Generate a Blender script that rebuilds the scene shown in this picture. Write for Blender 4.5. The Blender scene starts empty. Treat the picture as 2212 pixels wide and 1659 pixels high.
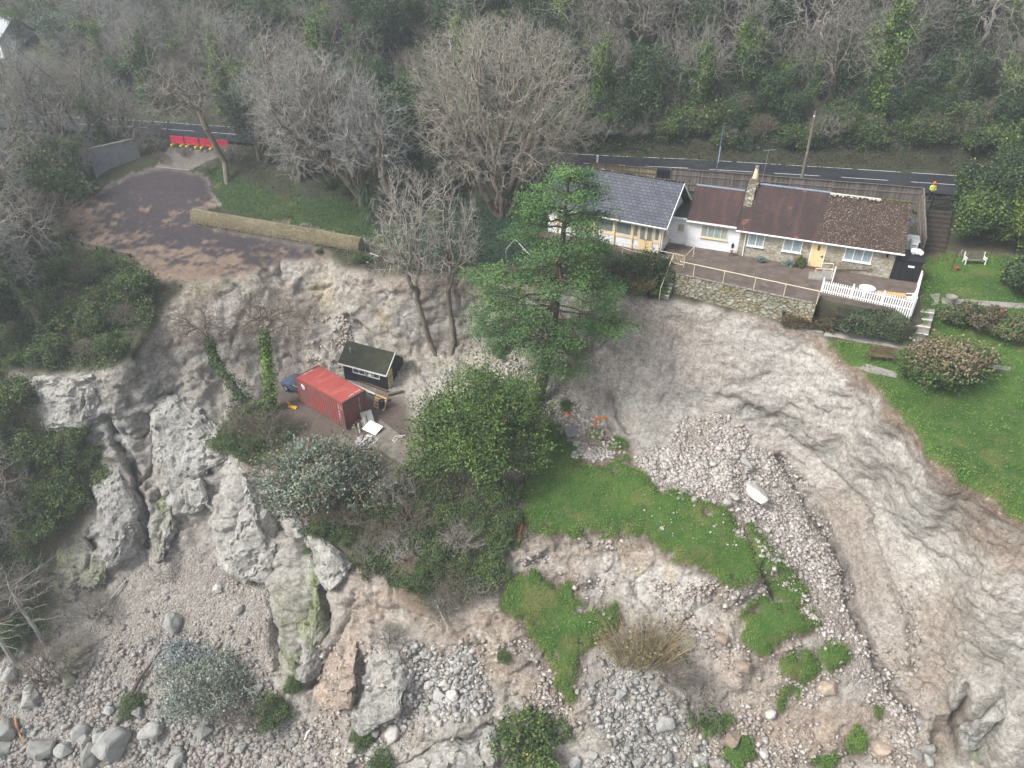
import bpy, bmesh, math, random
import numpy as np
from mathutils import Vector, Matrix, Euler
from mathutils.geometry import delaunay_2d_cdt
R = math.radians
random.seed(7); rng = np.random.default_rng(7)
S = bpy.context.scene
COL = S.collection

# ------------------------------------------------------------------ camera, sky, sun, exposure
PITCH = 34.0; CAMZ = 24.2; F = 1533.0; CX = 1106.0; CY = 829.5      # survey of the photograph (2212 x 1659 frame)
cd = bpy.data.cameras.new('camera'); cam = bpy.data.objects.new('camera', cd); COL.objects.link(cam)
cam.location = (0, 0, CAMZ); cam.rotation_euler = (R(90 - PITCH), 0, 0)
cd.sensor_width = 36; cd.lens = 36 * F / 2212; cd.clip_end = 1000; S.camera = cam
w = bpy.data.worlds.new('World'); S.world = w; w.use_nodes = True
nt = w.node_tree; bg = nt.nodes['Background']
sky = nt.nodes.new('ShaderNodeTexSky'); sky.sky_type = 'NISHITA'; sky.sun_disc = False
SUN_EL, SUN_AZ = 48, 244
sky.sun_elevation = R(SUN_EL); sky.sun_rotation = R(SUN_AZ); sky.air_density = 1.0; sky.dust_density = 4.0; sky.ozone_density = 0.6
hs = nt.nodes.new('ShaderNodeHueSaturation'); hs.inputs['Saturation'].default_value = 0.35     # overcast: the cloud deck greys the sky
nt.links.new(sky.outputs[0], hs.inputs['Color']); nt.links.new(hs.outputs[0], bg.inputs[0])
bg.inputs[1].default_value = 0.13
sl = bpy.data.lights.new('sun', 'SUN'); so = bpy.data.objects.new('sun', sl); COL.objects.link(so)
sl.energy = 2.0; sl.angle = R(18); sl.color = (1, .985, .965)
_a = R(SUN_AZ); _e = R(SUN_EL)
_d = Vector((math.sin(_a) * math.cos(_e), math.cos(_a) * math.cos(_e), math.sin(_e)))
so.rotation_euler = _d.to_track_quat('Z', 'Y').to_euler()
S.view_settings.view_transform = 'Standard'; S.view_settings.look = 'None'; S.view_settings.exposure = 0.88; S.view_settings.gamma = 1
S.render.engine = 'CYCLES'
try:
    S.cycles.max_bounces = 5; S.cycles.diffuse_bounces = 2; S.cycles.glossy_bounces = 2; S.cycles.transmission_bounces = 3
    S.cycles.volume_bounces = 0; S.cycles.volume_step_rate = 4; S.cycles.use_denoising = True
except Exception: pass

# ------------------------------------------------------------------ helpers: survey, noise, meshes, materials, tagging
CP, SP = math.cos(R(PITCH)), math.sin(R(PITCH))
def ray(px, py):
    a = (np.asarray(px, float) - CX) / F; b = (CY - np.asarray(py, float)) / F
    return np.stack([a, CP + SP * b, -SP + CP * b], -1)
def at_z(px, py, z):
    r = ray(px, py); return Vector(r * ((z - CAMZ) / r[2]) + np.array([0, 0, CAMZ]))
def at_d(px, py, d):
    return Vector(ray(px, py) * d + np.array([0, 0, CAMZ]))
def at_y(px, py, y):
    r = ray(px, py); return Vector(r * (y / r[1]) + np.array([0, 0, CAMZ]))

def _hash(ix, iy, iz, seed):
    h = (ix.astype(np.int64) * 374761393 + iy.astype(np.int64) * 668265263 + iz.astype(np.int64) * 2147483647 + seed * 1274126177) & 0xffffffff
    h = ((h ^ (h >> 13)) * 1274126177) & 0xffffffff
    h = (h ^ (h >> 16)) & 0xffffffff
    return h.astype(np.float64) / 4294967295.0
def vnoise(p, scale=1.0, seed=0):
    q = p / scale; i = np.floor(q); f = q - i; f = f * f * f * (f * (f * 6 - 15) + 10)
    x, y, z = i[..., 0], i[..., 1], i[..., 2]; o = 0
    for dx in (0, 1):
        wx = f[..., 0] if dx else 1 - f[..., 0]
        for dy in (0, 1):
            wy = f[..., 1] if dy else 1 - f[..., 1]
            for dz in (0, 1):
                wz = f[..., 2] if dz else 1 - f[..., 2]
                o = o + wx * wy * wz * _hash(x + dx, y + dy, z + dz, seed)
    return o * 2 - 1
def fbm(p, scale, octv=4, seed=0, gain=.5):
    o = 0; a = 1; t = 0
    for k in range(octv):
        o = o + a * vnoise(p, scale, seed + k * 17); t += a; a *= gain; scale *= .5
    return o / t
def ridged(p, scale, octv=3, seed=0):
    o = 0; a = 1; t = 0
    for k in range(octv):
        o = o + a * (1 - 2 * np.abs(vnoise(p, scale, seed + k * 13))); t += a; a *= .5; scale *= .47
    return o / t
def facets(p, cell, seed=0, tilt=1.0, step=.5):
    """broken-rock relief: every random cell is its own tilted flat facet"""
    q = p / np.asarray(cell); i = np.floor(q).astype(np.int64); best = np.full(p.shape[:-1], 1e9); val = np.zeros(p.shape[:-1])
    for dx in (-1, 0, 1):
        for dy in (-1, 0, 1):
            for dz in (-1, 0, 1):
                x, y, z = i[..., 0] + dx, i[..., 1] + dy, i[..., 2] + dz; h = [_hash(x, y, z, seed + k) for k in range(7)]
                o = np.stack([x + h[0], y + h[1], z + h[2]], -1) - q; d = (o * o).sum(-1); m = d < best
                v = ((h[3] - .5) * o[..., 0] + (h[4] - .5) * o[..., 1] + (h[5] - .5) * o[..., 2]) * 2 * tilt + (h[6] - .5) * 2 * step
                best = np.where(m, d, best); val = np.where(m, v, val)
    return val
def blur(a, n):
    a = np.asarray(a, float)
    for ax in (0, 1):
        for _ in range(3):
            pad = [(0, 0)] * a.ndim; pad[ax] = (n, n)
            c = np.cumsum(np.pad(a, pad, mode='edge'), axis=ax)
            z = np.zeros_like(np.take(c, [0], axis=ax)); c = np.concatenate([z, c], axis=ax)
            L = a.shape[ax]; k = 2 * n + 1
            a = (np.take(c, range(k, k + L), axis=ax) - np.take(c, range(0, L), axis=ax)) / k
    return a
def pip(X, Y, poly):
    ins = np.zeros(X.shape, bool); n = len(poly)
    for i in range(n):
        x0, y0 = poly[i]; x1, y1 = poly[(i + 1) % n]
        if y0 == y1: continue
        c = ((y0 > Y) != (y1 > Y)) & (X < (x1 - x0) * (Y - y0) / (y1 - y0) + x0); ins ^= c
    return ins

def mesh_np(name, V, Fq, mat, parent=None, col=None, smooth=False, n=4):
    """one mesh object from numpy arrays: V (k,3), Fq flat faces of n corners; col = per-vertex albedo"""
    me = bpy.data.meshes.new(name); V = np.asarray(V, np.float32); Fq = np.asarray(Fq, np.int32).reshape(-1, n)
    me.vertices.add(len(V)); me.vertices.foreach_set('co', V.ravel())
    me.loops.add(Fq.size); me.loops.foreach_set('vertex_index', Fq.ravel())
    me.polygons.add(len(Fq)); me.polygons.foreach_set('loop_start', np.arange(0, Fq.size, n, dtype=np.int32))
    me.polygons.foreach_set('loop_total', np.full(len(Fq), n, np.int32))
    if smooth: me.polygons.foreach_set('use_smooth', np.ones(len(Fq), bool))
    me.update(calc_edges=True); me.validate()
    if col is not None:
        ca = me.color_attributes.new('Col', 'FLOAT_COLOR', 'POINT')
        c4 = np.ones((len(V), 4), np.float32); c4[:, :3] = col; ca.data.foreach_set('color', c4.ravel())
    if mat: me.materials.append(mat)
    o = bpy.data.objects.new(name, me); COL.objects.link(o)
    if parent: o.parent = parent
    return o
def tag(o, label=None, cat=None, group=None, kind=None):
    if label: o['label'] = label
    if cat: o['category'] = cat
    if group: o['group'] = group
    if kind: o['kind'] = kind
    return o
def thing(name, label, cat, loc=(0, 0, 0), rz=0, group=None):
    o = bpy.data.objects.new(name, None); COL.objects.link(o); o.empty_display_size = .3
    o.location = loc; o.rotation_euler = (0, 0, rz)
    return tag(o, label, cat, group)
def copy_tree(o, parent=None):
    c = o.copy(); COL.objects.link(c)
    if parent: c.parent = parent
    for ch in list(o.children): copy_tree(ch, c)
    return c

class MB:
    """collects boxes, prisms, tubes and sheets into ONE mesh"""
    def __init__(s): s.v = []; s.f = []
    def add(s, vs, fs):
        o = len(s.v); s.v += [tuple(v) for v in vs]; s.f += [tuple(i + o for i in f) for f in fs]; return s
    def box(s, c, d, rz=0, M=None):
        x, y, z = d[0] / 2, d[1] / 2, d[2] / 2
        vs = [Vector((sx * x, sy * y, sz * z)) for sz in (-1, 1) for sx, sy in ((-1, -1), (1, -1), (1, 1), (-1, 1))]
        Mx = M if M is not None else Matrix.Translation(c) @ Matrix.Rotation(rz, 4, 'Z')
        return s.add([Mx @ v for v in vs], [(3, 2, 1, 0), (4, 5, 6, 7), (0, 1, 5, 4), (1, 2, 6, 5), (2, 3, 7, 6), (3, 0, 4, 7)])
    def span(s, a, b): return s.box([(a[i] + b[i]) / 2 for i in range(3)], [abs(b[i] - a[i]) for i in range(3)])
    def tube(s, pts, rad, n=8, cap=True):
        pts = [Vector(p) for p in pts]; rr = rad if isinstance(rad, (list, tuple)) else [rad] * len(pts)
        vs = []; fs = []
        for i, p in enumerate(pts):
            t = (pts[min(i + 1, len(pts) - 1)] - pts[max(i - 1, 0)]).normalized()
            u = t.cross(Vector((0, 0, 1)) if abs(t.z) < .95 else Vector((1, 0, 0))).normalized(); v = t.cross(u)
            for k in range(n):
                a = 2 * math.pi * k / n; vs.append(p + (u * math.cos(a) + v * math.sin(a)) * rr[i])
        for i in range(len(pts) - 1):
            for k in range(n):
                a, b = i * n + k, i * n + (k + 1) % n; fs.append((a, a + n, b + n, b))
        if cap: fs += [tuple(range(n)), tuple(reversed(range((len(pts) - 1) * n, len(pts) * n)))]
        return s.add(vs, fs)
    def bar(s, a, b, w, h=None):
        """rectangular bar from a to b"""
        a, b = Vector(a), Vector(b); t = (b - a); L = t.length; h = h or w
        q = t.to_track_quat('X', 'Z').to_matrix().to_4x4()
        return s.box(None, (L, w, h), M=Matrix.Translation((a + b) / 2) @ q)
    def prism(s, poly, vec):
        """polygon (3D points) extruded by vec"""
        n = len(poly); P = [Vector(p) for p in poly]; Q = [p + Vector(vec) for p in P]
        return s.add(P + Q, [tuple(reversed(range(n))), tuple(range(n, 2 * n))] + [(i, (i + 1) % n, n + (i + 1) % n, n + i) for i in range(n)])
    def lathe(s, prof, c=(0, 0, 0), n=16):
        vs = []; fs = []
        for r, z in prof:
            for k in range(n):
                a = 2 * math.pi * k / n; vs.append((c[0] + r * math.cos(a), c[1] + r * math.sin(a), c[2] + z))
        for i in range(len(prof) - 1):
            for k in range(n):
                a, b = i * n + k, i * n + (k + 1) % n; fs.append((a, b, b + n, a + n))
        fs += [tuple(reversed(range(n))), tuple(range((len(prof) - 1) * n, len(prof) * n))]
        return s.add(vs, fs)
    def build(s, name, mat, parent=None, bevel=0, smooth=False):
        me = bpy.data.meshes.new(name); me.from_pydata(s.v, [], s.f); me.update()
        bm = bmesh.new(); bm.from_mesh(me); bmesh.ops.recalc_face_normals(bm, faces=bm.faces)
        if bevel: bmesh.ops.bevel(bm, geom=bm.edges[:], offset=bevel, segments=1, affect='EDGES', clamp_overlap=True)
        bm.to_mesh(me); bm.free()
        if smooth: me.polygons.foreach_set('use_smooth', np.ones(len(me.polygons), bool))
        if mat: me.materials.append(mat)
        o = bpy.data.objects.new(name, me); COL.objects.link(o)
        if parent: o.parent = parent
        return o

# ---- materials
class N:
    def __init__(s, name):
        s.m = bpy.data.materials.new(name); s.m.use_nodes = True; s.t = s.m.node_tree; s.b = s.t.nodes['Principled BSDF']
        s.b.inputs['Specular IOR Level'].default_value = .25
    def n(s, typ, **kw):
        nd = s.t.nodes.new('ShaderNode' + typ)
        for k, v in kw.items():
            if k.startswith('i_'): nd.inputs[int(k[2:])].default_value = v
            else: setattr(nd, k, v)
        return nd
    def l(s, a, b): s.t.links.new(a, b)
    def coord(s, which='Object'): return s.n('TexCoord').outputs[which]
    def noise(s, vec, scale, detail=4, rough=.55, dist=0):
        nd = s.n('TexNoise'); nd.inputs['Scale'].default_value = scale; nd.inputs['Detail'].default_value = detail
        nd.inputs['Roughness'].default_value = rough; nd.inputs['Distortion'].default_value = dist; s.l(vec, nd.inputs['Vector']); return nd.outputs['Fac']
    def ramp(s, fac, stops):
        r = s.n('ValToRGB'); e = r.color_ramp.elements
        while len(e) < len(stops): e.new(.5)
        for k, (p, c) in enumerate(stops):
            e[k].position = p; e[k].color = (*c, 1) if len(c) == 3 else c
        s.l(fac, r.inputs[0]); return r.outputs[0]
    def mix(s, fac, a, b, mode='MIX'):
        m = s.n('MixRGB', blend_type=mode)
        for i, x in ((0, fac), (1, a), (2, b)):
            if hasattr(x, 'is_linked'): s.l(x, m.inputs[i])
            elif isinstance(x, (int, float)): m.inputs[i].default_value = x if i == 0 else (x, x, x, 1)
            else: m.inputs[i].default_value = (*x, 1)
        return m.outputs[0]
    def math(s, op, a, b=0.0):
        m = s.n('Math', operation=op)
        for i, x in ((0, a), (1, b)):
            if hasattr(x, 'is_linked'): s.l(x, m.inputs[i])
            else: m.inputs[i].default_value = x
        return m.outputs[0]
    def map(s, vec, scale=(1, 1, 1), rot=(0, 0, 0)):
        m = s.n('Mapping'); m.inputs['Scale'].default_value = scale; m.inputs['Rotation'].default_value = rot; s.l(vec, m.inputs['Vector']); return m.outputs[0]
    def bump(s, h, strength=.5, dist=.02):
        b = s.n('Bump'); b.inputs['Strength'].default_value = strength; b.inputs['Distance'].default_value = dist
        s.l(h, b.inputs['Height']); s.l(b.outputs[0], s.b.inputs['Normal'])
    def out(s, col=None, rough=.8, metal=0):
        if col is not None:
            if hasattr(col, 'is_linked'): s.l(col, s.b.inputs['Base Color'])
            else: s.b.inputs['Base Color'].default_value = (*col, 1)
        s.b.inputs['Roughness'].default_value = rough; s.b.inputs['Metallic'].default_value = metal
        return s.m
def worn(name, c, var=.25, scale=3, rough=.75, dirt=None, metal=0, bump=.2):
    """painted or plain surface with uneven tone and fine grain"""
    m = N(name); v = m.coord(); a = m.noise(v, scale, 6); f = m.noise(v, scale * 14, 3)
    lo = tuple(x * (1 - var) for x in c); hi = tuple(min(1, x * (1 + var)) for x in c)
    base = m.ramp(a, [(.3, lo), (.7, hi)])
    if dirt: base = m.mix(m.ramp(m.noise(v, scale * 1.7, 7, .7), [(.52, (0, 0, 0)), (.7, (1, 1, 1))]), base, dirt)
    m.bump(f, bump, .01); return m.out(base, rough, metal)
# ------------------------------------------------------------------ terrain: surveyed break lines -> triangulated ground -> fine rock relief
# each survey point: (frame x, frame y, height above the terrace) or (x, y, None, distance along the view axis)
LINES = [
 # hill
 [(-400,-270,None,150),(0,-270,None,145),(430,-270,None,133),(900,-270,None,106.5),(1300,-270,None,91),(1800,-270,None,86.2),(2620,-270,None,86)],
 [(-400,0,None,126),(0,0,None,121),(430,0,None,103.7),(900,0,None,91.2),(1300,0,None,83.3),(1800,0,None,79.7),(2620,0,None,78.5)],
 [(-400,180,None,99),(0,190,None,95.5),(430,200,None,89.1),(900,200,None,82.5),(1300,200,None,78.4),(1800,200,None,75.5),(2620,220,None,73.5)],
 # road far edge, road near edge
 [(-400,240,2.6),(0,246,2.6),(300,262,2.5),(500,276,2.5),(900,306,2.5),(1270,336,2.4),(1500,346,2.4),(1800,364,2.4),(2140,386,2.4),(2620,415,2.4)],
 [(-400,275,2.5),(0,281,2.5),(300,295,2.4),(500,313,2.4),(900,350,2.4),(1176,376,2.4),(1500,392,2.3),(1800,410,2.3),(2000,423,2.3),(2140,432,2.3),(2620,460,2.3)],
 # fence base and house platform
 [(1200,402,2.2),(1430,406,2.1),(1700,422,2.1),(1990,446,2.1),(2090,452,2.1),(2300,470,2.0),(2620,490,1.8)],
 [(1240,440,.3),(1480,466,.15),(1700,492,.1),(1960,522,.05)],
 [(1330,566,-.3),(1440,574,0),(1462,590,0),(1600,620,0),(1760,655,0),(1774,640,0),(1969,676,0),(1986,640,-.05),(1994,560,-.1)],
 # foot of terrace wall, path
 [(1446,590,-1.7),(1466,601,-1.8),(1600,632,-1.9),(1752,664,-2.1)],
 [(1430,642,-1.7),(1462,645,-1.7),(1600,668,-1.8),(1760,702,-1.9),(1780,713,-2.2),(1970,745,-2.2),(2002,735,-2.0)],
 [(2032,549,-.2),(2212,560,-.2),(2620,585,-.3)], [(2012,660,-.7),(2034,705,-1.6),(2120,722,-1.7),(2212,705,-1.6),(2620,730,-1.8)],
 [(2000,612,-.35),(2120,620,-.5),(2300,630,-.5)],
 [(2002,765,-2.3),(2212,805,-2.7),(2620,830,-3)], [(2100,900,-3.6),(2212,960,-3.9),(2620,1000,-4.3)],
 # top edge of the landslip scar
 [(-400,950,-10),(-100,860,-8.5),(40,800,-7.4),(100,807,-7.2),(190,802,-7),(268,797,-6.6),(305,735,-5.4),(325,660,-4),(335,606,-2.9),(400,612,-2.9),(464,606,-3),(540,590,-3),(612,564,-2.9),(708,560,-2.9),(762,588,-3),(834,596,-3),(1014,594,-2.6),(1180,620,-2.1),(1356,640,-1.8),(1428,646,-1.8),(1480,652,-1.75),(1668,694,-1.95),(1776,728,-2.4),(1812,765,-2.7),(1844,794,-2.9),(1913,848,-3.2),(1916,887,-3.35),(1974,930,-3.6),(2014,1002,-4.1),(2100,1056,-4.5),(2190,1120,-4.9),(2260,1165,-5.3),(2620,1400,-6.5)],
 # driveway, ramp, upper lawn
 [(125,508,-2.5),(200,533,-2.6),(285,553,-2.8)], [(140,468,-2),(230,402,-.7),(335,360,.7),(410,367,.7),(446,375,.5),(479,446,-1)],
 [(366,318,2.2),(500,328,2.2)], [(428,478,-1.5),(522,504,-1.8),(684,529,-2),(780,530,-2.1),(850,545,-2.3)],
 [(300,460,-1.7),(450,540,-2.3)], [(560,362,1.2),(760,400,.6),(900,420,.3),(1085,466,-.3),(1180,470,.2)],
 [(570,425,-.4),(700,450,-.8),(850,470,-1)], [(1000,530,-1.5),(1180,555,-1.2),(1300,560,-.6)],
 [(200,398,-1.2),(60,560,-3.6),(-100,600,-4),(-400,600,-4)],[(-400,420,-1),(0,400,-.2),(180,340,1)],
 [(-400,750,-8),(0,700,-6),(150,650,-4.7),(250,640,-4.2)],
 # face, mid line on the left, platform
 [(345,700,-5.4),(440,700,-5.8),(520,690,-5.9),(600,665,-5.8),(690,640,-5.8),(751,684,-7.4),(809,742,-9.2),(900,764,-9.7),(1040,765,-9.4),(1150,800,-9.8),(1240,862,-10),(1290,888,-10.4),(1335,935,-11.2),(1400,1000,-12),(1458,955,-11.3),(1530,893,-10.4),(1600,922,-11.2),(1680,985,-13),(1760,1085,-15),(1815,1200,-16.8),(1850,1330,-18.4),(1920,1470,-20.8),(1990,1570,-22.5),(2060,1680,-24.5)],
 [(600,770,-9.9),(700,755,-9.9)], [(575,830,-11.05),(640,815,-11.05),(743,812,-11.05),(838,838,-11.05),(885,850,-11)],
 [(520,880,-11.4),(560,940,-11.8),(640,960,-11.4),(900,1030,-11.5)], [(700,900,-11.1),(860,940,-11.1),(920,990,-11.2)],
 [(320,800,-8.3),(400,800,-9),(480,800,-9.8)], [(350,900,-12),(430,900,-12)], [(360,1060,-16.5),(430,1010,-15),(480,985,-13),(520,980,-12.8)],
 [(300,1080,-16),(230,960,-13),(160,930,-12),(60,960,-12.5),(-100,1000,-14),(-400,1100,-16)],
 [(0,1130,-18),(160,1110,-17),(250,1110,-17.5),(300,1190,-20.5)],
 [(-400,1480,-27),(0,1420,-26),(60,1400,-26),(150,1300,-23.6),(250,1240,-22),(325,1215,-21),(420,1178,-19.4),(455,1230,-20.3),(525,1258,-21),(575,1240,-20.8)],
 [(340,1120,-18),(390,1120,-18)], [(440,1120,-17.4),(470,1090,-16)], [(550,1100,-16.2),(590,1130,-17)],
 [(560,1000,-12.8),(640,1030,-12.6),(700,1100,-13.5),(790,1130,-14.4),(900,1100,-13.6),(1120,1060,-12.6)],
 [(620,1165,-16.5),(680,1180,-16.3),(750,1215,-16.6)], [(590,1330,-22),(600,1420,-23.5),(650,1475,-24.3),(690,1440,-23.5)],
 [(690,1270,-19),(740,1260,-17.6),(830,1230,-16.5),(1000,1240,-16.2),(1110,1230,-15.8)],
 [(700,1350,-21),(820,1390,-20.2),(960,1380,-19.2),(1060,1325,-17.4)],
 [(760,1530,-24.5),(800,1420,-21.6)], [(690,1530,-25),(760,1600,-26)],
 [(900,1450,-21.5),(1050,1450,-20.5)], [(880,1600,-25),(1080,1560,-23.5)],
 [(-400,1750,-33),(0,1600,-29.6),(200,1560,-28.6),(420,1500,-26.6),(560,1560,-27.3)], [(180,1400,-25.5),(350,1350,-23.8),(520,1340,-22.6)],
 [(-400,1960,-36),(0,1960,-35),(400,1960,-34),(800,1960,-32.5),(1200,1960,-31),(1600,1960,-29.5),(2160,1962,-28),(2640,1962,-26.5)],
 [(500,1659,-29.3),(760,1659,-27.4),(1000,1659,-26),(1300,1640,-24),(1500,1640,-24.6)],
 # slipped lawn, scarp, lower lawn, debris
 [(1210,928,-11.2),(1262,985,-11.8),(1320,1012,-12),(1370,1000,-12),(1421,1053,-12.7),(1500,1082,-13),(1560,1098,-13.3),(1592,1150,-14.2),(1643,1231,-15.2),(1636,1260,-15.5),(1585,1278,-15.6),(1524,1236,-14.9),(1428,1195,-14.3),(1392,1160,-13.9),(1320,1166,-14),(1248,1161,-13.9),(1176,1159,-13.8),(1127,1132,-13.4),(1129,1064,-12.7)],
 [(1650,1290,-16.9),(1600,1335,-17.9),(1540,1320,-17.6),(1420,1275,-16.8),(1360,1245,-16.2),(1250,1225,-15.9),(1150,1215,-15.6),(1118,1235,-15.9)],
 [(1118,1262,-16.3),(1240,1262,-16.7),(1352,1300,-17.4)], [(1085,1316,-17),(1115,1344,-17.6),(1180,1424,-19.2),(1208,1499,-20.8),(1240,1522,-21.2),(1250,1415,-19.1),(1334,1350,-18)],
 [(1420,1460,-20.4),(1330,1530,-21.8)], [(1100,1440,-19.8),(1150,1500,-21.2)], [(1480,1400,-19.2),(1500,1500,-21.3)],
 [(1610,1190,-14.9),(1700,1240,-16.2),(1740,1290,-17.2)], [(1700,1050,-14),(1760,1180,-16),(1800,1330,-18)],
 [(1600,1330,-17.7),(1700,1310,-17.4),(1770,1350,-18.2),(1690,1400,-19.1),(1620,1400,-19)], [(1690,1450,-20),(1820,1400,-19.2),(1830,1440,-19.9)],
 [(1560,1530,-22),(1700,1530,-21.9),(1850,1560,-22.5)], [(1580,1659,-24.9),(1750,1659,-24.8),(1930,1640,-24)],
 # right face
 [(1700,850,-7),(1840,1000,-10.5),(1960,1150,-12.5),(2080,1330,-14.5),(2212,1480,-15.5),(2620,1800,-20)], [(2000,1500,-20.4),(2120,1560,-20.6),(2160,1680,-22.5)],
]
SCAR = [L for L in LINES if any(p[:2] == (1916, 887) for p in L)][0]
def survey(p):
    if p[2] is None: return 1.0 / p[3]
    r = ray(p[0], p[1]); return r[2] / (p[2] - CAMZ)
_v = []; _e = []; _iv = []
for L in LINES:
    for i, p in enumerate(L):
        _v.append(Vector((p[0], p[1]))); _iv.append(survey(p))
        if i: _e.append((len(_v) - 2, len(_v) - 1))
_rv, _re, _rf, _ov, _oe, _of = delaunay_2d_cdt(_v, _e, [], 0, 1e-5)
_riv = []
for k, o in enumerate(_ov):
    if o: _riv.append(_iv[o[0]])
    else:
        dd = sorted(((_rv[k] - _v[j]).length, _iv[j]) for j in range(len(_v)))[:3]
        _riv.append(sum(b / (a + 1) for a, b in dd) / sum(1 / (a + 1) for a, b in dd)); print('crossing near', tuple(_rv[k]))
STEP = 4.0; X0, X1, Y0, Y1 = -360, 2572, -256, 1944
gx = np.arange(X0, X1 + 1, STEP); gy = np.arange(Y0, Y1 + 1, STEP); NX, NY = len(gx), len(gy)
GX, GY = np.meshgrid(gx, gy)
INV = np.full(GX.shape, np.nan)
for f in _rf:
    a, b, c = [np.array(_rv[i]) for i in f]; ia, ib, ic = [_riv[i] for i in f]
    lo = np.floor((np.minimum(np.minimum(a, b), c) - (X0, Y0)) / STEP).astype(int); hi = np.ceil((np.maximum(np.maximum(a, b), c) - (X0, Y0)) / STEP).astype(int)
    lo = np.maximum(lo, 0); i1 = min(hi[0] + 1, NX); j1 = min(hi[1] + 1, NY)
    if i1 <= lo[0] or j1 <= lo[1]: continue
    px = GX[lo[1]:j1, lo[0]:i1]; py = GY[lo[1]:j1, lo[0]:i1]
    den = (b[1] - c[1]) * (a[0] - c[0]) + (c[0] - b[0]) * (a[1] - c[1])
    if abs(den) < 1e-9: continue
    wa = ((b[1] - c[1]) * (px - c[0]) + (c[0] - b[0]) * (py - c[1])) / den
    wb = ((c[1] - a[1]) * (px - c[0]) + (a[0] - c[0]) * (py - c[1])) / den; wc = 1 - wa - wb
    m = (wa > -1e-6) & (wb > -1e-6) & (wc > -1e-6)
    INV[lo[1]:j1, lo[0]:i1][m] = (wa * ia + wb * ib + wc * ic)[m]
assert not np.isnan(INV).any(), np.argwhere(np.isnan(INV))[:4]
BASEINV = INV.copy()
def gpos(inv): return ray(GX, GY) / inv[..., None] + np.array([0, 0, CAMZ])
INV = blur(INV, 2)

# ---- outlines of the ground's zones
z3 = lambda L: [(1415.7 + .36 * x, 1061.8 + .36 * y) for x, y in L]
z5 = lambda L: [(707.8 + .36 * x, 530.9 + .36 * y) for x, y in L]
SLIP_LAWN = [(1127,1130),(1129,1064),(1150,980),(1180,930),(1205,923),(1226,945),(1237,970),(1262,985),(1269,1006),(1298,1017),(1320,1010),(1352,988),(1367,999),(1388,1024),(1421,1053),(1464,1057),(1500,1082),(1560,1098),(1588,1123),(1592,1152),(1610,1170),(1631,1202),(1643,1231),(1636,1258),(1603,1263),(1585,1277),(1571,1271),(1524,1235),(1488,1227),(1464,1217),(1428,1195),(1406,1170),(1392,1157),(1367,1170),(1320,1164),(1248,1159),(1176,1157),(1151,1148)]
LOW_LAWN = [(1118,1235),(1140,1224),(1176,1242),(1165,1256),(1190,1267),(1241,1256),(1237,1292),(1266,1314),(1298,1321),(1330,1296),(1352,1307),(1334,1350),(1284,1397),(1251,1415),(1244,1465),(1248,1512),(1237,1523),(1208,1497),(1194,1476),(1179,1422),(1154,1386),(1115,1343),(1082,1314),(1089,1289),(1100,1263)]
TURF = [z3(p) for p in (
 [(530,190),(600,200),(640,290),(700,350),(760,430),(880,530),(905,590),(900,650),(860,690),(800,680),(740,640),(720,590),(690,530),(640,450),(600,380),(560,300)],
 [(490,735),(540,680),(660,645),(720,660),(800,690),(860,710),(940,690),(960,740),(990,800),(940,820),(840,860),(770,880),(740,950),(700,940),(680,975),(610,980),(570,950),(520,890),(550,800)],
 [(750,1040),(800,985),(870,965),(930,965),(975,1060),(960,1110),(880,1170),(840,1130),(760,1110)],
 [(970,960),(1070,905),(1130,940),(1150,990),(1130,1050),(1010,1095),(990,1030)],
 [(780,1170),(870,1190),(860,1260),(820,1310),(740,1350),(730,1240)],
 [(1200,1385),(1240,1440),(1280,1530),(1250,1560),(1160,1585),(1150,1480)],
 [(410,1570),(470,1500),(570,1460),(580,1500),(610,1540),(620,1600),(560,1660),(440,1700),(210,1690),(210,1665),(420,1620)],
 [(270,1400),(330,1310),(350,1320),(360,1350),(420,1370),(500,1400),(400,1430),(280,1465)],
 [(900,1590),(990,1600),(1110,1580),(1110,1610),(1070,1670),(980,1680),(960,1640)],
 [(1310,1310),(1370,1320),(1360,1390),(1310,1370)])] + [z5(p) for p in (
 [(1565,1125),(1600,1130),(1665,1165),(1640,1185),(1570,1165)],
 [(1680,1190),(1740,1165),(1800,1180),(1805,1220),(1750,1240),(1690,1225)])]
_i0 = [i for i, p in enumerate(SCAR) if p[0] == 1776][0]
EDGE_R = [(p[0], p[1]) for p in SCAR[_i0:]]
GARDEN = [(1786,742),(1960,764),(1985,752),(1990,700),(1990,560),(2050,546),(2300,556),(2640,560),(2640,1420)] + EDGE_R[::-1][:-1]
DRIVE = [(335,360),(410,367),(443,381),(479,446),(425,461),(428,479),(522,504),(684,529),(724,551),(660,564),(612,563),(540,591),(464,607),(335,604),(283,552),(180,528),(124,507),(138,470),(190,430),(232,400),(300,372)]
RAMP = [(335,360),(410,367),(500,326),(366,316)]
LAWN_UP = [(446,371),(475,365),(570,415),(760,436),(860,465),(860,535),(780,518),(700,495),(600,480),(480,455),(470,420)]
IVYG = [(860,440),(1100,425),(1200,440),(1190,570),(1050,578),(880,562)]
SCREE = [(1530,888),(1600,925),(1690,1000),(1760,1095),(1812,1210),(1846,1330),(1915,1480),(1970,1560),(1880,1540),(1800,1400),(1700,1260),(1640,1190),(1560,1095),(1420,1050),(1370,1000),(1400,980),(1460,940)]
SCREE2 = [(1080,755),(1150,790),(1240,860),(1310,930),(1350,990),(1250,985),(1190,900),(1090,810)]
FAN = [(420,1182),(455,1235),(530,1262),(590,1300),(600,1420),(560,1500),(640,1560),(720,1600),(720,2000),(-400,2000),(-400,1500),(60,1430),(150,1320),(260,1260),(330,1225)]
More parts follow.
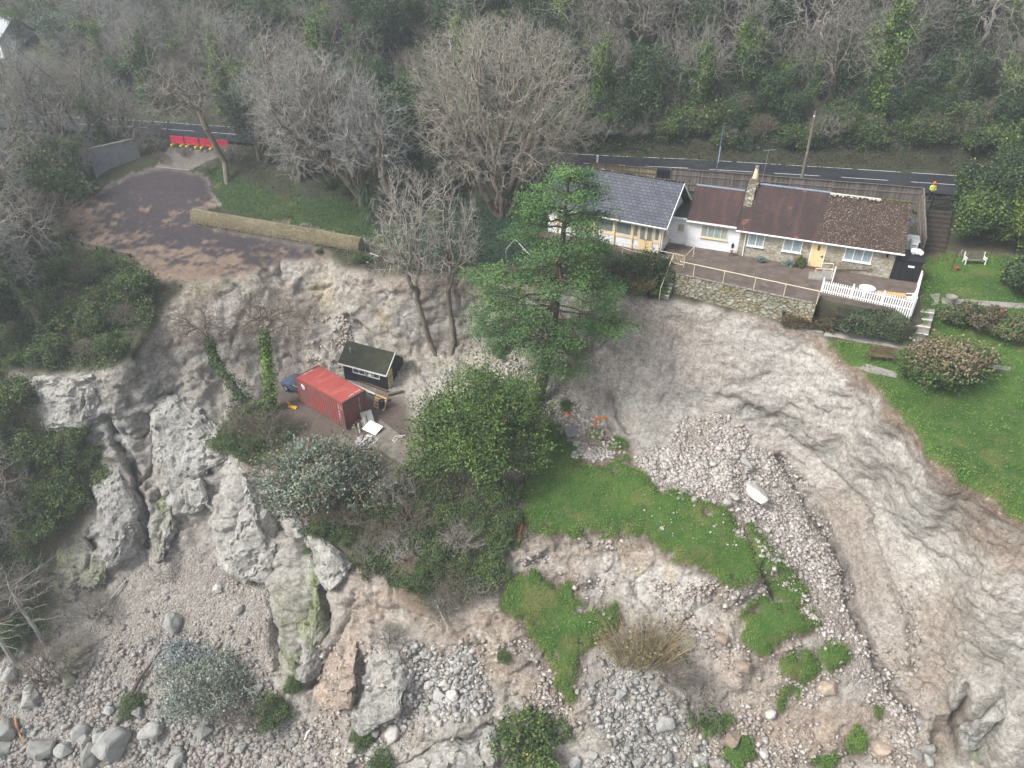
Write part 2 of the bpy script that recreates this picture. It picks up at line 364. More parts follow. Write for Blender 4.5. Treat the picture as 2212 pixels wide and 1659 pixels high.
RUB = [(1280,1420),(1420,1460),(1480,1540),(1560,1640),(1600,1800),(1200,1800),(1230,1640),(1330,1620),(1290,1530)]
RUB2 = [(880,1400),(1010,1400),(1060,1470),(1050,1540),(930,1560),(860,1640),(760,1620),(800,1560),(870,1500)]
YARD = [(575,840),(640,830),(740,835),(840,850),(880,860),(900,930),(930,990),(890,1020),(780,960),(660,960),(600,930)]
GREEN_L = [(-400,420),(120,505),(200,540),(290,560),(335,606),(318,690),(295,760),(262,792),(190,797),(100,803),(40,795),(30,830),(110,960),(170,1010),(225,960),(235,1030),(200,1110),(175,1150),(135,1190),(120,1270),(110,1360),(30,1420),(-400,1480)]
GREEN_C = [(455,960),(520,870),(600,880),(600,950),(700,970),(850,1010),(930,1010),(1120,1060),(1125,1150),(1090,1260),(1010,1320),(900,1340),(830,1260),(780,1230),(700,1140),(640,1100),(610,1020),(540,1010)]
_P = gpos(INV)
jit = np.stack([fbm(_P, 1.1, 4, 3), fbm(_P, 1.1, 4, 31)], -1); JX = GX + jit[..., 0] * 14; JY = GY + jit[..., 1] * 14
J2X = GX + jit[..., 0] * 40; J2Y = GY + jit[..., 1] * 40
def mask(poly, j=1): return pip(JX, JY, poly) if j == 1 else pip(GX, GY, poly) if j == 0 else pip(J2X, J2Y, poly)
M_lawnR = mask(GARDEN); M_slip = mask(SLIP_LAWN); M_low = mask(LOW_LAWN); M_up = mask(LAWN_UP, 1)
M_turf = np.zeros(GX.shape, bool)
for t in TURF: M_turf |= mask(t)
_tn = fbm(_P, .8, 4, 44); _g0 = M_slip | M_low | M_turf; _ed = blur(_g0, 4); _bare = (_tn > .20 + .55 * (_ed - .5)) & (_ed < .93); M_slip &= ~_bare; M_low &= ~(_bare | ((_tn > .22) & (GX > 1190) & (GY < 1330))); M_turf &= ~(_bare & (_tn > .34))
GRASS = M_lawnR | M_slip | M_low | M_turf | M_up
M_drive = mask(DRIVE, 1) & ~GRASS; M_ramp = mask(RAMP, 0) & ~GRASS
edge_y = np.interp(gx, [p[0] for p in SCAR if p[0] not in (305, 325, 335)], [p[1] for p in SCAR if p[0] not in (305, 325, 335)])
ABOVE = (JY < edge_y[None, :]) | mask([(295,780),(335,606),(340,560),(200,500),(190,800)], 1)
M_wood = ABOVE & ~GRASS & ~M_drive & ~M_ramp
M_greenl = mask(GREEN_L, 2); M_greenc = mask(GREEN_C, 2)
M_yard = mask(YARD, 1)
M_scree = (mask(SCREE, 2) | mask(SCREE2, 2) | mask(FAN, 2) | mask(RUB, 2) | mask(RUB2, 2)) & ~GRASS
M_rock = ~(GRASS | M_drive | M_ramp | M_wood | M_yard | M_greenl | M_greenc)

# ---- relief: bulges, cracks, rock roughness, pushed along the ground's own normal
def n01_(a, lo, hi): return np.clip((a - lo) / (hi - lo), 0, 1)
def seg_dist(pl):
    d = np.full(GX.shape, 1e9)
    for (x0, y0), (x1, y1) in zip(pl[:-1], pl[1:]):
        vx, vy = x1 - x0, y1 - y0; t = np.clip(((JX - x0) * vx + (JY - y0) * vy) / (vx * vx + vy * vy), 0, 1)
        d = np.minimum(d, np.hypot(JX - x0 - t * vx, JY - y0 - t * vy))
    return d
DEP = 1 / INV; rel = np.zeros(GX.shape)                        # rel: metres towards the open air
for x, y, rx, ry, ang, amt in [
 (520,1120,58,130,-8,1.7),(635,1300,48,120,10,1.7),(705,1140,42,70,20,1.0),(390,1030,60,40,0,1.2),(350,1150,28,45,0,1.3),(360,1210,30,50,0,1.0),
 (850,1470,60,90,15,1.3),(730,1450,50,90,15,1.0),(980,1560,90,60,0,1.3),(900,1640,120,40,-15,1.2),(250,980,50,80,-30,.7),(230,1160,60,90,-20,.8),
 (330,850,50,70,0,.7),(420,870,50,110,-15,.8),(2130,1330,80,140,-30,1.0),(2000,1080,60,120,-35,.6),(1880,940,50,90,-40,.5),(2110,1500,60,60,0,1.4),
 (2180,1600,60,100,-10,1.0),(1600,760,70,70,0,.5),(1420,760,40,100,0,.6),(1340,830,40,80,0,-.5),(1860,1070,90,40,45,-.6),(1790,980,110,30,35,-.35),(2060,1600,40,60,30,-1.3),
 (1590,1450,40,50,0,.7),(1760,1610,80,40,0,.6),(430,1120,34,70,0,-1.2),(880,660,60,90,0,.4),(780,640,50,70,0,.4),(1250,1250,40,25,0,.5),(1490,1290,60,35,30,.4)]:
    ca, sa = math.cos(R(ang)), math.sin(R(ang)); u = ((JX - x) * ca - (JY - y) * sa) / rx; v = ((JX - x) * sa + (JY - y) * ca) / ry
    rel += amt * np.clip(1 - (u * u + v * v), 0, 1) ** .8
CRACKS = [([(222,905),(262,958),(285,990),(298,1040),(303,1090),(318,1130),(312,1180)],7,1.8),([(300,1060),(330,1010),(338,940),(322,890)],5,.7),
 ([(562,1050),(585,1100),(600,1140),(606,1165)],6,1.4),([(640,1150),(668,1210),(690,1265)],8,1.9),([(692,1265),(700,1330),(690,1430),(668,1480)],7,1.6),
 ([(582,1150),(578,1250),(590,1330),(600,1440)],6,1.2),([(455,1060),(470,1000),(480,985)],8,1.2),([(385,890),(395,950),(420,1000)],4,.7),([(430,930),(455,980),(448,1020)],4,.7),
 ([(480,900),(500,960),(512,990)],4,.5),([(760,1290),(735,1370),(700,1450)],6,.9),([(800,1450),(770,1530),(765,1590)],6,1.0),([(1000,1590),(930,1620),(850,1659)],6,.9),
 ([(1680,990),(1750,1085),(1812,1200),(1848,1330),(1915,1470),(1985,1565)],8,1.2),([(1880,1130),(1905,1230),(1960,1330),(1975,1450)],6,.7),([(1560,860),(1650,900),(1740,980),(1830,1050),(1880,1130)],9,.45),
 ([(2100,1480),(2060,1560),(2080,1650)],7,1.2),([(1310,850),(1330,880),(1365,935)],6,.6),([(751,684),(780,715),(809,742)],6,.8),([(590,1310),(600,1400)],5,.8),([(160,930),(225,905)],8,.8),
 ([(1650,1270),(1600,1300)],6,.4),([(1655,1225),(1680,1285)],7,.9),([(360,1170),(372,1110),(350,1080)],5,1.0),([(310,1180),(330,1225)],6,1.1)]
for pl, wd, amt in CRACKS:
    d = seg_dist(pl); rel -= amt * np.exp(-(d / wd) ** 2)
nr = blur(M_rock | M_scree, 3)
rk = blur(M_rock & ~M_scree, 3)
prot = 1 - blur(mask([(1180,470),(1960,500),(2000,700),(1970,745),(1780,712),(1430,648),(1300,600)], 0), 2)
prot *= 1 - blur(mask([(570,820),(740,800),(840,830),(930,850),(960,990),(900,1035),(640,965),(570,900)], 0), 3)
strata = _P * np.array([.55, .55, 1.5])
wp = _P + .35 * np.stack([fbm(_P, 1.2, 2, 61), fbm(_P, 1.2, 2, 62), fbm(_P, 1.2, 2, 63)], -1)
f1 = facets(wp, (2.6, 2.6, 1.5), 11, .9, .45); f2 = facets(wp, (1.1, 1.1, .7), 12, .8, .5); f3 = facets(wp, (.5, .5, .4), 13, .7, .5)
rgt = n01_(GX, 1100, 1500); smooth_face = np.clip(.72 * np.exp(-(((GX - 1420) / 280) ** 2 + ((GY - 790) / 130) ** 2) ** 2) + .92 * np.exp(-(((GX - 510) / 260) ** 2 + ((GY - 690) / 120) ** 2) ** 2) + .55 * np.exp(-(((GX - 900) / 190) ** 2 + ((GY - 680) / 90) ** 2) ** 2), 0, 1)
lft = 1 - rgt; bed = (wp[..., 2] + .5 * fbm(_P, 3.2, 3, 64)) / 1.25; bed = bed - np.floor(bed); bed2 = (wp[..., 2] * 1.0 + .2 * wp[..., 0] + .3 * fbm(_P, 1.5, 3, 65)) / .48; bed2 = bed2 - np.floor(bed2)
fis = np.exp(-(vnoise(wp * np.array([1, 1, .16]), 2.0, 66) / .055) ** 2) * n01_(fbm(_P, 2.5, 2, 67), -.1, .2); fis2 = np.exp(-(vnoise(wp * np.array([1, 1, .3]), .9, 68) / .06) ** 2) * n01_(fbm(_P, 1.8, 2, 69), 0, .2)
rough = (.44 * f1 * (1 + .4 * lft - .35 * rgt) + .24 * f2 + .10 * f3) * (1 - .75 * smooth_face) + (.20 * (bed - .5) * n01_(fbm(_P, 3, 2, 70), -.2, .3) + .10 * (bed2 - .5)) * (1 - .8 * smooth_face) * (1 - .75 * rgt) - (.62 * fis * (.25 + .75 * lft) + .26 * fis2) * (1 - .5 * smooth_face) + .22 * ridged(_P * np.array([1, 1, .35]), 1.9, 3, 8) * (1 - .9 * rgt) + (.30 - .14 * rgt) * fbm(_P, 4.5, 3, 60) + .26 * rgt * fbm(_P * np.array([1, 1, .22]), 1.5, 4, 92) + .10 * fbm(_P, .6, 2, 9)
rel += rk * rough * (.85 - .30 * rgt) + nr * (1 - rk) * (.18 * fbm(_P, 1.2, 4, 21) + .10 * fbm(_P, .35, 2, 23) + .10 * f2)
soil = blur(M_wood | M_greenl | M_greenc, 2); rel += soil * .18 * fbm(_P, 1.6, 3, 33) * prot
du = np.gradient(_P, axis=1); dv = np.gradient(_P, axis=0); NRM = np.cross(dv, du); NRM /= np.linalg.norm(NRM, axis=-1, keepdims=True) + 1e-9
NRM = blur(NRM, 3)
tow = (np.array([0, 0, CAMZ]) - _P); tow /= np.linalg.norm(tow, axis=-1, keepdims=True)
NRM[(NRM * tow).sum(-1) < 0] *= -1
NRM /= np.linalg.norm(NRM, axis=-1, keepdims=True) + 1e-9
GP = _P + NRM * (rel * prot * np.clip((GY + 0) * 0 + 1, 0, 1))[..., None]
turf_h = np.where(M_slip | M_low, .32, np.where(M_turf, .5, np.where(M_lawnR, .22, 0))) * blur((GRASS & ~M_up).astype(float), 1)
turf_h = np.where(GRASS, turf_h, 0) * np.where(prot > .5, 1, 0); GP[..., 2] += turf_h + np.where(GRASS, .05 * fbm(GP, 2.5, 3, 41), 0)
def P(px, py):
    """ground point seen at a place of the photograph"""
    u = (px - X0) / STEP; v = (py - Y0) / STEP; i = int(min(max(u, 0), NX - 2)); j = int(min(max(v, 0), NY - 2)); fu = u - i; fv = v - j
    q = GP[j, i] * (1 - fu) * (1 - fv) + GP[j, i + 1] * fu * (1 - fv) + GP[j + 1, i] * (1 - fu) * fv + GP[j + 1, i + 1] * fu * fv
    return Vector(q)

# ---- albedo of the ground: natural colours of soil, turf and chalk, its stains, and some shade painted in
def mixc(C, c, m): return C + (np.array(c) - C) * np.asarray(m)[..., None]
def n01(a, lo, hi): return np.clip((a - lo) / (hi - lo), 0, 1)
a1 = fbm(GP, 5, 4, 51); a2 = fbm(GP, 1.5, 4, 52); a3 = fbm(GP * np.array([.6, .6, 1.6]), 2.6, 4, 53); a4 = fbm(GP, .5, 3, 54)
C = np.zeros(GX.shape + (3,)) + np.array([.375, .340, .290])
C = mixc(C, (.415, .39, .355), n01(a1 + .3 * a2, -.1, .5)); C = mixc(C, (.285, .225, .175), n01(a3 + .3 * a4, .08, .5) * .8); C = mixc(C, (.25, .25, .23), n01(-a3 + .4 * a2, .18, .6) * .7)
C = mixc(C, (.29, .26, .225), n01(f2, .2, .5) * .6); C = mixc(C, (.46, .44, .41), n01(-f1, .25, .55) * .6); C = mixc(C, (.17, .15, .13), np.clip(fis * lft + fis2, 0, 1) * .6 * rk)  # fissures also darkened in the colour, as painted crevice shade
C = mixc(C, (.50, .48, .45), n01(GX, 1250, 1450) * (1 - n01(GY, 1300, 1600)) * rk * .55)
C = mixc(C, (.53, .51, .475), n01(a2 * .6 + a4 * .7, .25, .6) * .7)
W, PE, BR, GY_, OC, MO, DK = (.66,.635,.58), (.44,.34,.26), (.31,.245,.195), (.31,.325,.295), (.50,.39,.21), (.20,.22,.085), (.12,.10,.085)
STAIN = [ # x, y, rx, ry, angle, colour, strength
 (1500,800,120,60,0,(.52,.47,.42),.8),(1450,700,120,40,10,(.46,.39,.33),.7),(1480,855,60,16,-5,GY_,.7),(1420,930,40,80,20,GY_,.45),(1620,885,60,22,25,GY_,.7),(1760,960,120,18,38,GY_,.6),(1690,930,80,20,35,GY_,.35),
 (1860,1080,80,18,48,GY_,.4),(1820,1110,80,60,45,BR,.6),(1860,1250,50,140,-15,(.30,.25,.21),.75),(1960,1300,60,170,-18,(.42,.37,.32),.5),(2000,1100,70,110,-40,W,.8),(1890,960,70,80,-40,W,.6),(1780,880,90,50,35,W,.4),(2060,1230,60,110,-40,W,.5),(2020,1220,60,60,0,W,.5),
 (2110,1140,60,50,35,BR,.8),(2180,1190,70,50,35,BR,.85),(2080,1090,60,14,38,BR,.8),(1960,960,60,12,50,BR,.7),(1850,820,70,16,40,BR,.7),(2080,1340,120,90,0,(.33,.26,.20),.6),(2160,1400,100,60,40,GY_,.4),(2000,1470,80,60,0,(.30,.24,.19),.6),
 (2120,1560,60,90,-20,(.36,.37,.32),.7),(2060,1580,40,80,30,BR,.6),(2180,1350,30,90,-40,W,.5),(1960,1540,60,40,0,(.33,.27,.24),.7),
 (700,640,20,40,0,OC,.5),(824,690,8,34,0,OC,.7),(930,610,120,22,0,BR,.7),(800,600,60,22,0,BR,.6),(1060,620,120,24,0,BR,.6),(760,640,60,50,0,W,.35),(860,720,60,40,0,GY_,.25),(990,740,80,30,0,(.34,.30,.27),.5),
 (400,640,90,26,-8,BR,.55),(470,620,70,14,-12,(.24,.23,.14),.6),(600,720,80,70,0,(.42,.355,.30),.6),(350,780,60,60,0,(.48,.45,.41),.6),(150,880,110,60,20,(.47,.47,.46),.5),(220,950,60,60,30,(.42,.44,.45),.4),
 (440,900,120,150,0,(.40,.37,.32),.5),(400,1060,60,70,0,(.38,.355,.31),.6),(430,1130,40,80,0,(.30,.24,.21),.8),(520,1120,60,130,-8,(.52,.51,.475),.7),(500,1020,40,40,0,W,.5),(700,1110,50,60,0,(.55,.53,.5),.6),
 (640,1230,40,60,0,(.48,.46,.42),.6),(640,1330,30,90,10,MO,.55),(650,1430,40,60,0,(.40,.34,.29),.5),(620,1400,16,60,20,(.28,.32,.2),.6),(185,1230,70,60,-10,MO,.75),(350,1160,26,50,0,MO,.35),(230,1150,50,90,-20,(.47,.47,.45),.5),
 (740,1450,50,110,15,(.44,.33,.26),.75),(800,1310,60,60,0,(.45,.35,.27),.7),(860,1480,60,100,15,(.44,.42,.37),.7),(990,1590,110,70,0,(.44,.42,.37),.6),(1090,1420,60,60,30,(.40,.32,.25),.7),(1160,1450,70,24,45,(.21,.18,.175),.85),
 (1210,1530,130,40,35,(.44,.35,.26),.75),(1280,1590,80,40,20,(.46,.41,.33),.7),(1060,1340,60,30,0,(.40,.31,.24),.7),(940,1350,60,40,0,BR,.5),
 (1400,1215,90,26,15,(.52,.45,.38),.7),(1330,1190,200,14,5,(.40,.32,.25),.7),(1470,1255,70,30,30,W,.8),(1390,1245,70,26,10,W,.6),(1345,1215,12,24,10,OC,.6),(1375,1222,8,20,20,OC,.6),(1450,1245,8,20,30,OC,.55),(1560,1300,60,24,30,(.42,.33,.25),.7),
 (1200,1190,60,30,0,(.50,.43,.36),.7),(1290,1235,60,30,0,W,.4),(1500,1340,40,50,0,W,.5),(1560,1400,90,70,0,(.46,.38,.32),.6),(1620,1480,70,60,0,(.46,.38,.31),.7),(1780,1560,160,60,0,(.45,.36,.29),.7),(1700,1600,200,60,0,(.44,.35,.27),.6),
 (1750,1210,60,100,-35,(.47,.42,.38),.6),(1820,1380,40,110,-30,(.46,.41,.38),.6),(1640,990,110,80,0,(.56,.50,.45),.7),(1560,1000,90,60,0,(.55,.49,.44),.6),(1540,950,60,50,0,(.48,.42,.37),.6),(1790,1190,20,70,-30,(.25,.24,.22),.6),(1300,980,50,30,0,(.42,.33,.26),.7),(1240,880,60,40,0,(.42,.37,.33),.5),
 (330,1320,130,110,0,(.36,.30,.265),.7),(230,1450,120,80,0,(.36,.31,.275),.6),(430,1240,90,40,0,(.34,.27,.24),.7),(560,1370,40,80,0,(.35,.28,.25),.7),(110,1330,120,60,-30,(.23,.20,.17),.7),(100,1560,200,80,0,(.33,.33,.31),.6),(420,1600,200,60,0,(.33,.33,.31),.6),
 (1370,1560,110,120,0,(.46,.46,.44),.7),(940,1480,90,60,0,(.46,.45,.43),.6),(300,900,60,60,0,(.50,.49,.46),.4)]
GXs = GX + jit[..., 0] * 26; GYs = GY + jit[..., 1] * 26
for x, y, rx, ry, ang, c, s in STAIN:
    ca, sa = math.cos(R(ang)), math.sin(R(ang)); u = ((GXs - x) * ca + (GYs - y) * sa) / rx; v = (-(GXs - x) * sa + (GYs - y) * ca) / ry
    C = mixc(C, np.array(c) * (.80 if sum(c) > .75 else .9), s * np.exp(-(u * u + v * v) ** 1.3))
C = mixc(C, (.29, .285, .265), (1 - n01(GX, 500, 900)) * n01(GY, 700, 900) * .45); C = mixc(C, (.125, .10, .085), blur(M_yard, 2)); C = mixc(C, (.085, .078, .045), blur(M_greenl & M_rock == False, 2) * blur(M_greenl, 2)); C = mixc(C, (.15, .115, .08), blur(M_greenc, 2) * .9)  # first mix greys the lower left rock: its shade put into the colour
wc = np.array([.040, .045, .028]) + n01(a2, -.3, .4)[..., None] * np.array([.035, .03, .016])
C = C + (wc - C) * blur(M_wood, 1)[..., None]
C = mixc(C, (.042, .044, .026), blur((GY > 215) & (GY < 372) & (GX > 1280), 3) * .8)      # leaf litter on the verge
C = mixc(C, (.03, .055, .035), blur(mask(IVYG, 1), 2) * .9)
dr = np.array([.056, .048, .052]) + n01(a3 * .35 + a2 * .5 + a4 * .55 + .35 * fbm(GP * np.array([.5, 1, 1]), .8, 4, 88) + .4 * n01(GY, 520, 590) - .25 * n01(-GY, -470, -400) + .5 * n01(-GX + .5 * GY, -40, 70) - .02, .05, .42)[..., None] * np.array([.165, .118, .075])
C = C + (dr - C) * blur(M_drive, 1)[..., None]; C = mixc(C, (.115, .105, .098), blur(M_ramp, 1) * .9); C = mixc(C, (.045, .052, .028), (blur(M_up | M_ramp | M_drive, 4) > .02) & M_wood & (GY < 475))
g1 = n01(fbm(GP, 2.2, 4, 81), -.35, .45); g2 = n01(fbm(GP, .45, 3, 82), -.4, .5)
gc = np.array([.036, .092, .018]) + g1[..., None] * np.array([.030, .048, .008]) + g2[..., None] * np.array([.035, .025, .012])
gc = gc + (np.array([.030, .055, .022]) - gc) * (M_up * .75)[..., None]
dry = n01(fbm(GP, 1.4, 3, 83) + .25 * n01(GY, 1160, 1300) * (M_low), .18, .6) * .55; gc = gc + (np.array([.19, .165, .065]) - gc) * dry[..., None]
gedge = blur(GRASS, 2); C = np.where(GRASS[..., None], gc + (np.array([.16, .13, .06]) - gc) * (np.clip(1 - gedge, 0, 1) * np.where(M_up, 0, .55))[..., None], C)
lip = np.clip(blur(GRASS & ~M_up, 3) * 2.6, 0, 1) * (~GRASS); C = mixc(C, (.13, .098, .068), lip * .92 * n01(a4, -.8, .0))
band = np.exp(-((GYs - edge_y[None, :] - 10) / 15.0) ** 2) * M_rock * n01(GX, 1560, 1680); C = mixc(C, (.21, .155, .11), band * .8)

# ---- ground materials: surveyed albedo broken up by grain, pebbles or grass blades
def ground_mat(name, kind):
    m = N(name); v = m.coord(); at = m.n('Attribute', attribute_name='Col').outputs['Color']
    if kind == 'rock':
        f = m.noise(v, 4.5, 9, .72); g = m.noise(m.map(v, (1, 1, 2.2)), 1.4, 8, .75, .3)
        c = m.mix(.85, at, m.ramp(f, [(.33, (.46, .43, .40)), (.46, (.92, .92, .92)), (.54, (1.05, 1.05, 1.05)), (.66, (1.42, 1.41, 1.4))]), 'MULTIPLY')
        c = m.mix(.6, c, m.ramp(g, [(.38, (.64, .60, .56)), (.5, (1, 1, 1)), (.64, (1.18, 1.18, 1.18))]), 'MULTIPLY')
        st = m.noise(m.map(v, (3.2, 3.2, .22)), 1.0, 5, .6); c = m.mix(.5, c, m.ramp(st, [(.38, (.74, .71, .67)), (.5, (1, 1, 1)), (.64, (1.14, 1.14, 1.13))]), 'MULTIPLY')
        dn = m.n('TexNoise'); dn.inputs['Scale'].default_value = 1.6; dn.inputs['Detail'].default_value = 5; m.l(v, dn.inputs['Vector']); wv = m.mix(.5, v, dn.outputs['Color'], 'ADD')
        for sc, wd, dk in ((.75, .020, (.40, .37, .33)), (1.9, .030, (.58, .55, .51))):
            vo = m.n('TexVoronoi', feature='DISTANCE_TO_EDGE'); vo.inputs['Scale'].default_value = sc; m.l(m.map(wv, (1, 1, 1.6)), vo.inputs['Vector']); cr = m.ramp(vo.outputs[0], [(0, (1, 1, 1)), (wd, (0, 0, 0))])
            c = m.mix(m.math('MULTIPLY', cr, m.ramp(m.noise(v, .7 * sc, 3), [(.47, (0, 0, 0)), (.60, (.9, .9, .9))])), c, m.mix(1, c, dk, 'MULTIPLY'))
        c = m.mix(m.math('MULTIPLY', m.ramp(m.noise(v, 6.5, 4, .6), [(.60, (0, 0, 0)), (.66, (1, 1, 1))]), .55), c, (.58, .56, .53))
        m.bump(m.math('ADD', f, m.math('MULTIPLY', g, .6)), 1.0, .15); return m.out(c, .95)
    if kind == 'scree':
        vo = m.n('TexVoronoi'); vo.inputs['Scale'].default_value = 5.5; m.l(v, vo.inputs['Vector']); v2 = m.n('TexVoronoi'); v2.inputs['Scale'].default_value = 13; m.l(v, v2.inputs['Vector'])
        c = m.mix(.55, at, m.ramp(m.n('SeparateColor').outputs[0], [(0, (.7, .7, .7)), (1, (1.3, 1.3, 1.3))]), 'MULTIPLY')
        sc = m.n('SeparateColor'); m.l(vo.outputs['Color'], sc.inputs[0]); s2 = m.n('SeparateColor'); m.l(v2.outputs['Color'], s2.inputs[0])
        c = m.mix(.9, at, m.ramp(sc.outputs[0], [(0, (.78, .76, .74)), (.7, (1, 1, 1)), (1, (1.3, 1.29, 1.28))]), 'MULTIPLY')
        c = m.mix(.7, c, m.ramp(s2.outputs[0], [(0, (.7, .68, .66)), (1, (1.25, 1.25, 1.25))]), 'MULTIPLY')
        m.bump(m.math('ADD', vo.outputs['Distance'], m.math('MULTIPLY', v2.outputs['Distance'], .5)), -1.0, .2) if False else m.bump(m.math('SUBTRACT', 1.0, m.math('ADD', vo.outputs['Distance'], m.math('MULTIPLY', v2.outputs['Distance'], .5))), 1.0, .16)
        return m.out(c, .95)
    if kind == 'grass':
        f = m.noise(v, 30, 4, .7); g = m.noise(v, 5, 5, .6)
        c = m.mix(.8, at, m.ramp(f, [(.3, (.55, .6, .5)), (.5, (1, 1, 1)), (.7, (1.4, 1.35, 1.3))]), 'MULTIPLY'); c = m.mix(.5, c, m.ramp(g, [(.3, (.75, .8, .7)), (.7, (1.25, 1.2, 1.2))]), 'MULTIPLY')
        m.bump(f, .8, .06); return m.out(c, .9)
    f = m.noise(v, 8, 8, .75); g = m.noise(v, 1.7, 6, .7)
    c = m.mix(.9, at, m.ramp(f, [(.3, (.5, .48, .46)), (.5, (1, 1, 1)), (.72, (1.55, 1.45, 1.35))]), 'MULTIPLY'); c = m.mix(.5, c, m.ramp(g, [(.35, (.7, .7, .7)), (.65, (1.25, 1.2, 1.15))]), 'MULTIPLY')
    m.bump(f, .9, .1); return m.out(c, .95)
MAT_ROCK, MAT_SCREE, MAT_GRASS, MAT_SOIL = (ground_mat(a, b) for a, b in (('chalk_rock', 'rock'), ('scree_stones', 'scree'), ('mown_grass', 'grass'), ('earth', 'soil')))
ZONE = np.zeros((NY - 1, NX - 1), int)
def vote(M): return (M[:-1, :-1].astype(int) + M[1:, :-1] + M[:-1, 1:] + M[1:, 1:]) >= 2
ZONE[vote(M_scree & M_rock)] = 1; ZONE[vote(M_wood | M_greenl | M_greenc)] = 2; ZONE[vote(M_yard)] = 8; ZONE[vote(M_drive)] = 3; ZONE[vote(M_ramp)] = 9
ZONE[vote(M_lawnR)] = 4; ZONE[vote(M_slip)] = 5; ZONE[vote(M_low)] = 6; ZONE[vote(M_up)] = 7; ZONE[vote(M_turf) & (ZONE < 4)] = 10
idx = np.arange(NX * NY).reshape(NY, NX); quads = np.stack([idx[1:, :-1], idx[1:, 1:], idx[:-1, 1:], idx[:-1, :-1]], -1)
GPf = GP.reshape(-1, 3); Cf = C.reshape(-1, 3)
for zi, nm, mt in ((0, 'cliff', MAT_ROCK), (1, 'scree_slope', MAT_SCREE), (2, 'wooded_ground', MAT_SOIL), (3, 'driveway', MAT_SOIL), (4, 'garden_lawn', MAT_GRASS), (5, 'slipped_lawn', MAT_GRASS), (6, 'sunken_lawn', MAT_GRASS), (7, 'upper_lawn', MAT_GRASS), (8, 'yard', MAT_SOIL), (9, 'driveway_ramp', MAT_SOIL), (10, 'turf', MAT_GRASS)):
    q = quads[ZONE == zi]; used = np.unique(q); remap = np.full(NX * NY, -1); remap[used] = np.arange(len(used))
    o = mesh_np(nm, GPf[used], remap[q], mt, col=Cf[used], smooth=zi > 1); o['kind'] = 'structure'
# ------------------------------------------------------------------ materials for built things
def tile_mat(name, c0, c1, row, col, rough=.8, lichen=None, streak=None, moss=None, odd=None):
    m = N(name); v = m.coord(); br = m.n('TexBrick'); br.offset = .5
    br.inputs['Scale'].default_value = 1; br.inputs['Brick Width'].default_value = col; br.inputs['Row Height'].default_value = row
    br.inputs['Mortar Size'].default_value = .03; br.inputs['Color1'].default_value = (*c0, 1); br.inputs['Color2'].default_value = (*c1, 1); br.inputs['Mortar'].default_value = (*[x * .35 for x in c0], 1); br.inputs['Bias'].default_value = 0
    m.l(m.coord('UV'), br.inputs['Vector']); c = br.outputs['Color']
    c = m.mix(.55, c, m.ramp(m.noise(v, 1.1, 6, .7), [(.3, (.6, .6, .62)), (.7, (1.35, 1.3, 1.3))]), 'MULTIPLY')
    if odd: c = m.mix(m.math('MULTIPLY', m.ramp(m.noise(m.coord(), .75, 2), [(.66, (0, 0, 0)), (.69, (1, 1, 1))]), m.ramp(m.noise(m.coord(), 4, 2), [(.42, (0, 0, 0)), (.5, (1, 1, 1))])), c, odd); c = m.mix(m.ramp(m.noise(m.map(m.coord('UV'), (.5, 4, 1)), 1.5, 6, .8), [(.45, (0, 0, 0)), (.75, (.8, .8, .8))]), c, (.032, .028, .027))
    if streak: c = m.mix(m.math('MULTIPLY', m.ramp(m.noise(m.map(m.coord('UV'), (1.2, .16, 1)), 1.6, 5, .6), [(.48, (0, 0, 0)), (.66, (1, 1, 1))]), .6), c, streak)
    if moss: c = m.mix(m.ramp(m.noise(v, 1.6, 6, .75), [(.5, (0, 0, 0)), (.68, (1, 1, 1))]), c, moss)
    if lichen:
        c = m.mix(m.ramp(m.noise(v, 11, 4, .7), [(.56, (0, 0, 0)), (.61, (1, 1, 1))]), c, lichen)
        c = m.mix(m.ramp(m.noise(v, 5, 5, .8), [(.55, (0, 0, 0)), (.66, (1, 1, 1))]), c, (.035, .027, .018))
    m.bump(m.math('ADD', br.outputs['Fac'], m.math('MULTIPLY', m.noise(v, 12, 3), -.8)), -.7, .02); return m.out(c, rough)
def stone_mat(name, c0, c1, scale, joint=(.20, .185, .15), moss=0, flat=.55):
    m = N(name); v = m.map(m.coord(), (1, 1, 1 / flat)); w_ = m.n('TexNoise'); w_.inputs['Scale'].default_value = 2; m.l(v, w_.inputs['Vector']); v2 = m.mix(.16, v, w_.outputs['Color'], 'ADD')
    a = m.n('TexVoronoi', feature='DISTANCE_TO_EDGE'); b = m.n('TexVoronoi')
    for q in (a, b): q.inputs['Scale'].default_value = scale; m.l(v2, q.inputs['Vector'])
    sc = m.n('SeparateColor'); m.l(b.outputs['Color'], sc.inputs[0]); c = m.ramp(sc.outputs[0], [(.1, c0), (.5, c1), (.75, (.42, .40, .35)), (.95, (.34, .26, .13))])
    c = m.mix(.6, c, m.ramp(m.noise(v, 6, 6, .7), [(.3, (.6, .6, .58)), (.7, (1.25, 1.25, 1.2))]), 'MULTIPLY')
    e = m.ramp(a.outputs[0], [(.02, (0, 0, 0)), (.09, (1, 1, 1))]); c = m.mix(e, joint, c)
    if moss: c = m.mix(m.math('MULTIPLY', m.ramp(m.noise(m.coord(), 1.3, 6, .7), [(.48, (0, 0, 0)), (.62, (1, 1, 1))]), moss), c, (.11, .11, .035))
    m.bump(m.math('ADD', e, m.math('MULTIPLY', m.noise(v, 9, 4), .5)), .9, .05); return m.out(c, .9)
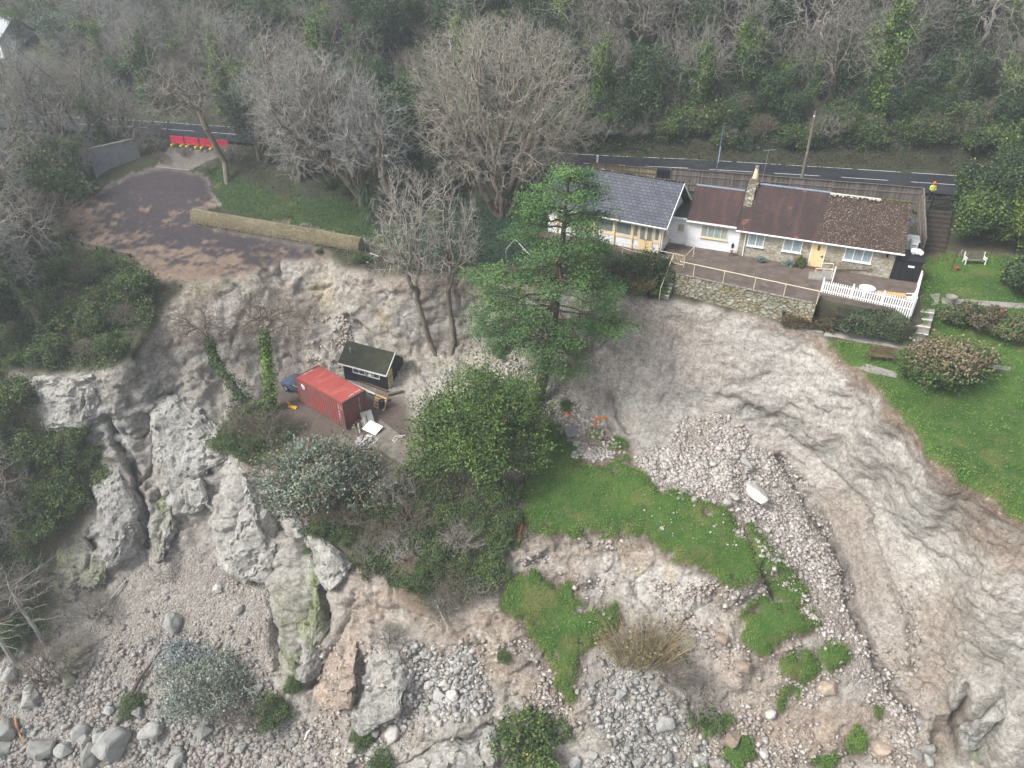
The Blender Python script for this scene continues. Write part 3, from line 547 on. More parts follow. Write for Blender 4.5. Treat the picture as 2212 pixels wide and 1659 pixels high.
def board_mat(name, c, pitch, axis='Z', var=.2, rough=.7, gap=.25):
    """boards: fine dark joints at every pitch along one object axis, grain along the boards"""
    m = N(name); v = m.coord(); s = m.n('SeparateXYZ'); m.l(v, s.inputs[0]); x = s.outputs[axis]
    k = m.math('DIVIDE', x, pitch); fr = m.math('FRACT', k); fl = m.math('FLOOR', k)
    wn = m.n('TexWhiteNoise', noise_dimensions='1D'); m.l(fl, wn.inputs['W'])
    tone = m.ramp(wn.outputs['Value'], [(0, tuple(q * (1 - var) for q in c)), (1, tuple(min(1, q * (1 + var)) for q in c))])
    sc = {'X': (14, 1, 1.2), 'Y': (1, 14, 1.2), 'Z': (1.2, 1.2, 14)}[axis]
    tone = m.mix(.5, tone, m.ramp(m.noise(m.map(v, sc), 2.2, 6, .7), [(.3, (.55, .55, .55)), (.7, (1.3, 1.3, 1.3))]), 'MULTIPLY')
    j = m.ramp(fr, [(.0, (gap, gap, gap)), (.10, (1, 1, 1)), (.93, (1, 1, 1)), (1, (gap, gap, gap))]); c2 = m.mix(1, tone, j, 'MULTIPLY')
    m.bump(j, .6, .02); return m.out(c2, rough)
M = {}
M['slate'] = tile_mat('blue_grey_slate', (.078, .086, .108), (.115, .122, .145), .30, .42, .55, moss=None)
M['redtile'] = tile_mat('brown_red_clay_tiles', (.082, .052, .047), (.062, .045, .045), .2, .27, .8, streak=(.105, .058, .042), odd=(.22, .085, .05))
M['lichtile'] = tile_mat('lichen_spotted_clay_tiles', (.072, .046, .036), (.055, .038, .03), .115, .18, .9, lichen=(.36, .28, .22))
M['oldtile'] = tile_mat('dark_wing_tiles', (.085, .05, .048), (.07, .046, .044), .2, .27, .8, streak=(.12, .06, .04), odd=(.20, .08, .05))
M['mosstile'] = tile_mat('mossy_felt_tiles', (.040, .043, .032), (.052, .055, .036), .16, .3, .95, moss=(.060, .066, .018))
M['render'] = board_mat('white_weatherboard', (.78, .79, .80), .17, 'Z', .03, .6, .72)
M['white'] = worn('white_paint', (.80, .80, .79), .06, 3, .5); M['wwhite'] = worn('weathered_white_paint', (.72, .72, .69), .12, 4, .6, dirt=(.45, .44, .38))
M['cream'] = worn('cream_paint', (.75, .60, .40), .07, 3, .5); M['yellow'] = worn('buttery_door_paint', (.76, .58, .32), .06, 2, .5); M['pcream'] = worn('pale_cream_rail_paint', (.70, .60, .44), .08, 4, .5)
M['stone'] = stone_mat('rough_greensand_stone', (.40, .37, .30), (.47, .44, .37), 2.6, (.36, .335, .275)); M['terr'] = stone_mat('mossy_retaining_stone', (.27, .26, .20), (.36, .345, .28), 2.3, (.13, .12, .085), .6)
M['chim'] = stone_mat('lichen_chimney_stone', (.20, .17, .13), (.26, .23, .18), 3.5, (.10, .085, .06), .4)
M['black'] = board_mat('black_stained_boards', (.018, .019, .021), .14, 'Z', .35, .6, .35); M['blackv'] = board_mat('black_upright_boards', (.018, .019, .022), .12, 'X', .35, .55, .4)
M['fence'] = board_mat('weathered_fence_boards', (.155, .135, .125), .15, 'X', .4, .9, .35); M['fencep'] = board_mat('pale_new_fence_boards', (.30, .26, .15), .13, 'X', .25, .9, .45)
M['wood'] = worn('old_grey_timber', (.17, .145, .12), .35, 5, .9); M['brownwood'] = worn('brown_timber', (.13, .085, .055), .35, 5, .8); M['pine'] = worn('pale_pine', (.52, .35, .17), .2, 4, .7)
M['darkroof'] = worn('dark_felt', (.045, .05, .045), .35, 2, .7, dirt=(.06, .075, .03)); M['lead'] = worn('blue_grey_lead', (.22, .26, .33), .2, 5, .5)
M['conc'] = worn('grey_concrete', (.27, .255, .23), .22, 1.5, .9, dirt=(.15, .15, .10)); M['patio'] = worn('damp_brown_paving', (.125, .098, .082), .3, 1.2, .75, dirt=(.19, .16, .13))
M['steel'] = worn('galvanised_steel', (.38, .39, .40), .15, 4, .45, metal=.6); M['dark'] = worn('black_paint', (.016, .017, .02), .3, 5, .5); M['terra'] = worn('terracotta', (.30, .115, .055), .2, 6, .8)
def glass_mat(name, c):
    m = N(name); v = m.coord(); c_ = m.ramp(m.noise(m.map(v, (9, 9, .6)), 1.2, 3), [(.35, tuple(x * .72 for x in c)), (.65, tuple(x * 1.15 for x in c))]); m.b.inputs['Coat Weight'].default_value = .7; m.b.inputs['Coat Roughness'].default_value = .05; return m.out(c_, .35)
M['curtain'] = glass_mat('curtained_glass', (.30, .37, .39)); M['glass'] = glass_mat('dark_glass', (.085, .10, .105)); M['vglass'] = glass_mat('veranda_glass', (.19, .23, .22))

def roof_sheet(name, mat, corners, parent, th=.07, nx=24, nz=14, wav=.018, label=None):
    """a tiled slope: corners bottom-left, bottom-right, top-right, top-left; UV in metres, gently uneven, with thickness"""
    a, b, c, d = [Vector(x) for x in corners]; L = (b - a).length; H = (d - a).length; nrm = (b - a).cross(d - a).normalized()
    me = bpy.data.meshes.new(name); vs = []; uv = []
    for j in range(nz + 1):
        for i in range(nx + 1):
            s, t = i / nx, j / nz; p = (a * (1 - s) + b * s) * (1 - t) + (d * (1 - s) + c * s) * t
            w_ = (random.random() - .5) * wav if 0 < i < nx else 0
            vs.append(p + nrm * (w_ - .02 * math.sin(math.pi * s) * math.sin(math.pi * t))); uv.append((s * L, t * H))
    fs = []; W1 = nx + 1
    for j in range(nz):
        for i in range(nx): fs.append((j * W1 + i, j * W1 + i + 1, (j + 1) * W1 + i + 1, (j + 1) * W1 + i))
    k = len(vs); ring = [i for i in range(W1)] + [(j + 1) * W1 - 1 for j in range(1, nz + 1)] + [nz * W1 + i for i in range(nx - 1, -1, -1)] + [j * W1 for j in range(nz - 1, 0, -1)]
    lo = {}
    for r in ring: lo[r] = len(vs); vs.append(vs[r] - nrm * th); uv.append(uv[r])
    for q, r in enumerate(ring): s_ = ring[(q + 1) % len(ring)]; fs.append((r, lo[r], lo[s_], s_))
    c0 = [lo[0], lo[nx], lo[(nz + 1) * W1 - 1], lo[nz * W1]]; fs.append(tuple(reversed([lo[r] for r in ring])))
    me.from_pydata(vs, [], fs); ul = me.uv_layers.new(name='UVMap')
    for lp in me.loops: ul.data[lp.index].uv = uv[lp.vertex_index]
    me.materials.append(mat); o = bpy.data.objects.new(name, me); COL.objects.link(o); o.parent = parent
    if label: o['label'] = label
    return o
def window(parent, x0, x1, z0, z1, y, n, frame, pane, depth=.10, sill=True, axis='x', side=-1, t=.07):
    """framed window on the wall face at y (or x): frame proud of the wall, n lights with panes, a sill"""
    fb, pb = MB(), MB()
    def bx(mb, a, b, q0, q1, d0, d1):
        if axis == 'x': mb.span((a, y + side * d0, q0), (b, y + side * d1, q1))
        else: mb.span((y + side * d0, a, q0), (y + side * d1, b, q1))
    bx(fb, x0, x1, z0, z0 + t, -.04, .05); bx(fb, x0, x1, z1 - t, z1, -.04, .05)
    for k in range(n + 1):
        c = x0 + (x1 - x0) * k / n; lo, hi = (c - t / 2, c + t / 2) if 0 < k < n else ((c, c + t) if k == 0 else (c - t, c)); bx(fb, lo, hi, z0 + t, z1 - t, -.04, .048)
    f = fb.build('window', frame, parent); bx(pb, x0 + .02, x1 - .02, z0 + .02, z1 - .02, -.03, .012); pb.build('pane', pane, f)
    if sill: sb = MB(); bx(sb, x0 - .06, x1 + .06, z0 - .07, z0 - .003, 0, .13); sb.build('sill', frame, f)
    return f
def gable_walls(mb, x0, x1, y0, y1, h, ridge_y, ridge_z, t=.3):
    """four walls with gables as one shell"""
    mb.span((x0, y0, -.6), (x1, y0 + t, h)); mb.span((x0, y1 - t, -.6), (x1, y1, h))
    for x in (x0, x1 - t):
        mb.prism([(x, y0 + t, -.6), (x, y1 - t, -.6), (x, y1 - t, h - .02), (x, ridge_y, ridge_z - .12), (x, y0 + t, h - .02)], (t, 0, 0))

# ------------------------------------------------------------------ stone cottage with its white wing
ROT_C = R(-22.8); cot = thing('cottage', 'long stone cottage with brown tiled roof, white boarded wing and a yellow front door', 'house', (29.35, 50.4, 0), ROT_C)
w_ = MB(); gable_walls(w_, -11.6, 0, 0, 7.1, 2.42, 3.5, 5.0); w_.build('stone_wall', M['stone'], cot)
w_ = MB(); gable_walls(w_, -15.9, -11.61, .3, 5.0, 2.5, 2.6, 4.55); w_.span((-17.7, .45, -.6), (-15.91, .72, 2.38)); w_.span((-17.7, .72, -.6), (-17.5, 4.5, 2.5)); w_.build('wing_wall', M['render'], cot)
_s = (5.0 - 2.38) / 3.8
roof_sheet('roof', M['redtile'], [(-11.95, -.36, 2.38), (-5.9, -.36, 2.38), (-5.6, 3.5, 5.05), (-11.95, 3.5, 5.05)], cot, label='smooth red-brown tiled half of the roof')
roof_sheet('roof', M['lichtile'], [(-5.9, -.38, 2.39), (.48, -.38, 2.39), (.48, 3.5, 5.06), (-5.6, 3.5, 5.06)], cot, wav=.05, label='rough half of the roof spotted with pale lichen')
roof_sheet('roof', M['redtile'], [(.48, 7.35, 2.38), (-11.95, 7.35, 2.38), (-11.95, 3.52, 5.04), (.48, 3.52, 5.04)], cot)
roof_sheet('wing_roof', M['oldtile'], [(-16.05, -.02, 2.46), (-11.97, -.02, 2.46), (-11.97, 2.6, 4.62), (-16.05, 2.6, 4.62)], cot, nx=12)
roof_sheet('wing_roof', M['oldtile'], [(-11.97, 5.2, 2.46), (-16.05, 5.2, 2.46), (-16.05, 2.62, 4.61), (-11.97, 2.62, 4.61)], cot, nx=12)
b = MB(); b.prism([(-17.75, .2, 2.42), (-16.07, .2, 2.42), (-16.07, 4.6, 2.85), (-17.75, 4.6, 2.85)], (0, 0, .09)); b.build('flat_roof', M['darkroof'], cot)
b = MB(); b.span((-17.75, .14, 2.40), (-16.07, .197, 2.56)); b.span((-16.06, -.10, 2.36), (-11.98, -.035, 2.50)); b.build('fascia', M['white'], cot)
b = MB(); b.tube([(-11.98, -.46, 2.33), (.50, -.46, 2.33)], .065, 8); b.span((-11.9, -.40, 2.22), (.46, -.36, 2.36)); b.build('gutter', M['white'], cot)
b = MB(); b.tube([(-11.35, -.42, 2.28), (-11.15, -.1, 2.1), (-11.12, -.09, 0)], .045, 8); b.tube([(-11.8, -.42, 2.3), (-11.35, -.42, 2.28)], .04, 8); b.build('downpipe', M['white'], cot)
b = MB()
for i in range(24): b.tube([(-5.4 + i * .245, 3.52, 5.08 + random.uniform(-.015, .015)), (-5.4 + i * .245 + .235, 3.52, 5.08)], .10, 8)
b.build('ridge_tiles', worn('moss_on_ridge', (.085, .085, .03), .5, 4, .95), cot)
b = MB()
for i in range(18): b.tube([(-11.5 + i * .33, 3.52, 5.08), (-11.5 + i * .33 + .31, 3.52, 5.085)], .09, 8)
b.build('ridge_tiles', M['lead'], cot)
b = MB(); [b.tube([(-16 + i * .33, 2.61, 4.66), (-16 + i * .33 + .31, 2.61, 4.66)], .085, 8) for i in range(12)]; b.build('ridge_tiles', M['lead'], cot)
b = MB(); b.prism([(-5.6, 3.3, 5.06), (-1.9, 3.3, 5.06), (-1.9, 3.36, 5.1), (-5.6, 3.36, 5.1)], (0, 0, .05))
for i in range(60): b.box((random.uniform(-5.6, -1.8), 3.25 + random.uniform(-.18, .12), 5.02 + random.uniform(-.05, .1)), (.09, .07, .06), random.random() * 3)
b.build('ridge_mortar', worn('white_mortar', (.55, .54, .5), .2, 6, .9), cot)
ch = MB(); ch.prism([(-11.92, 3.05, 3.6), (-11.12, 3.05, 3.6), (-11.12, 3.95, 3.6), (-11.92, 3.95, 3.6)], (0, 0, 1.72)); ch.box((-11.52, 3.5, 5.40), (.66, .74, .2)); ch.prism([(-11.95, 1.6, 3.75), (-11.25, 1.6, 3.75), (-11.25, 3.04, 5.15), (-11.95, 3.04, 5.15)], (0, 0, -.55)); cho = ch.build('chimney', M['chim'], cot, .04)
p_ = MB(); p_.lathe([(.22, 5.49), (.23, 5.6), (.18, 6.0), (.14, 6.2), (.16, 6.25), (.16, 6.3)], (-11.52, 3.5, 0)); p_.build('chimney_pot', M['cream'], cho); p_ = MB(); p_.lathe([(.12, 6.3), (.12, 6.4), (.16, 6.42), (.15, 6.54), (.05, 6.58)], (-11.52, 3.5, 0)); p_.build('cowl', M['steel'], cho)
for x0, x1, n in ((-10.95, -9.65, 2), (-8.2, -6.75, 2), (-3.6, -1.6, 3)): window(cot, x0, x1, 1.1, 2.2, 0, n, M['white'], M['curtain'])
window(cot, -14.8, -12.6, 1.12, 2.2, .3, 4, M['cream'], M['curtain']); window(cot, -16.8, -16.2, 1.2, 1.95, .45, 1, M['cream'], M['curtain'])
d_ = MB(); d_.span((-5.98, -.06, .06), (-5.02, .02, 2.18)); do = d_.build('door', M['yellow'], cot)
d_ = MB(); d_.span((-6.06, -.05, 0), (-5.985, .03, 2.28)); d_.span((-5.015, -.05, 0), (-4.94, .03, 2.28)); d_.span((-5.985, -.05, 2.19), (-5.015, .03, 2.28)); d_.build('frame', M['white'], do)
d_ = MB(); d_.span((-5.6, -.075, 1.55), (-5.42, -.062, 2.0)); d_.build('pane', M['glass'], do); d_ = MB(); d_.span((-5.14, -.1, 1.0), (-5.08, -.062, 1.2)); d_.bar((-5.11, -.1, 1.1), (-5.26, -.1, 1.1), .03); d_.build('handle', M['dark'], do)
d_ = MB(); d_.span((-6.0, -.5, .14), (-5.0, -.03, .17)); tag(d_.build('door_mat', worn('rust_mat', (.13, .055, .04), .3, 9, .95)), 'rust-brown door mat in front of the yellow cottage door', 'door mat'); bpy.data.objects['door_mat'].matrix_world = Matrix.Translation((29.35, 50.4, 0)) @ Matrix.Rotation(ROT_C, 4, 'Z')
b = MB(); b.box((-.62, -.09, 1.95), (.16, .16, .26)); b.lathe([(.05, 2.08), (.11, 2.1), (.02, 2.2)], (-.62, -.09, 0), 8); b.build('wall_lamp', M['dark'], cot)
def CW(x, y, z=0): return Matrix.Translation((29.35, 50.4, 0)) @ Matrix.Rotation(ROT_C, 4, 'Z') @ Vector((x, y, z))

# ------------------------------------------------------------------ slate bungalow with the cream veranda
bun = thing('bungalow', 'slate roofed bungalow with a cream timber veranda and glazed double doors', 'house', (12.6, 54.8, 0), math.atan2(-.477, .879))
w_ = MB(); gable_walls(w_, -10.9, -.5, .4, 6.3, 2.52, 3.35, 5.0, .25); w_.build('wall', M['render'], bun)
roof_sheet('roof', M['slate'], [(-11.5, -.1, 2.5), (0, -.1, 2.5), (0, 3.4, 5.2), (-11.5, 3.4, 5.2)], bun, wav=.02); roof_sheet('roof', M['slate'], [(0, 6.9, 2.5), (-11.5, 6.9, 2.5), (-11.5, 3.42, 5.19), (0, 3.42, 5.19)], bun)
b = MB()
for i in range(40): b.tube([(-11.5 + i * .2875, 3.41, 5.24 + random.uniform(-.02, .02)), (-11.5 + i * .2875 + .27, 3.41, 5.24)], .10, 7)
b.build('ridge_tiles', tile_mat('lichened_ridge', (.06, .045, .035), (.09, .07, .05), .1, .12, .9, lichen=(.45, .40, .34), moss=(.07, .075, .02)), bun)
for s, (ya, yb) in enumerate(((-.14, 3.41), (6.94, 3.41))):
    for x in (.005, -11.555): MB().prism([(x, ya, 2.30), (x, ya, 2.50), (x, yb, 5.22), (x, yb, 5.0)], (.05, 0, 0)).build('bargeboard', M['white'], bun)
b = MB(); b.tube([(-11.5, -.17, 2.44), (0, -.17, 2.44)], .06, 8); b.span((-11.45, -.1, 2.28), (-.03, -.06, 2.44)); b.build('gutter', M['white'], bun)
b = MB(); b.tube([(-.40, .2, 2.4), (-.40, .36, 2.2), (-.40, .36, 0)], .045); b.build('downpipe', M['white'], bun)
b = MB(); b.span((-10.92, .34, .86), (-2.45, .395, 1.05)); b.span((-1.15, .34, .86), (-.46, .395, 1.05)); b.span((-.5, .35, .86), (-.44, 3.0, 1.05)); b.span((-10.92, .34, 2.3), (-.46, .395, 2.52)); b.build('sill_band', M['cream'], bun)
def bracket(mb, x, y, z, s):
    prev = None
    for k in range(7):
        a = math.pi / 2 * k / 6; p = Vector((x + s * .42 * (1 - math.cos(a)), y, z - .5 + .5 * math.sin(a)))
        if prev: mb.bar(prev, p, .07, .06)
        prev = p
for x in (-.56, -3.0, -4.62, -6.4, -8.2, -10.0):
    b = MB(); b.span((x - .07, .27, .0 if x < -.6 else .0), (x + .07, .337, 2.44)); b.build('post', M['cream'], bun); b = MB(); bracket(b, x - .07, .30, 2.44, -1); bracket(b, x + .07, .30, 2.44, 1); b.build('bracket', M['cream'], bun)
MB().bar((-.42, .9, 2.1), (-.05, .9, 2.5), .08).build('bracket', M['cream'], bun); MB().bar((-.42, 2.6, 3.4), (-.05, 2.6, 4.2), .08).build('bracket', M['cream'], bun)
for x0, x1, n in ((-4.52, -3.1, 1), (-2.92, -2.5, 1), (-1.1, -.66, 1), (-6.3, -4.72, 1), (-8.1, -6.5, 2), (-9.9, -8.3, 2)): window(bun, x0, x1, 1.06, 2.28, .4, n, M['cream'], M['vglass'], sill=False)
window(bun, .6, 1.7, 1.06, 2.2, -.5, 1, M['cream'], M['vglass'], sill=False, axis='y', side=1)
for x0, x1 in ((-2.42, -1.82), (-1.80, -1.2)):
    d_ = MB(); d_.span((x0, .33, .05), (x1, .41, 2.26)); do = d_.build('door', M['yellow'], bun); p_ = MB(); p_.span((x0 + .09, .322, .98), (x1 - .09, .337, 2.12)); p_.build('pane', M['vglass'], do)
    p_ = MB(); hx = x1 - .06 if x0 < -2 else x0 + .06; p_.box((hx, .31, 1.0), (.03, .05, .12)); p_.build('handle', M['dark'], do)
b = MB(); b.span((-11.2, -.9, -.5), (.3, .33, .03)); b.build('veranda_step', M['patio'], bun)

# ------------------------------------------------------------------ black timber garden store by the cottage gable
st = thing('garden_store', 'low black boarded store with a white name plate, against the cottage gable', 'shed', CW(.03, .0), ROT_C)
b = MB(); b.span((.02, .0, -.3), (1.9, 1.3, 1.75)); b.build('wall', M['blackv'], st); b = MB(); b.prism([(-.02, -.12, 1.76), (2.0, -.12, 1.76), (2.0, 1.45, 2.02), (-.02, 1.45, 2.02)], (0, 0, .06)); b.build('roof', M['dark'], st); b = MB(); b.span((.02, -.05, .05), (.9, -.003, 1.7)); d_ = b.build('door', M['blackv'], st); b = MB(); b.span((.98, -.03, 1.25), (1.42, -.004, 1.4)); b.build('name_plate', M['white'], st)

# ------------------------------------------------------------------ black shed in the landslip
sh = thing('shed', 'black boarded shed with a mossy roof and open cream door, marooned below the scar', 'shed', at_z(745, 818, -11), math.atan2(-1.75, 4.15))
sh.rotation_euler = (R(1.0), R(1.2), math.atan2(-1.75, 4.15))
b = MB(); b.span((0, 0, 0), (4.5, .08, 1.98)); b.span((0, 2.7, 0), (4.5, 2.78, 1.98))
for x in (0, 4.42): b.prism([(x, .08, 0), (x, 2.7, 0), (x, 2.7, 1.96), (x, 1.39, 3.02), (x, .08, 1.96)], (.08, 0, 0))
b.build('wall', M['black'], sh)
roof_sheet('roof', M['mosstile'], [(-.28, -.28, 1.83), (4.62, -.28, 1.83), (4.62, 1.39, 3.18), (-.28, 1.39, 3.18)], sh, nx=20); roof_sheet('roof', M['mosstile'], [(4.62, 3.06, 1.83), (-.28, 3.06, 1.83), (-.28, 1.4, 3.17), (4.62, 1.4, 3.17)], sh, nx=20)
b = MB(); b.prism([(4.63, -.3, 1.66), (4.63, -.3, 1.82), (4.63, 1.39, 3.17), (4.63, 1.39, 3.0)], (.05, 0, 0)); b.prism([(4.63, 3.08, 1.6), (4.63, 3.08, 1.82), (4.63, 1.4, 3.17), (4.63, 1.4, 2.96)], (.05, 0, 0)); b.span((-.28, -.33, 1.68), (4.62, -.285, 1.82)); b.build('bargeboard', M['wwhite'], sh)
for x0 in (1.0, 2.45): window(sh, x0, x0 + 1.3, .98, 1.60, 0, 2, M['white'], M['glass'], sill=False, t=.05)
b = MB(); b.span((2.62, -.056, 1.08), (2.95, -.05, 1.4)); b.build('paper', M['white'], sh)
b = MB(); b.box(None, (.05, .76, 1.85), M=Matrix.Translation((4.54, .44, .98))); do = b.build('door', worn('faded_cream_door', (.52, .46, .27), .12, 3, .7), sh); b = MB(); b.box((4.57, .44, 1.25), (.03, .74, .08)); b.build('ledge', M['wood'], do)
b = MB(); b.lathe([(.06, 2.55), (.06, 3.0), (.09, 3.02), (.09, 3.08)], (.62, .55, 0), 10); b.build('flue', M['steel'], sh)
b = MB(); b.span((-.1, -.12, -.25), (4.6, .0, -.02)); b.build('bearer', M['brownwood'], sh)

# ------------------------------------------------------------------ house among the trees, far left
fw = thing('white_house', 'white house with pale grey roof glimpsed through trees at the far left', 'house', at_d(-16, 150, 104), R(-15))
b = MB(); gable_walls(b, -5, 3.0, 0, 7, 4.2, 3.5, 6.4); b.build('wall', M['white'], fw); roof_sheet('roof', worn('bright_wet_roof', (.42, .44, .47), .2, 2, .5), [(-5.4, -.4, 4.0), (3.4, -.4, 4.0), (3.4, 3.5, 6.6), (-5.4, 3.5, 6.6)], fw); roof_sheet('roof', M['slate'], [(3.4, 7.4, 4), (-5.4, 7.4, 4), (-5.4, 3.5, 6.6), (3.4, 3.5, 6.6)], fw)
for x in (-3, .5): window(fw, x, x + 1.2, 1.6, 2.9, 0, 2, M['white'], M['glass'])
# ------------------------------------------------------------------ road, markings, paths, terrace, steps
def strip(name, pts_a, pts_b, mat, lift=.05, sub=6, kind='structure'):
    """a laid sheet between two edge lines (world points)"""
    A, B = [], []
    for L, O in ((pts_a, A), (pts_b, B)):
        for i in range(len(L) - 1):
            for k in range(sub): O.append(L[i].lerp(L[i + 1], k / sub))
        O.append(L[-1])
    vs = []; n = len(A); K = 4
    for a, b in zip(A, B):
        for k in range(K + 1): vs.append(tuple(a.lerp(b, k / K) + Vector((0, 0, lift))))
    fs = [(i * (K + 1) + k, i * (K + 1) + k + 1, (i + 1) * (K + 1) + k + 1, (i + 1) * (K + 1) + k) for i in range(n - 1) for k in range(K)]
    o = MB().add(vs, fs).build(name, mat)
    if kind: o['kind'] = kind
    return o
m = N('wet_asphalt'); v = m.coord(); m.bump(m.noise(v, 40, 3), .4, .01)
MAT_ROAD = m.out(m.mix(m.ramp(m.noise(v, .35, 5, .6), [(.4, (0, 0, 0)), (.65, (1, 1, 1))]), (.026, .029, .034), (.042, .046, .052)), .55)
FAR = [at_z(x, y, z) for x, y, z in ((-400,240,2.6),(0,246,2.6),(300,262,2.5),(500,276,2.5),(900,306,2.5),(1270,336,2.4),(1500,346,2.4),(1800,364,2.4),(2140,386,2.4),(2620,415,2.4))]
NEAR = [at_z(x, y, z) for x, y, z in ((-400,272,2.6),(0,278,2.6),(300,293,2.5),(500,309,2.5),(900,346,2.45),(1270,378,2.4),(1500,389,2.4),(1800,407,2.4),(2140,430,2.4),(2620,458,2.4))]
strip('road', FAR, NEAR, MAT_ROAD, .16)
MAT_MARK = worn('road_paint', (.62, .62, .60), .2, 3, .7, dirt=(.2, .2, .2))
def along(L, t):
    ds = [0]
    for a, b in zip(L[:-1], L[1:]): ds.append(ds[-1] + (b - a).length)
    t = min(max(t, 0), ds[-1] - 1e-4); i = max(k for k in range(len(ds) - 1) if ds[k] <= t); return L[i].lerp(L[i + 1], (t - ds[i]) / (ds[i + 1] - ds[i]))
MID = [a.lerp(b, .52) for a, b in zip(FAR, NEAR)]; EL = [a.lerp(b, .05) for a, b in zip(FAR, NEAR)]; TOT = sum((b - a).length for a, b in zip(FAR[:-1], FAR[1:]))
b = MB()
def dash(b, L, t0, t1, w, z):
    p, q = along(L, t0), along(L, t1); d = (q - p).normalized(); n_ = Vector((-d.y, d.x, 0)) * w / 2; u = Vector((0, 0, z)); b.add([p - n_ + u, q - n_ + u, q + n_ + u, p + n_ + u], [(0, 1, 2, 3)])
t = 0
while t < TOT - 3:
    seg = random.uniform(2.6, 4.4); dash(b, EL, t, t + seg, .13, .172); t += seg + random.choice((.0, .12, .5))
t = 1.5
while t < TOT - 5: dash(b, MID, t, t + 4.2, .12, .172); t += 6.2
b.build('road_marking', MAT_MARK)['kind'] = 'structure'
tp = [at_z(*p) for p in ((1440,574,0),(1462,591,0),(1600,621,0),(1762,656,0),(1774,640,0),(1969,676,0),(1990,610,0),(1984,560,0))] + [CW(1.9, .6), CW(-11.6, .6), CW(-16, 1), CW(-17.8, 1)]
b = MB().prism([(p.x, p.y, -.3) for p in tp], (0, 0, .42)); b.build('terrace', M['patio'])['kind'] = 'structure'
b = MB()
for k in range(5):
    x = -15.2 + k * 2.0; p, q = CW(x, -5.2 + .0 * k), CW(x, -1.0); b.bar(p + Vector((0, 0, .123)), q + Vector((0, 0, .123)), .05, .008)
b.build('paving_joint', worn('mossy_joint', (.10, .12, .05), .4, 4, .9))['kind'] = 'structure'
def slab(name, pts, mat, th=.12, lift=.06):
    P3 = [Vector(p) + Vector((0, 0, lift)) for p in pts]; return MB().prism([p - Vector((0, 0, th)) for p in P3], (0, 0, th)).build(name, mat)
for quad in ([(1785,712),(1880,729),(1874,742),(1779,726)], [(1880,729),(1972,744),(1964,757),(1874,742)], [(1690,700),(1782,711),(1777,720),(1690,706)]): slab('garden_path', [P(*q) for q in quad], M['conc'])['kind'] = 'structure'
for quad in ([(1986,640),(2028,640),(2024,664),(1990,664)], [(1972,744),(1990,733),(2006,736),(1996,752),(1964,757)], [(2032,650),(2212,662),(2212,672),(2032,662)], [(2120,790),(2180,800),(2178,808),(2120,798)]): slab('garden_path', [P(*q) for q in quad], M['conc'], lift=.04)['kind'] = 'structure'

def stair(name, label, lo_l, lo_r, hi_l, hi_r, n, mat, nose=None, nosew=.05):
    """n solid treads rising from the low edge to the high edge; every tread a part, its painted nosing a sub-part"""
    r = thing(name, label, 'steps', lo_l); o = lo_l
    for k in range(n):
        t0, t1 = k / n, (k + 1) / n; a, b_, c, d = lo_l.lerp(hi_l, t0), lo_r.lerp(hi_r, t0), lo_r.lerp(hi_r, t1), lo_l.lerp(hi_l, t1); zt = lo_l.z + (hi_l.z - lo_l.z) * t1 - .02
        q = [Vector((p.x, p.y, 0)) - Vector((o.x, o.y, 0)) for p in (a, b_, c, d)]
        tr = MB().prism([(p.x, p.y, zt - o.z - .55) for p in q], (0, 0, .55)).build('tread', mat, r)
        if nose:
            f = (q[3] - q[0]).normalized() * .09; e = (q[0] - q[3]).normalized() * .012
            MB().prism([Vector((p.x, p.y, zt - o.z - .05)) for p in (q[0] + e, q[1] + e, q[1] + f, q[0] + f)], (0, 0, .056)).build('nosing', nose, tr)
    return r
MAT_NOSE = worn('white_step_paint', (.66, .66, .64), .15, 6, .7)
stair('terrace_steps', 'steep dark steps with white nosings climbing beside the terrace wall', at_z(1422,640,-1.75), at_z(1444,644,-1.75), at_z(1447,574,0), at_z(1466,578,0), 8, M['conc'], MAT_NOSE)
stair('lower_garden_steps', 'narrow concrete steps with white nosings between the hedge and the flower bed', at_z(1966,757,-2.0), at_z(1994,762,-2.0), at_z(1986,664,-.35), at_z(2020,668,-.35), 6, M['conc'], MAT_NOSE)
stair('timber_steps', 'broad dark timber steps rising to the black picket gate', at_z(1996,542,-.15), at_z(2040,548,-.15), at_z(2006,452,2.1), at_z(2058,456,2.1), 9, worn('wet_dark_timber', (.06, .048, .036), .3, 3, .9))
# retaining wall of the terrace
r = thing('terrace_wall', 'mossy rubble stone retaining wall holding up the cottage terrace', 'wall', at_z(1462, 594, 0))
A, B = at_z(1460, 591, 0), at_z(1763, 657, 0); L = (B - A).length; r.location = A; r.rotation_euler.z = math.atan2(B.y - A.y, B.x - A.x)
me = MB(); nx = 60
for i in range(nx):
    for j in range(9): pass
def rough_wall(name, L, H, T, mat, parent, z0=0, amp=.035):
    """stone wall with an uneven face"""
    nx, nz = int(L / .16), int(H / .16); vs = []; fs = []
    for s, y in ((0, 0), (1, T)):
        for j in range(nz + 1):
            for i in range(nx + 1): vs.append((L * i / nx, y + (random.uniform(-amp, amp) if 0 < i < nx else 0), z0 - H + H * j / nz))
    W1 = nx + 1; o = W1 * (nz + 1)
    for j in range(nz):
        for i in range(nx): a = j * W1 + i; fs += [(a, a + 1, a + W1 + 1, a + W1), (o + a + W1, o + a + W1 + 1, o + a + 1, o + a)]
    for i in range(nx): a = nz * W1 + i; fs.append((a, a + 1, o + a + 1, o + a))
    for j in range(nz): a = j * W1; fs += [(a + W1, a, o + a, o + a + W1)[::-1], (a + nx, a + nx + W1, o + a + nx + W1, o + a + nx)[::-1]]
    return MB().add(vs, fs).build(name, mat, parent)
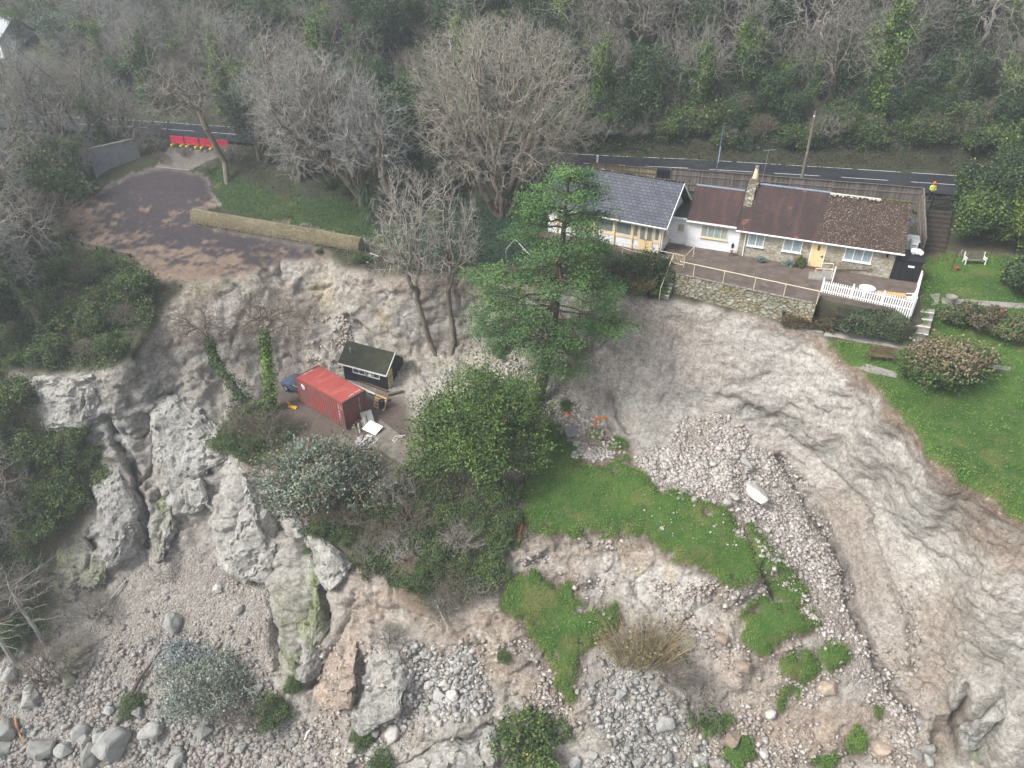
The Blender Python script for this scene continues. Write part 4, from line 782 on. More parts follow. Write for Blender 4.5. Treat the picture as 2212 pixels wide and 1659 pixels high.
rough_wall('stonework', L, 2.5, .4, M['terr'], r); b = MB()
x = 0
while x < L - .3:
    w = random.uniform(.3, .6); b.box((x + w / 2, .18, .03), (w - .03, .46 + random.uniform(-.03, .03), .09 + random.uniform(0, .03)), random.uniform(-.03, .03)); x += w
b.build('coping', M['conc'], r, .015)
q = at_z(1492, 560, 0); b = MB(); b.bar((0, .2, -1.0), r.matrix_basis.inverted() @ q - Vector((0, 0, 1.0)), .35, 2.0); b.build('return_wall', M['terr'], r)
# railings
def railing(name, label, pts, hgt, mat, posts, rad=.032, mids=(), group=None, cat='railing'):
    r = thing(name, label, cat, pts[0], 0, group); o = pts[0]; P_ = [p - o for p in pts]
    up = Vector((0, 0, hgt)); MB().tube([p + up for p in P_], rad, 6).build('top_rail', mat, r)
    for h in mids: MB().tube([p + Vector((0, 0, h)) for p in P_], rad * .8, 6).build('mid_rail', mat, r)
    for t in posts: p = along(P_, t * sum((b_ - a_).length for a_, b_ in zip(P_[:-1], P_[1:]))); MB().tube([p - Vector((0, 0, .05)), p + up], rad * .9, 6).build('post', mat, r)
    return r
rw = [at_z(1496, 559, 0), at_z(1466, 592, 0), at_z(1763, 658, 0)]
railing('terrace_railing', 'cream tube railing along the top of the terrace wall', [p + Vector((0, 0, .08)) for p in rw], 1.0, M['pcream'], (0, .165, .33, .5, .67, .83, 1.0))
railing('step_handrail', 'sloping cream handrail on the outer side of the terrace steps', [at_z(1424, 646, -1.75), at_z(1452, 572, 0)], .95, M['pcream'], (0, .5, 1))
railing('veranda_railing', 'cream handrail in front of the bungalow veranda', [at_z(1344, 548, 0), at_z(1372, 556, 0), at_z(1452, 572, 0)], .98, M['pcream'], (0, .28, .64, 1), mids=(.5,))
g = thing('step_gate', 'small cream barred gate at the head of the terrace steps', 'gate', at_z(1453, 571, 0)); q = at_z(1474, 576, 0) - g.location
for z in (.15, .95): MB().bar(Vector((0, 0, z)), q + Vector((0, 0, z)), .035, .05).build('rail', M['pcream'], g)
for k in range(8): MB().bar(q * (k / 7) + Vector((0, 0, .1)), q * (k / 7) + Vector((0, 0, 1.0)), .03).build('bar', M['pcream'], g)
# door steps with rails
r = thing('door_steps', 'grey stone steps with a pale hand rail in front of the yellow cottage door', 'steps', CW(-5.9, -1.4), ROT_C)
for k in range(3): MB().span((.1 + k * .45, -1.1, -.2), (1.75, .35, .14 + k * .15)).build('tread', M['conc'], r, .02)
MB().tube([(.5, -1.0, .2), (.5, -1.0, 1.0), (1.7, -1.0, 1.15), (1.7, -1.0, .3)], .035, 6).build('handrail', M['pcream'], r); MB().tube([(.5, .25, .2), (.5, .25, .95), (1.7, .25, 1.1), (1.7, .25, .3)], .035, 6).build('handrail', M['pcream'], r); MB().box((1.82, -1.0, .75), (.1, .1, 1.3)).build('gatepost', M['white'], r)
# white picket fence
r = thing('picket_fence', 'white picket fence closing the end of the terrace', 'fence', at_z(1772, 634, 0)); o = r.location.copy()
run = [Vector((0, 0, 0)), at_z(1969, 677, 0) - o, at_z(1984, 618, 0) - o]
for a, b_ in zip(run[:-1], run[1:]):
    d = (b_ - a); L = d.length; d.normalize(); nrm = Vector((d.y, -d.x, 0)); rz = math.atan2(d.y, d.x)
    for z in (.3, .85): MB().bar(a + nrm * -.04 + Vector((0, 0, z)), b_ + nrm * -.04 + Vector((0, 0, z)), .04, .08).build('rail', M['white'], r)
    n_ = int(L / .16)
    for k in range(n_):
        p = a + d * (.08 + k * L / n_); q_ = Matrix.Translation(p) @ Matrix.Rotation(rz, 4, 'Z'); pts = [q_ @ Vector(c) for c in ((-.045, -.012, -.45), (.045, -.012, -.45), (.045, -.012, 1.02), (0, -.012, 1.12), (-.045, -.012, 1.02))]
        MB().prism(pts, q_.to_3x3() @ Vector((0, .022, 0))).build('picket', M['white'], r)
    for k in range(4 if L > 4 else 2): p = a + d * (L * k / (3 if L > 4 else 1)) - nrm * .09; MB().box(p + Vector((0, 0, .5)), (.1, .1, 1.5), rz).build('post', M['white'], r)

# ------------------------------------------------------------------ roadside fences, gates
def board_fence(name, label, A, B, h, mat, n, group=None, rails=True, base=-.2):
    r = thing(name, label, 'fence', A, math.atan2(B.y - A.y, B.x - A.x), group); L = math.hypot(B.x - A.x, B.y - A.y); dz = B.z - A.z
    for k in range(n):
        x0, x1 = L * k / n, L * (k + 1) / n; z0, z1 = dz * k / n, dz * (k + 1) / n; j = random.uniform(-.03, .03)
        MB().prism([(x0 + .06, .03, z0 + base), (x1 - .06, .03, z1 + base), (x1 - .06, .03, z1 + h + j), (x0 + .06, .03, z0 + h + j)], (0, .035, 0)).build('panel', mat, r)
        if rails:
            for z in (.45, 1.25): MB().bar((x0 + .06, .0, z0 + z), (x1 - .06, .0, z1 + z), .05, .09).build('rail', M['wood'], r)
        MB().bar((x0 + .05, -.03, z0 + h + j + .02), (x1 - .05, -.03, z1 + h + j + .02), .1, .04).build('capping', M['wood'], r)
    for k in range(n + 1): MB().box((L * k / n, .02, dz * k / n + (h - .3) / 2), (.11, .11, h + .35)).build('post', M['wood'], r)
    return r
fl, fr = at_z(1448, 366.5, 3.9) - Vector((0, 0, 1.65)), at_z(1992, 408, 3.95) - Vector((0, 0, 1.7))
board_fence('roadside_fence', 'long weathered grey board fence between the houses and the road', fl, fr, 1.8, M['fence'], 12)
board_fence('garden_side_fence', 'weathered board fence running down beside the timber steps', fr + Vector((.1, -.1, 0)), at_z(1986, 556, .1), 1.75, M['fence'], 5)
board_fence('new_fence', 'pale yellowish board fence behind the slate roof', at_z(1274, 350.5, 3.9) - Vector((0, 0, 1.75)), at_z(1418, 364.5, 3.9) - Vector((0, 0, 1.75)), 1.75, M['fencep'], 4)
g = thing('solid_gate', 'solid black boarded gate between the pale fence and the grey fence', 'gate', at_z(1420, 364.5, 3.9) - Vector((0, 0, 1.8)), math.atan2(-.3, 1)); MB().span((.02, .0, -.1), (1.2, .05, 1.75)).build('board_panel', M['blackv'], g); [MB().span((.02, -.04, z), (1.2, -.003, z + .1)).build('ledge', M['dark'], g) for z in (.2, 1.4)]
g = thing('picket_gate', 'black picket gate at the top of the timber steps', 'gate', at_z(2010, 451, 2.1)); q = at_z(2062, 455.5, 2.1) - g.location
for z in (.2, .9): MB().bar(Vector((0, 0, z)), q + Vector((0, 0, z)), .04, .08).build('rail', M['dark'], g)
for k in range(17): MB().bar(q * (k / 16) + Vector((0, -.03, .04)), q * (k / 16) + Vector((0, -.03, 1.12 + .0)), .07, .02).build('picket', M['dark'], g)
MB().bar(q * .04 + Vector((0, .03, .2)), q * .96 + Vector((0, .03, .9)), .03, .07).build('brace', M['dark'], g)
for t in (-.03, 1.03): MB().box(q * t + Vector((0, 0, .55)), (.1, .1, 1.4)).build('post', M['dark'], g)
# posts, poles, aerial
def P_at(px, py, y): return at_y(px, py, y)
r = thing('utility_pole', 'wooden telegraph pole with step bolts behind the board fence', 'utility pole', Vector((27.2, 66, 2.2))); MB().tube([(0, 0, -.5), (-.05, -.02, 3), (-.16, -.05, 6.8)], [.15, .135, .11], 8).build('shaft', M['wood'], r)
for k in range(7): z = 2.6 + k * .62; s = -1 if k % 2 else 1; MB().tube([(s * .1 - .08, 0, z), (s * .3 - .08, 0, z)], .018, 5).build('step_bolt', M['steel'], r)
MB().box((-.22, -.1, 6.4), (.12, .1, .16)).build('insulator', M['white'], r)
r = thing('street_lamp', 'slim grey street lamp column with a tall blue-white sign', 'street lamp', Vector((19.35, 67, 2.3))); MB().tube([(0, 0, -.3), (0, 0, 5.2)], [.06, .045], 8).build('column', worn('blue_grey_paint', (.12, .16, .20), .15, 4, .5), r); MB().tube([(0, 0, 5.2), (.02, -.1, 5.42), (.05, -.45, 5.45)], .035, 6).build('arm', M['steel'], r); MB().box((.06, -.6, 5.44), (.16, .4, .09)).build('lantern', M['dark'], r); MB().box((.02, -.09, 2.6), (.05, .03, 1.5)).build('sign', worn('pale_blue_sign', (.42, .52, .62), .1, 4, .5), r)
t0 = CW(-11.0, 3.9, 4.8); r = thing('tv_aerial', 'thin television aerial mast beside the cottage chimney', 'aerial', t0); MB().tube([(0, 0, 0), (.1, 0, 3.0)], .022, 5).build('mast', M['steel'], r); MB().bar((-.35, 0, 2.92), (.65, 0, 3.0), .025).build('boom', M['steel'], r)
for k in range(9): MB().tube([(-.3 + k * .11, -.18, 2.93 + k * .008), (-.3 + k * .11, .18, 2.93 + k * .008)], .008, 4).build('element', M['steel'], r)
r = thing('woodland_pole', 'second wooden pole standing among the trees on the hillside', 'utility pole', P(2018, 175)); MB().tube([(0, 0, -1), (.05, 0, 7.2)], [.14, .10], 8).build('shaft', M['wood'], r); MB().box((.05, 0, 6.7), (1.1, .09, .1)).build('crossarm', M['wood'], r)
tp0, tp1 = Vector((27.05, 65.95, 8.6)), bpy.data.objects['woodland_pole'].location + Vector((.05, 0, 6.8))
def cable(name, label, a, b_, sag, rad=.014): 
    pts = [a.lerp(b_, k / 14) - Vector((0, 0, sag * 4 * (k / 14) * (1 - k / 14))) for k in range(15)]; return tag(MB().tube(pts, rad, 4).build(name, M['dark']), label, 'cable')
cable('overhead_wire', 'thin overhead wire running left through the trees from the hillside pole', tp1, at_d(1700, 120, 74), .5); cable('overhead_wire', 'thin overhead wire running right through the trees from the hillside pole', tp1, at_d(2330, 130, 74), .5)
r = tag(MB().box(None, (.18, .18, 1.5), M=Matrix.Translation(at_z(1290, 352, 2.9))).build('marker_post', M['wwhite'], None, .03), 'white wooden marker post by the road above the slate roof', 'post'); r = tag(MB().box(None, (.12, .12, 1.3), M=Matrix.Translation(at_z(2079, 415, 3.0))).build('marker_post', M['wwhite'], None, .02), 'slim white marker post beside the road right of the person', 'post')

# ------------------------------------------------------------------ red traffic barriers at the driveway mouth
MAT_RED = worn('red_plastic', (.46, .025, .06), .2, 2, .5); MAT_YEL = worn('yellow_plastic', (.62, .48, .06), .2, 4, .6)
b0, b1 = at_z(371, 313, 2.45), at_z(500, 325, 2.45); nb = 4; dd = (b1 - b0) / nb; proto = None
BL = ('leftmost red plastic road barrier on yellow feet, partly under branches', 'second red road barrier from the left across the driveway mouth', 'third red road barrier from the left, behind the leaning tree', 'rightmost red plastic road barrier across the driveway mouth')
for k in range(nb):
    if proto is None:
        r = proto = thing('road_barrier', BL[0], 'barrier', (0, 0, 0), 0, 'red road barriers'); L = dd.length - .22
        x = 0; f = MB(); f.span((0, -.03, .92), (L, .03, 1.02)); f.span((0, -.03, .22), (L, .03, .32)); f.span((0, -.03, .32), (.09, .03, .92)); f.span((L - .09, -.03, .32), (L, .03, .92))
        for q in range(5): f.span((.09 + (L - .18) * (q + 1) / 6 - .03, -.02, .32), (.09 + (L - .18) * (q + 1) / 6 + .03, .02, .92))
        f.span((.09, -.018, .62), (L - .09, .018, .92)); f.span((.05, -.012, .3), (L - .05, .012, .64)); f.build('panel', MAT_RED, r, .01)
        for q in (.25, L - .25): MB().prism([(q - .12, -.42, -.05), (q + .12, -.42, -.05), (q + .08, .42, -.05), (q - .08, .42, -.05)], (0, 0, .22)).build('foot', MAT_YEL, r, .03)
    else: r = copy_tree(proto); r['label'] = BL[k]
    r.location = b0 + dd * k + Vector((0, 0, .0)); r.rotation_euler.z = math.atan2(dd.y, dd.x) + random.uniform(-.06, .06)
# concrete wall by the drive
r = thing('concrete_wall', 'tall plain grey concrete wall beside the driveway under trees', 'wall', at_z(212, 396, -1.0)); q = at_z(305, 345, .9) - r.location; n_ = Vector((-q.y, q.x, 0)).normalized() * .3
MB().prism([Vector((0, 0, -.5)), q + Vector((0, 0, -.5)), q + Vector((0, 0, 2.2)), Vector((0, 0, 3.6))], n_).build('face', worn('grey_render', (.22, .225, .235), .12, .8, .9, dirt=(.17, .17, .16)), r); MB().bar(Vector((0, 0, 3.66)) + n_ * .5, q + Vector((0, 0, 2.26)) + n_ * .5, .42, .1).build('coping', M['conc'], r)
r = tag(MB().bar(P(338, 361) + Vector((0, 0, .05)), P(412, 369) + Vector((0, 0, .05)), .18, .06).build('drain_channel', M['conc']), 'pale concrete drain channel across the top of the driveway', 'drain')
# timber kerb of the drive
kp = [P(x, y) for x, y in ((150,450),(132,478),(121,507),(150,519),(180,529),(212,538),(246,547),(284,555))]
r = thing('timber_kerb', 'low timber retaining edge with square posts around the driveway', 'kerb', kp[0])
for a, b_ in zip(kp[:-1], kp[1:]): MB().bar(a - kp[0] + Vector((0, 0, .12)), b_ - kp[0] + Vector((0, 0, .12)), .07, .4).build('board', M['wood'], r)
for a in kp: MB().box(a - kp[0] + Vector((0, -.12, -.02)), (.14, .14, .8)).build('post', M['dark'], r)

# ------------------------------------------------------------------ red shipping container
ca, cb = at_z(648, 868, -11), at_z(756, 932, -11); dv_ = (cb - ca).normalized(); con = thing('shipping_container', 'faded red shipping container with rust and a pale blue round emblem', 'container', (ca.x, ca.y, -11.02), math.atan2(dv_.y, dv_.x))
m = N('faded_red_container_paint'); v = m.coord(); c = m.ramp(m.noise(v, 1.2, 6, .65), [(.3, (.235, .050, .045)), (.55, (.30, .066, .058)), (.75, (.36, .11, .095))])
c = m.mix(m.math('MULTIPLY', m.ramp(m.noise(m.map(v, (1, 1, .25)), 2.2, 6, .75), [(.48, (0, 0, 0)), (.58, (1, 1, 1))]), .9), c, (.135, .105, .09)); c = m.mix(m.ramp(m.noise(v, 7, 5, .8), [(.62, (0, 0, 0)), (.72, (1, 1, 1))]), c, (.10, .045, .03)); m.bump(m.noise(v, 9, 4), .3, .02); MAT_CON = m.out(c, .65)
m = N('sun_bleached_container_roof'); v = m.coord(); c = m.ramp(m.noise(m.map(v, (1, .3, 1)), 1.5, 6, .7), [(.3, (.30, .055, .045)), (.55, (.38, .085, .072)), (.75, (.44, .17, .15))]); c = m.mix(m.ramp(m.noise(v, 2.6, 7, .8), [(.60, (0, 0, 0)), (.68, (1, 1, 1))]), c, (.17, .045, .03)); MAT_CROOF = m.out(c, .6)
MAT_CFR = worn('brown_container_frame', (.15, .085, .07), .3, 2, .75, dirt=(.10, .08, .065))
L, W_, H_ = 6.06, 2.44, 2.59
def corr(name, a, u, vv, w, hgt, pitch, dep, nrm, mat, parent):
    """corrugated sheet spanning u (length w) by vv (height hgt)"""
    xs = []; n_ = max(2, int(w / pitch)); p_ = w / n_
    for k in range(n_): xs += [(k * p_, 0), (k * p_ + p_ * .38, 0), (k * p_ + p_ * .5, dep), (k * p_ + p_ * .88, dep)]
    xs.append((w, 0)); vs = []
    for x, d in xs: vs += [a + u * x + nrm * d, a + u * x + nrm * d + vv * hgt]
    return MB().add(vs, [(2 * i, 2 * i + 2, 2 * i + 3, 2 * i + 1) for i in range(len(xs) - 1)]).build(name, mat, parent)
X_, Y_, Z_ = Vector((1, 0, 0)), Vector((0, 1, 0)), Vector((0, 0, 1))
corr('side_wall', Vector((.1, .02, .16)), X_, Z_, L - .2, H_ - .3, .28, .04, Y_, MAT_CON, con); corr('side_wall', Vector((.1, W_ - .02, .16)), X_, Z_, L - .2, H_ - .3, .28, .04, -Y_, MAT_CON, con)
corr('end_wall', Vector((.03, .1, .16)), Y_, Z_, W_ - .2, H_ - .3, .28, .04, X_, MAT_CON, con); corr('roof', Vector((.08, .08, H_ - .035)), X_, Y_, L - .16, W_ - .16, .32, .022, -Z_, MAT_CROOF, con)
for y0 in (.1, W_ / 2 + .01): corr('door', Vector((L - .03, y0, .16)), Y_, Z_, W_ / 2 - .11, H_ - .3, .3, .03, -X_, MAT_CON, con)
for y in (.0, W_ - .14):
    for x in (0, L - .14): MB().span((x, y, .0), (x + .14, y + .14, H_)).build('corner_post', MAT_CFR, con, .012)
    MB().span((.14, y + .03, .0), (L - .14, y + .11, .16)).build('bottom_rail', MAT_CFR, con); MB().span((.14, y + .03, H_ - .14), (L - .14, y + .11, H_ - .02)).build('top_rail', MAT_CON, con)
for x in (.02, L - .12):
    for z in (.0, H_ - .14): MB().span((x, .14, z), (x + .1, W_ - .14, z + .15)).build('end_rail', MAT_CFR, con)
for y in (.35, .95, 1.5, 2.1): MB().tube([(L + .025, y, .1), (L + .025, y, H_ - .1)], .02, 6).build('lock_rod', MAT_CFR, con)
b = MB(); n_ = 20; vs = [Vector((.95 + .24 * math.cos(2 * math.pi * k / n_), -.005, 1.95 + .24 * math.sin(2 * math.pi * k / n_))) for k in range(n_)]; b.prism(vs, (0, .012, 0)); em = b.build('emblem', worn('pale_blue_emblem', (.32, .52, .64), .08, 6, .6), con)
b = MB(); b.prism([Vector((.7, -.012, 2.1)), Vector((.98, -.012, 2.0)), Vector((1.0, -.012, 2.12)), Vector((.8, -.012, 2.22))], (0, .006, 0)); b.build('emblem_mark', M['white'], em)
def code_row(a, u, vv, n, s):
    """a row of small worn stencil characters, too faded to read"""
    b = MB()
    for k in range(n):
        if k in (4, 11): continue
        o = a + u * (k * s * 1.25); w1, h1 = s * .8, s * 1.3
        b.add([o, o + u * s * .22, o + u * s * .22 + vv * h1, o + vv * h1], [(0, 1, 2, 3)])
        if k % 3: b.add([o + vv * h1 * .8, o + u * w1 + vv * h1 * .8, o + u * w1 + vv * h1, o + vv * h1], [(0, 1, 2, 3)])
        if k % 2: b.add([o + u * w1 * .75, o + u * w1, o + u * w1 + vv * h1 * .8, o + u * w1 * .75 + vv * h1 * .8], [(0, 1, 2, 3)])
        else: b.add([o, o + u * w1, o + u * w1 + vv * h1 * .2, o + vv * h1 * .2], [(0, 1, 2, 3)])
    return b
code_row(Vector((L - .62, -.004, 2.25)), -Z_, X_, 13, .10).build('stencil_code', M['white'], con); code_row(Vector((L - .30, -.004, 2.2)), -Z_, X_, 5, .09).build('stencil_code', M['white'], con); code_row(Vector((L + .05, 1.55, 2.3)), -Z_, Y_, 13, .085).build('stencil_code', M['white'], con)
code_row(Vector((.35, .55, H_ + .002)), Y_, -X_, 8, .11).build('stencil_code', M['white'], con); code_row(Vector((L - .3, 1.0, H_ + .002)), Y_, -X_, 9, .11).build('stencil_code', M['white'], con)

# ------------------------------------------------------------------ dark blue estate car behind the container
CAR_P = at_z(634, 851, -11.0); car = thing('parked_car', 'dark blue estate car wedged behind the red container', 'car', CAR_P, math.atan2(dv_.y, dv_.x) + R(8))
m = N('blue_car_paint'); m.b.inputs['Coat Weight'].default_value = .6; MAT_CAR = m.out(m.ramp(m.noise(m.coord(), 1.5, 4), [(.3, (.045, .065, .12)), (.7, (.07, .10, .17))]), .35)
def loft(secs, mat, name, parent, smooth=True):
    """closed sections (lists of y,z) along x skinned into a body"""
    n_ = len(secs[0][1]); vs = [(x, y, z) for x, pr in secs for y, z in pr]; fs = []
    for i in range(len(secs) - 1):
        for k in range(n_): a, b_ = i * n_ + k, i * n_ + (k + 1) % n_; fs.append((a, b_, b_ + n_, a + n_))
    fs += [tuple(reversed(range(n_))), tuple(range((len(secs) - 1) * n_, len(secs) * n_))]
    return MB().add(vs, fs).build(name, mat, parent, smooth=smooth)
def prof(w, z0, z1, r=.1): h = w / 2; return [(-h + r, z0), (h - r, z0), (h, z0 + r), (h, z1 - r * 1.4), (h - r * .7, z1), (-h + r * .7, z1), (-h, z1 - r * 1.4), (-h, z0 + r)]
def cyl(w, z0, z1, wt): return [(-w / 2, z0), (w / 2, z0), (wt / 2, z1), (-wt / 2, z1)]
yo = .87
sec = lambda L_: [(x, [(y + yo, z) for y, z in pr]) for x, pr in L_]
loft(sec([(-1.55, prof(1.5, .35, .62)), (-1.45, prof(1.68, .25, .75)), (-.9, prof(1.74, .2, .88)), (.3, prof(1.76, .2, .95)), (2.2, prof(1.76, .2, .98)), (2.75, prof(1.72, .25, 1.0)), (2.9, prof(1.6, .4, .9))]), MAT_CAR, 'body', car)
loft(sec([(-.45, cyl(1.56, .9, .92, 1.5)), (.25, cyl(1.62, .9, 1.40, 1.22)), (.6, cyl(1.64, .9, 1.48, 1.2)), (2.0, cyl(1.64, .9, 1.48, 1.2)), (2.6, cyl(1.6, .9, 1.38, 1.15)), (2.85, cyl(1.5, .9, .95, 1.4))]), MAT_CAR, 'roof', car, False)
for s, nm in ((-1, 'window'), (1, 'window')):
    for x0, x1, x2, x3 in ((-.05, .85, .85, .42), (.93, 1.75, 1.75, .93), (1.83, 2.55, 2.4, 1.83)):
        y0, y1 = yo + s * .825, yo + s * .64; MB().prism([(x0, y0, .97), (x1, y0, .97), (x2, y1, 1.40), (x3, y1, 1.40)], (0, s * .012, .002)).build(nm, M['glass'], car)
    MB().tube([(-.1, yo + s * .845, .95), (2.6, yo + s * .845, .95), (2.45, yo + s * .65, 1.43), (.4, yo + s * .65, 1.43), (-.1, yo + s * .845, .95)], .016, 4).build('chrome_trim', M['steel'], car)
MB().prism([(-.36, yo - .7, .97), (-.36, yo + .7, .97), (.2, yo + .58, 1.36), (.2, yo - .58, 1.36)], (-.015, 0, .02)).build('windscreen', M['glass'], car)
for x in (-.85, 1.95):
    for s in (0, 1):
        y = yo - .8 if s == 0 else yo + .8; wh = MB().tube([(x, y - .11, .31), (x, y + .11, .31)], .32, 16).build('wheel', M['dark'], car); MB().tube([(x, y - .118, .31), (x, y + .118, .31)], .2, 10).build('rim', M['steel'], wh)
for s in (-1, 1): MB().box((-1.45, yo + s * .6, .62), (.16, .32, .14)).build('headlight', M['glass'], car, .03); MB().box((-.02, yo + s * .98, .98), (.12, .2, .13)).build('mirror', MAT_CAR, car, .03)

# ------------------------------------------------------------------ things lying in the yard
def Y(px, py, dz=0): p = P(px, py); return Vector((p.x, p.y, p.z + dz))
b = MB(); b.prism([(0, 0, 0), (.85, 0, 0), (.85, .3, 0), (0, .3, 0)], (0, 0, .18)); b.prism([(0, .1, .18), (.2, .1, .18), (.1, .1, .55), (-.12, .1, .55)], (0, .12, 0)); o = tag(b.build('wheel_ramp', worn('orange_yellow_plastic', (.62, .36, .03), .15, 4, .6), None, .03), 'small orange-yellow plastic ramp lying in the yard left of the container', 'ramp'); o.location = Y(622, 880, -.05); o.rotation_euler = (.1, 0, -.4)
pa = thing('pallet', 'pale wooden pallet leaning on edge behind the container end', 'pallet', Y(806, 878, .0)); pa.rotation_euler = (R(62), 0, R(-32))
for k in range(5): MB().span((0, k * .25, .0), (1.2, k * .25 + .14, .025)).build('slat', M['pine'], pa)
for x in (0, .55, 1.1): MB().span((x, 0, -.12), (x + .1, 1.14, -.002)).build('bearer', M['pine'], pa)
def sheet(name, label, px, py, w, h, rot, mat, dz, cat='board'):
    o = tag(MB().box(None, (w, h, .04), M=Matrix.Identity(4)).build(name, mat, None, .008), label, cat); o.location = Y(px, py, dz); o.rotation_euler = rot; return o
sheet('ribbed_panel', 'pale grey ribbed panel leaning beside the container door', 795, 912, .95, 1.15, (R(50), 0, R(28)), board_mat('ribbed_grey_panel', (.52, .52, .48), .11, 'X', .05, .6, .6), .45, 'panel'); o = sheet('shower_tray', 'white discarded shower tray lying by the container end', 806, 932, 1.35, 1.05, (R(12), R(6), R(-30)), M['white'], .38, 'tray'); 
b = MB(); b.lathe([(.30, .022), (.34, .03), (.36, .026)], (0, 0, 0), 20); b.build('tray_rim', M['wwhite'], o); b = MB(); b.lathe([(.03, .021), (.03, .03)], (-.1, -.1, 0), 8); b.build('drain_hole', M['dark'], o)
b = MB()
for k in range(150): 
    a = random.random() * 6.28; r_ = random.random() ** .6 * .95; b.box(None, (random.uniform(.08, .4), random.uniform(.05, .2), random.uniform(.01, .03)), M=Matrix.Translation((r_ * math.cos(a) * 1.2, r_ * math.sin(a), .1 + .4 * (1 - r_) * random.random())) @ Euler((random.uniform(-.8, .8), random.uniform(-.8, .8), random.random() * 6)).to_matrix().to_4x4())
o = tag(b.build('rubbish_heap', worn('pale_rubbish', (.50, .46, .46), .5, 3, .6)), 'heap of torn white and pinkish rubbish on the ground at the container corner', 'rubbish'); o.location = Y(797, 957, 0)
r = thing('metal_frame', 'bent white metal frame lying on the concrete pad', 'frame', Y(862, 955, .08)); MB().tube([(-.6, -.25, .02), (-.3, .25, .3), (.5, .35, .35), (.65, .25, .1)], .025, 5).build('loop', M['wwhite'], r); MB().tube([(-.45, -.45, .02), (-.1, .1, .28), (.3, .2, .3)], .025, 5).build('loop', M['wwhite'], r); MB().bar((-.5, .0, .15), (-.1, -.3, .05), .025).build('strut', M['wwhite'], r)
cp = [Y(822, 908), Y(918, 985), Y(895, 1030), Y(790, 960)]; zc = max(p.z for p in cp) + .05; tag(MB().prism([(p.x, p.y, zc - .9) for p in cp], (0, 0, .95)).build('concrete_pad', worn('stained_concrete', (.20, .175, .145), .3, 1, .9, dirt=(.11, .10, .085))), 'brown stained concrete pad beside the rubbish heap', 'concrete pad')
for k, (a, b_, mt, lb) in enumerate((((752, 828), (812, 856), M['wwhite'], 'peeling white plank lying along the foot of the shed'), ((800, 852), (842, 866), M['brownwood'], 'brown timber beam on the ground below the shed door'), ((838, 856), (872, 848), M['brownwood'], 'dark beam lying beyond the shed door corner'), ((772, 824), (838, 848), M['brownwood'], 'long brown joist against the shed front'))): tag(MB().bar(Y(*a, .15), Y(*b_, .15), .2, .09).build('plank', mt), lb, 'plank')
b = MB(); b.bar((0, 0, 0), (.95, .35, .75), .05); o = tag(b.build('loose_batten', M['pine']), 'thin pale batten sticking out of the shed gable', 'batten'); o.location = at_z(858, 778, -9.2)
tag(MB().box(None, (.5, .5, .9), M=Matrix.Translation(Y(826, 882, .4))).build('water_butt', M['dark'], None, .08), 'dark upright drum beside the leaning pallet', 'drum')
# debris propped at the container door
for k in range(6):
    p = Y(772 + k * 5, 938 - k * 3); o = tag(MB().bar(p, p + Vector((random.uniform(-.3, .1), .25, random.uniform(.8, 1.4))), .09, .03).build('scrap_timber', (M['pine'], M['wwhite'], M['brownwood'])[k % 3]), ('split yellow board propped on the container door', 'flaking white strip propped on the container door', 'dark brown batten propped on the container door')[k % 3], 'scrap timber', 'scrap boards leaning on the container door')
# orange drain pipes
MAT_OR = worn('orange_pipe_plastic', (.62, .16, .045), .12, 3, .45); b = MB(); p0, p1, p2 = Y(1286, 934, .1), at_z(1287, 903, -9.6), at_z(1313, 902, -9.9); b.tube([p0, p1 + Vector((0, 0, -.12)), p1, p1 + (p2 - p1) * .12, p2], .09, 8); tag(b.build('drain_pipe', MAT_OR), 'bent orange drain pipe standing out of the rubble under the scar', 'pipe')
tag(MB().tube([Y(1219, 893, .2), Y(1233, 910, .5)], .09, 8).build('drain_pipe', MAT_OR), 'short orange pipe stub beside the fallen slab', 'pipe'); tag(MB().tube([Y(1117, 1176, .15), Y(1128, 1136, .25)], .09, 8).build('drain_pipe', MAT_OR), 'straight orange drain pipe at the corner of the slipped lawn', 'pipe')
o = tag(MB().box(None, (1.1, .9, .3), M=Matrix.Identity(4)).build('fallen_slab', worn('dark_grey_slab', (.20, .21, .20), .2, 2, .9), None, .05), 'dark grey concrete slab tilted in the rubble above the slipped lawn', 'slab'); o.location = Y(1233, 938, .25); o.rotation_euler = (.7, .2, .5)
# ------------------------------------------------------------------ garden furniture
be = thing('garden_bench', 'white ended garden bench with brown slats under the evergreen shrubs', 'bench', at_z(2100, 571, -.2), R(-3))
for k in range(5): MB().span((-.75, .0 - k * .085, .43), (.75, .07 - k * .085, .46)).build('seat_slat', M['wood'], be)
for k in range(5): MB().span((-.75, .09 + k * .02, .55 + k * .09), (.75, .12 + k * .02, .62 + k * .09)).build('back_slat', M['wood'], be)
for s in (-1, 1):
    e = MB(); x = s * .78
    for a, c in (((x, -.38, 0), (x, -.3, .45)), ((x, -.3, .45), (x, .1, .45)), ((x, .12, 0), (x, .06, .45)), ((x, .06, .45), (x, .22, 1.02)), ((x, -.36, .68), (x, .12, .66)), ((x, -.36, .68), (x, -.3, .45)), ((x, -.1, .45), (x, -.12, .67))): e.bar(a, c, .06, .07)
    e.build('end_frame', M['white'], be)
be = thing('wooden_bench', 'dark weathered wooden bench on the lawn near the landslip edge', 'bench', P(1897, 782), R(-9))
for k in range(4): MB().span((-.8, -.02 - k * .11, .40), (.8, .07 - k * .11, .43)).build('seat_slat', M['brownwood'], be)
for k in range(3): MB().span((-.8, .1 + k * .02, .52 + k * .13), (.8, .13 + k * .02, .62 + k * .13)).build('back_slat', M['brownwood'], be)
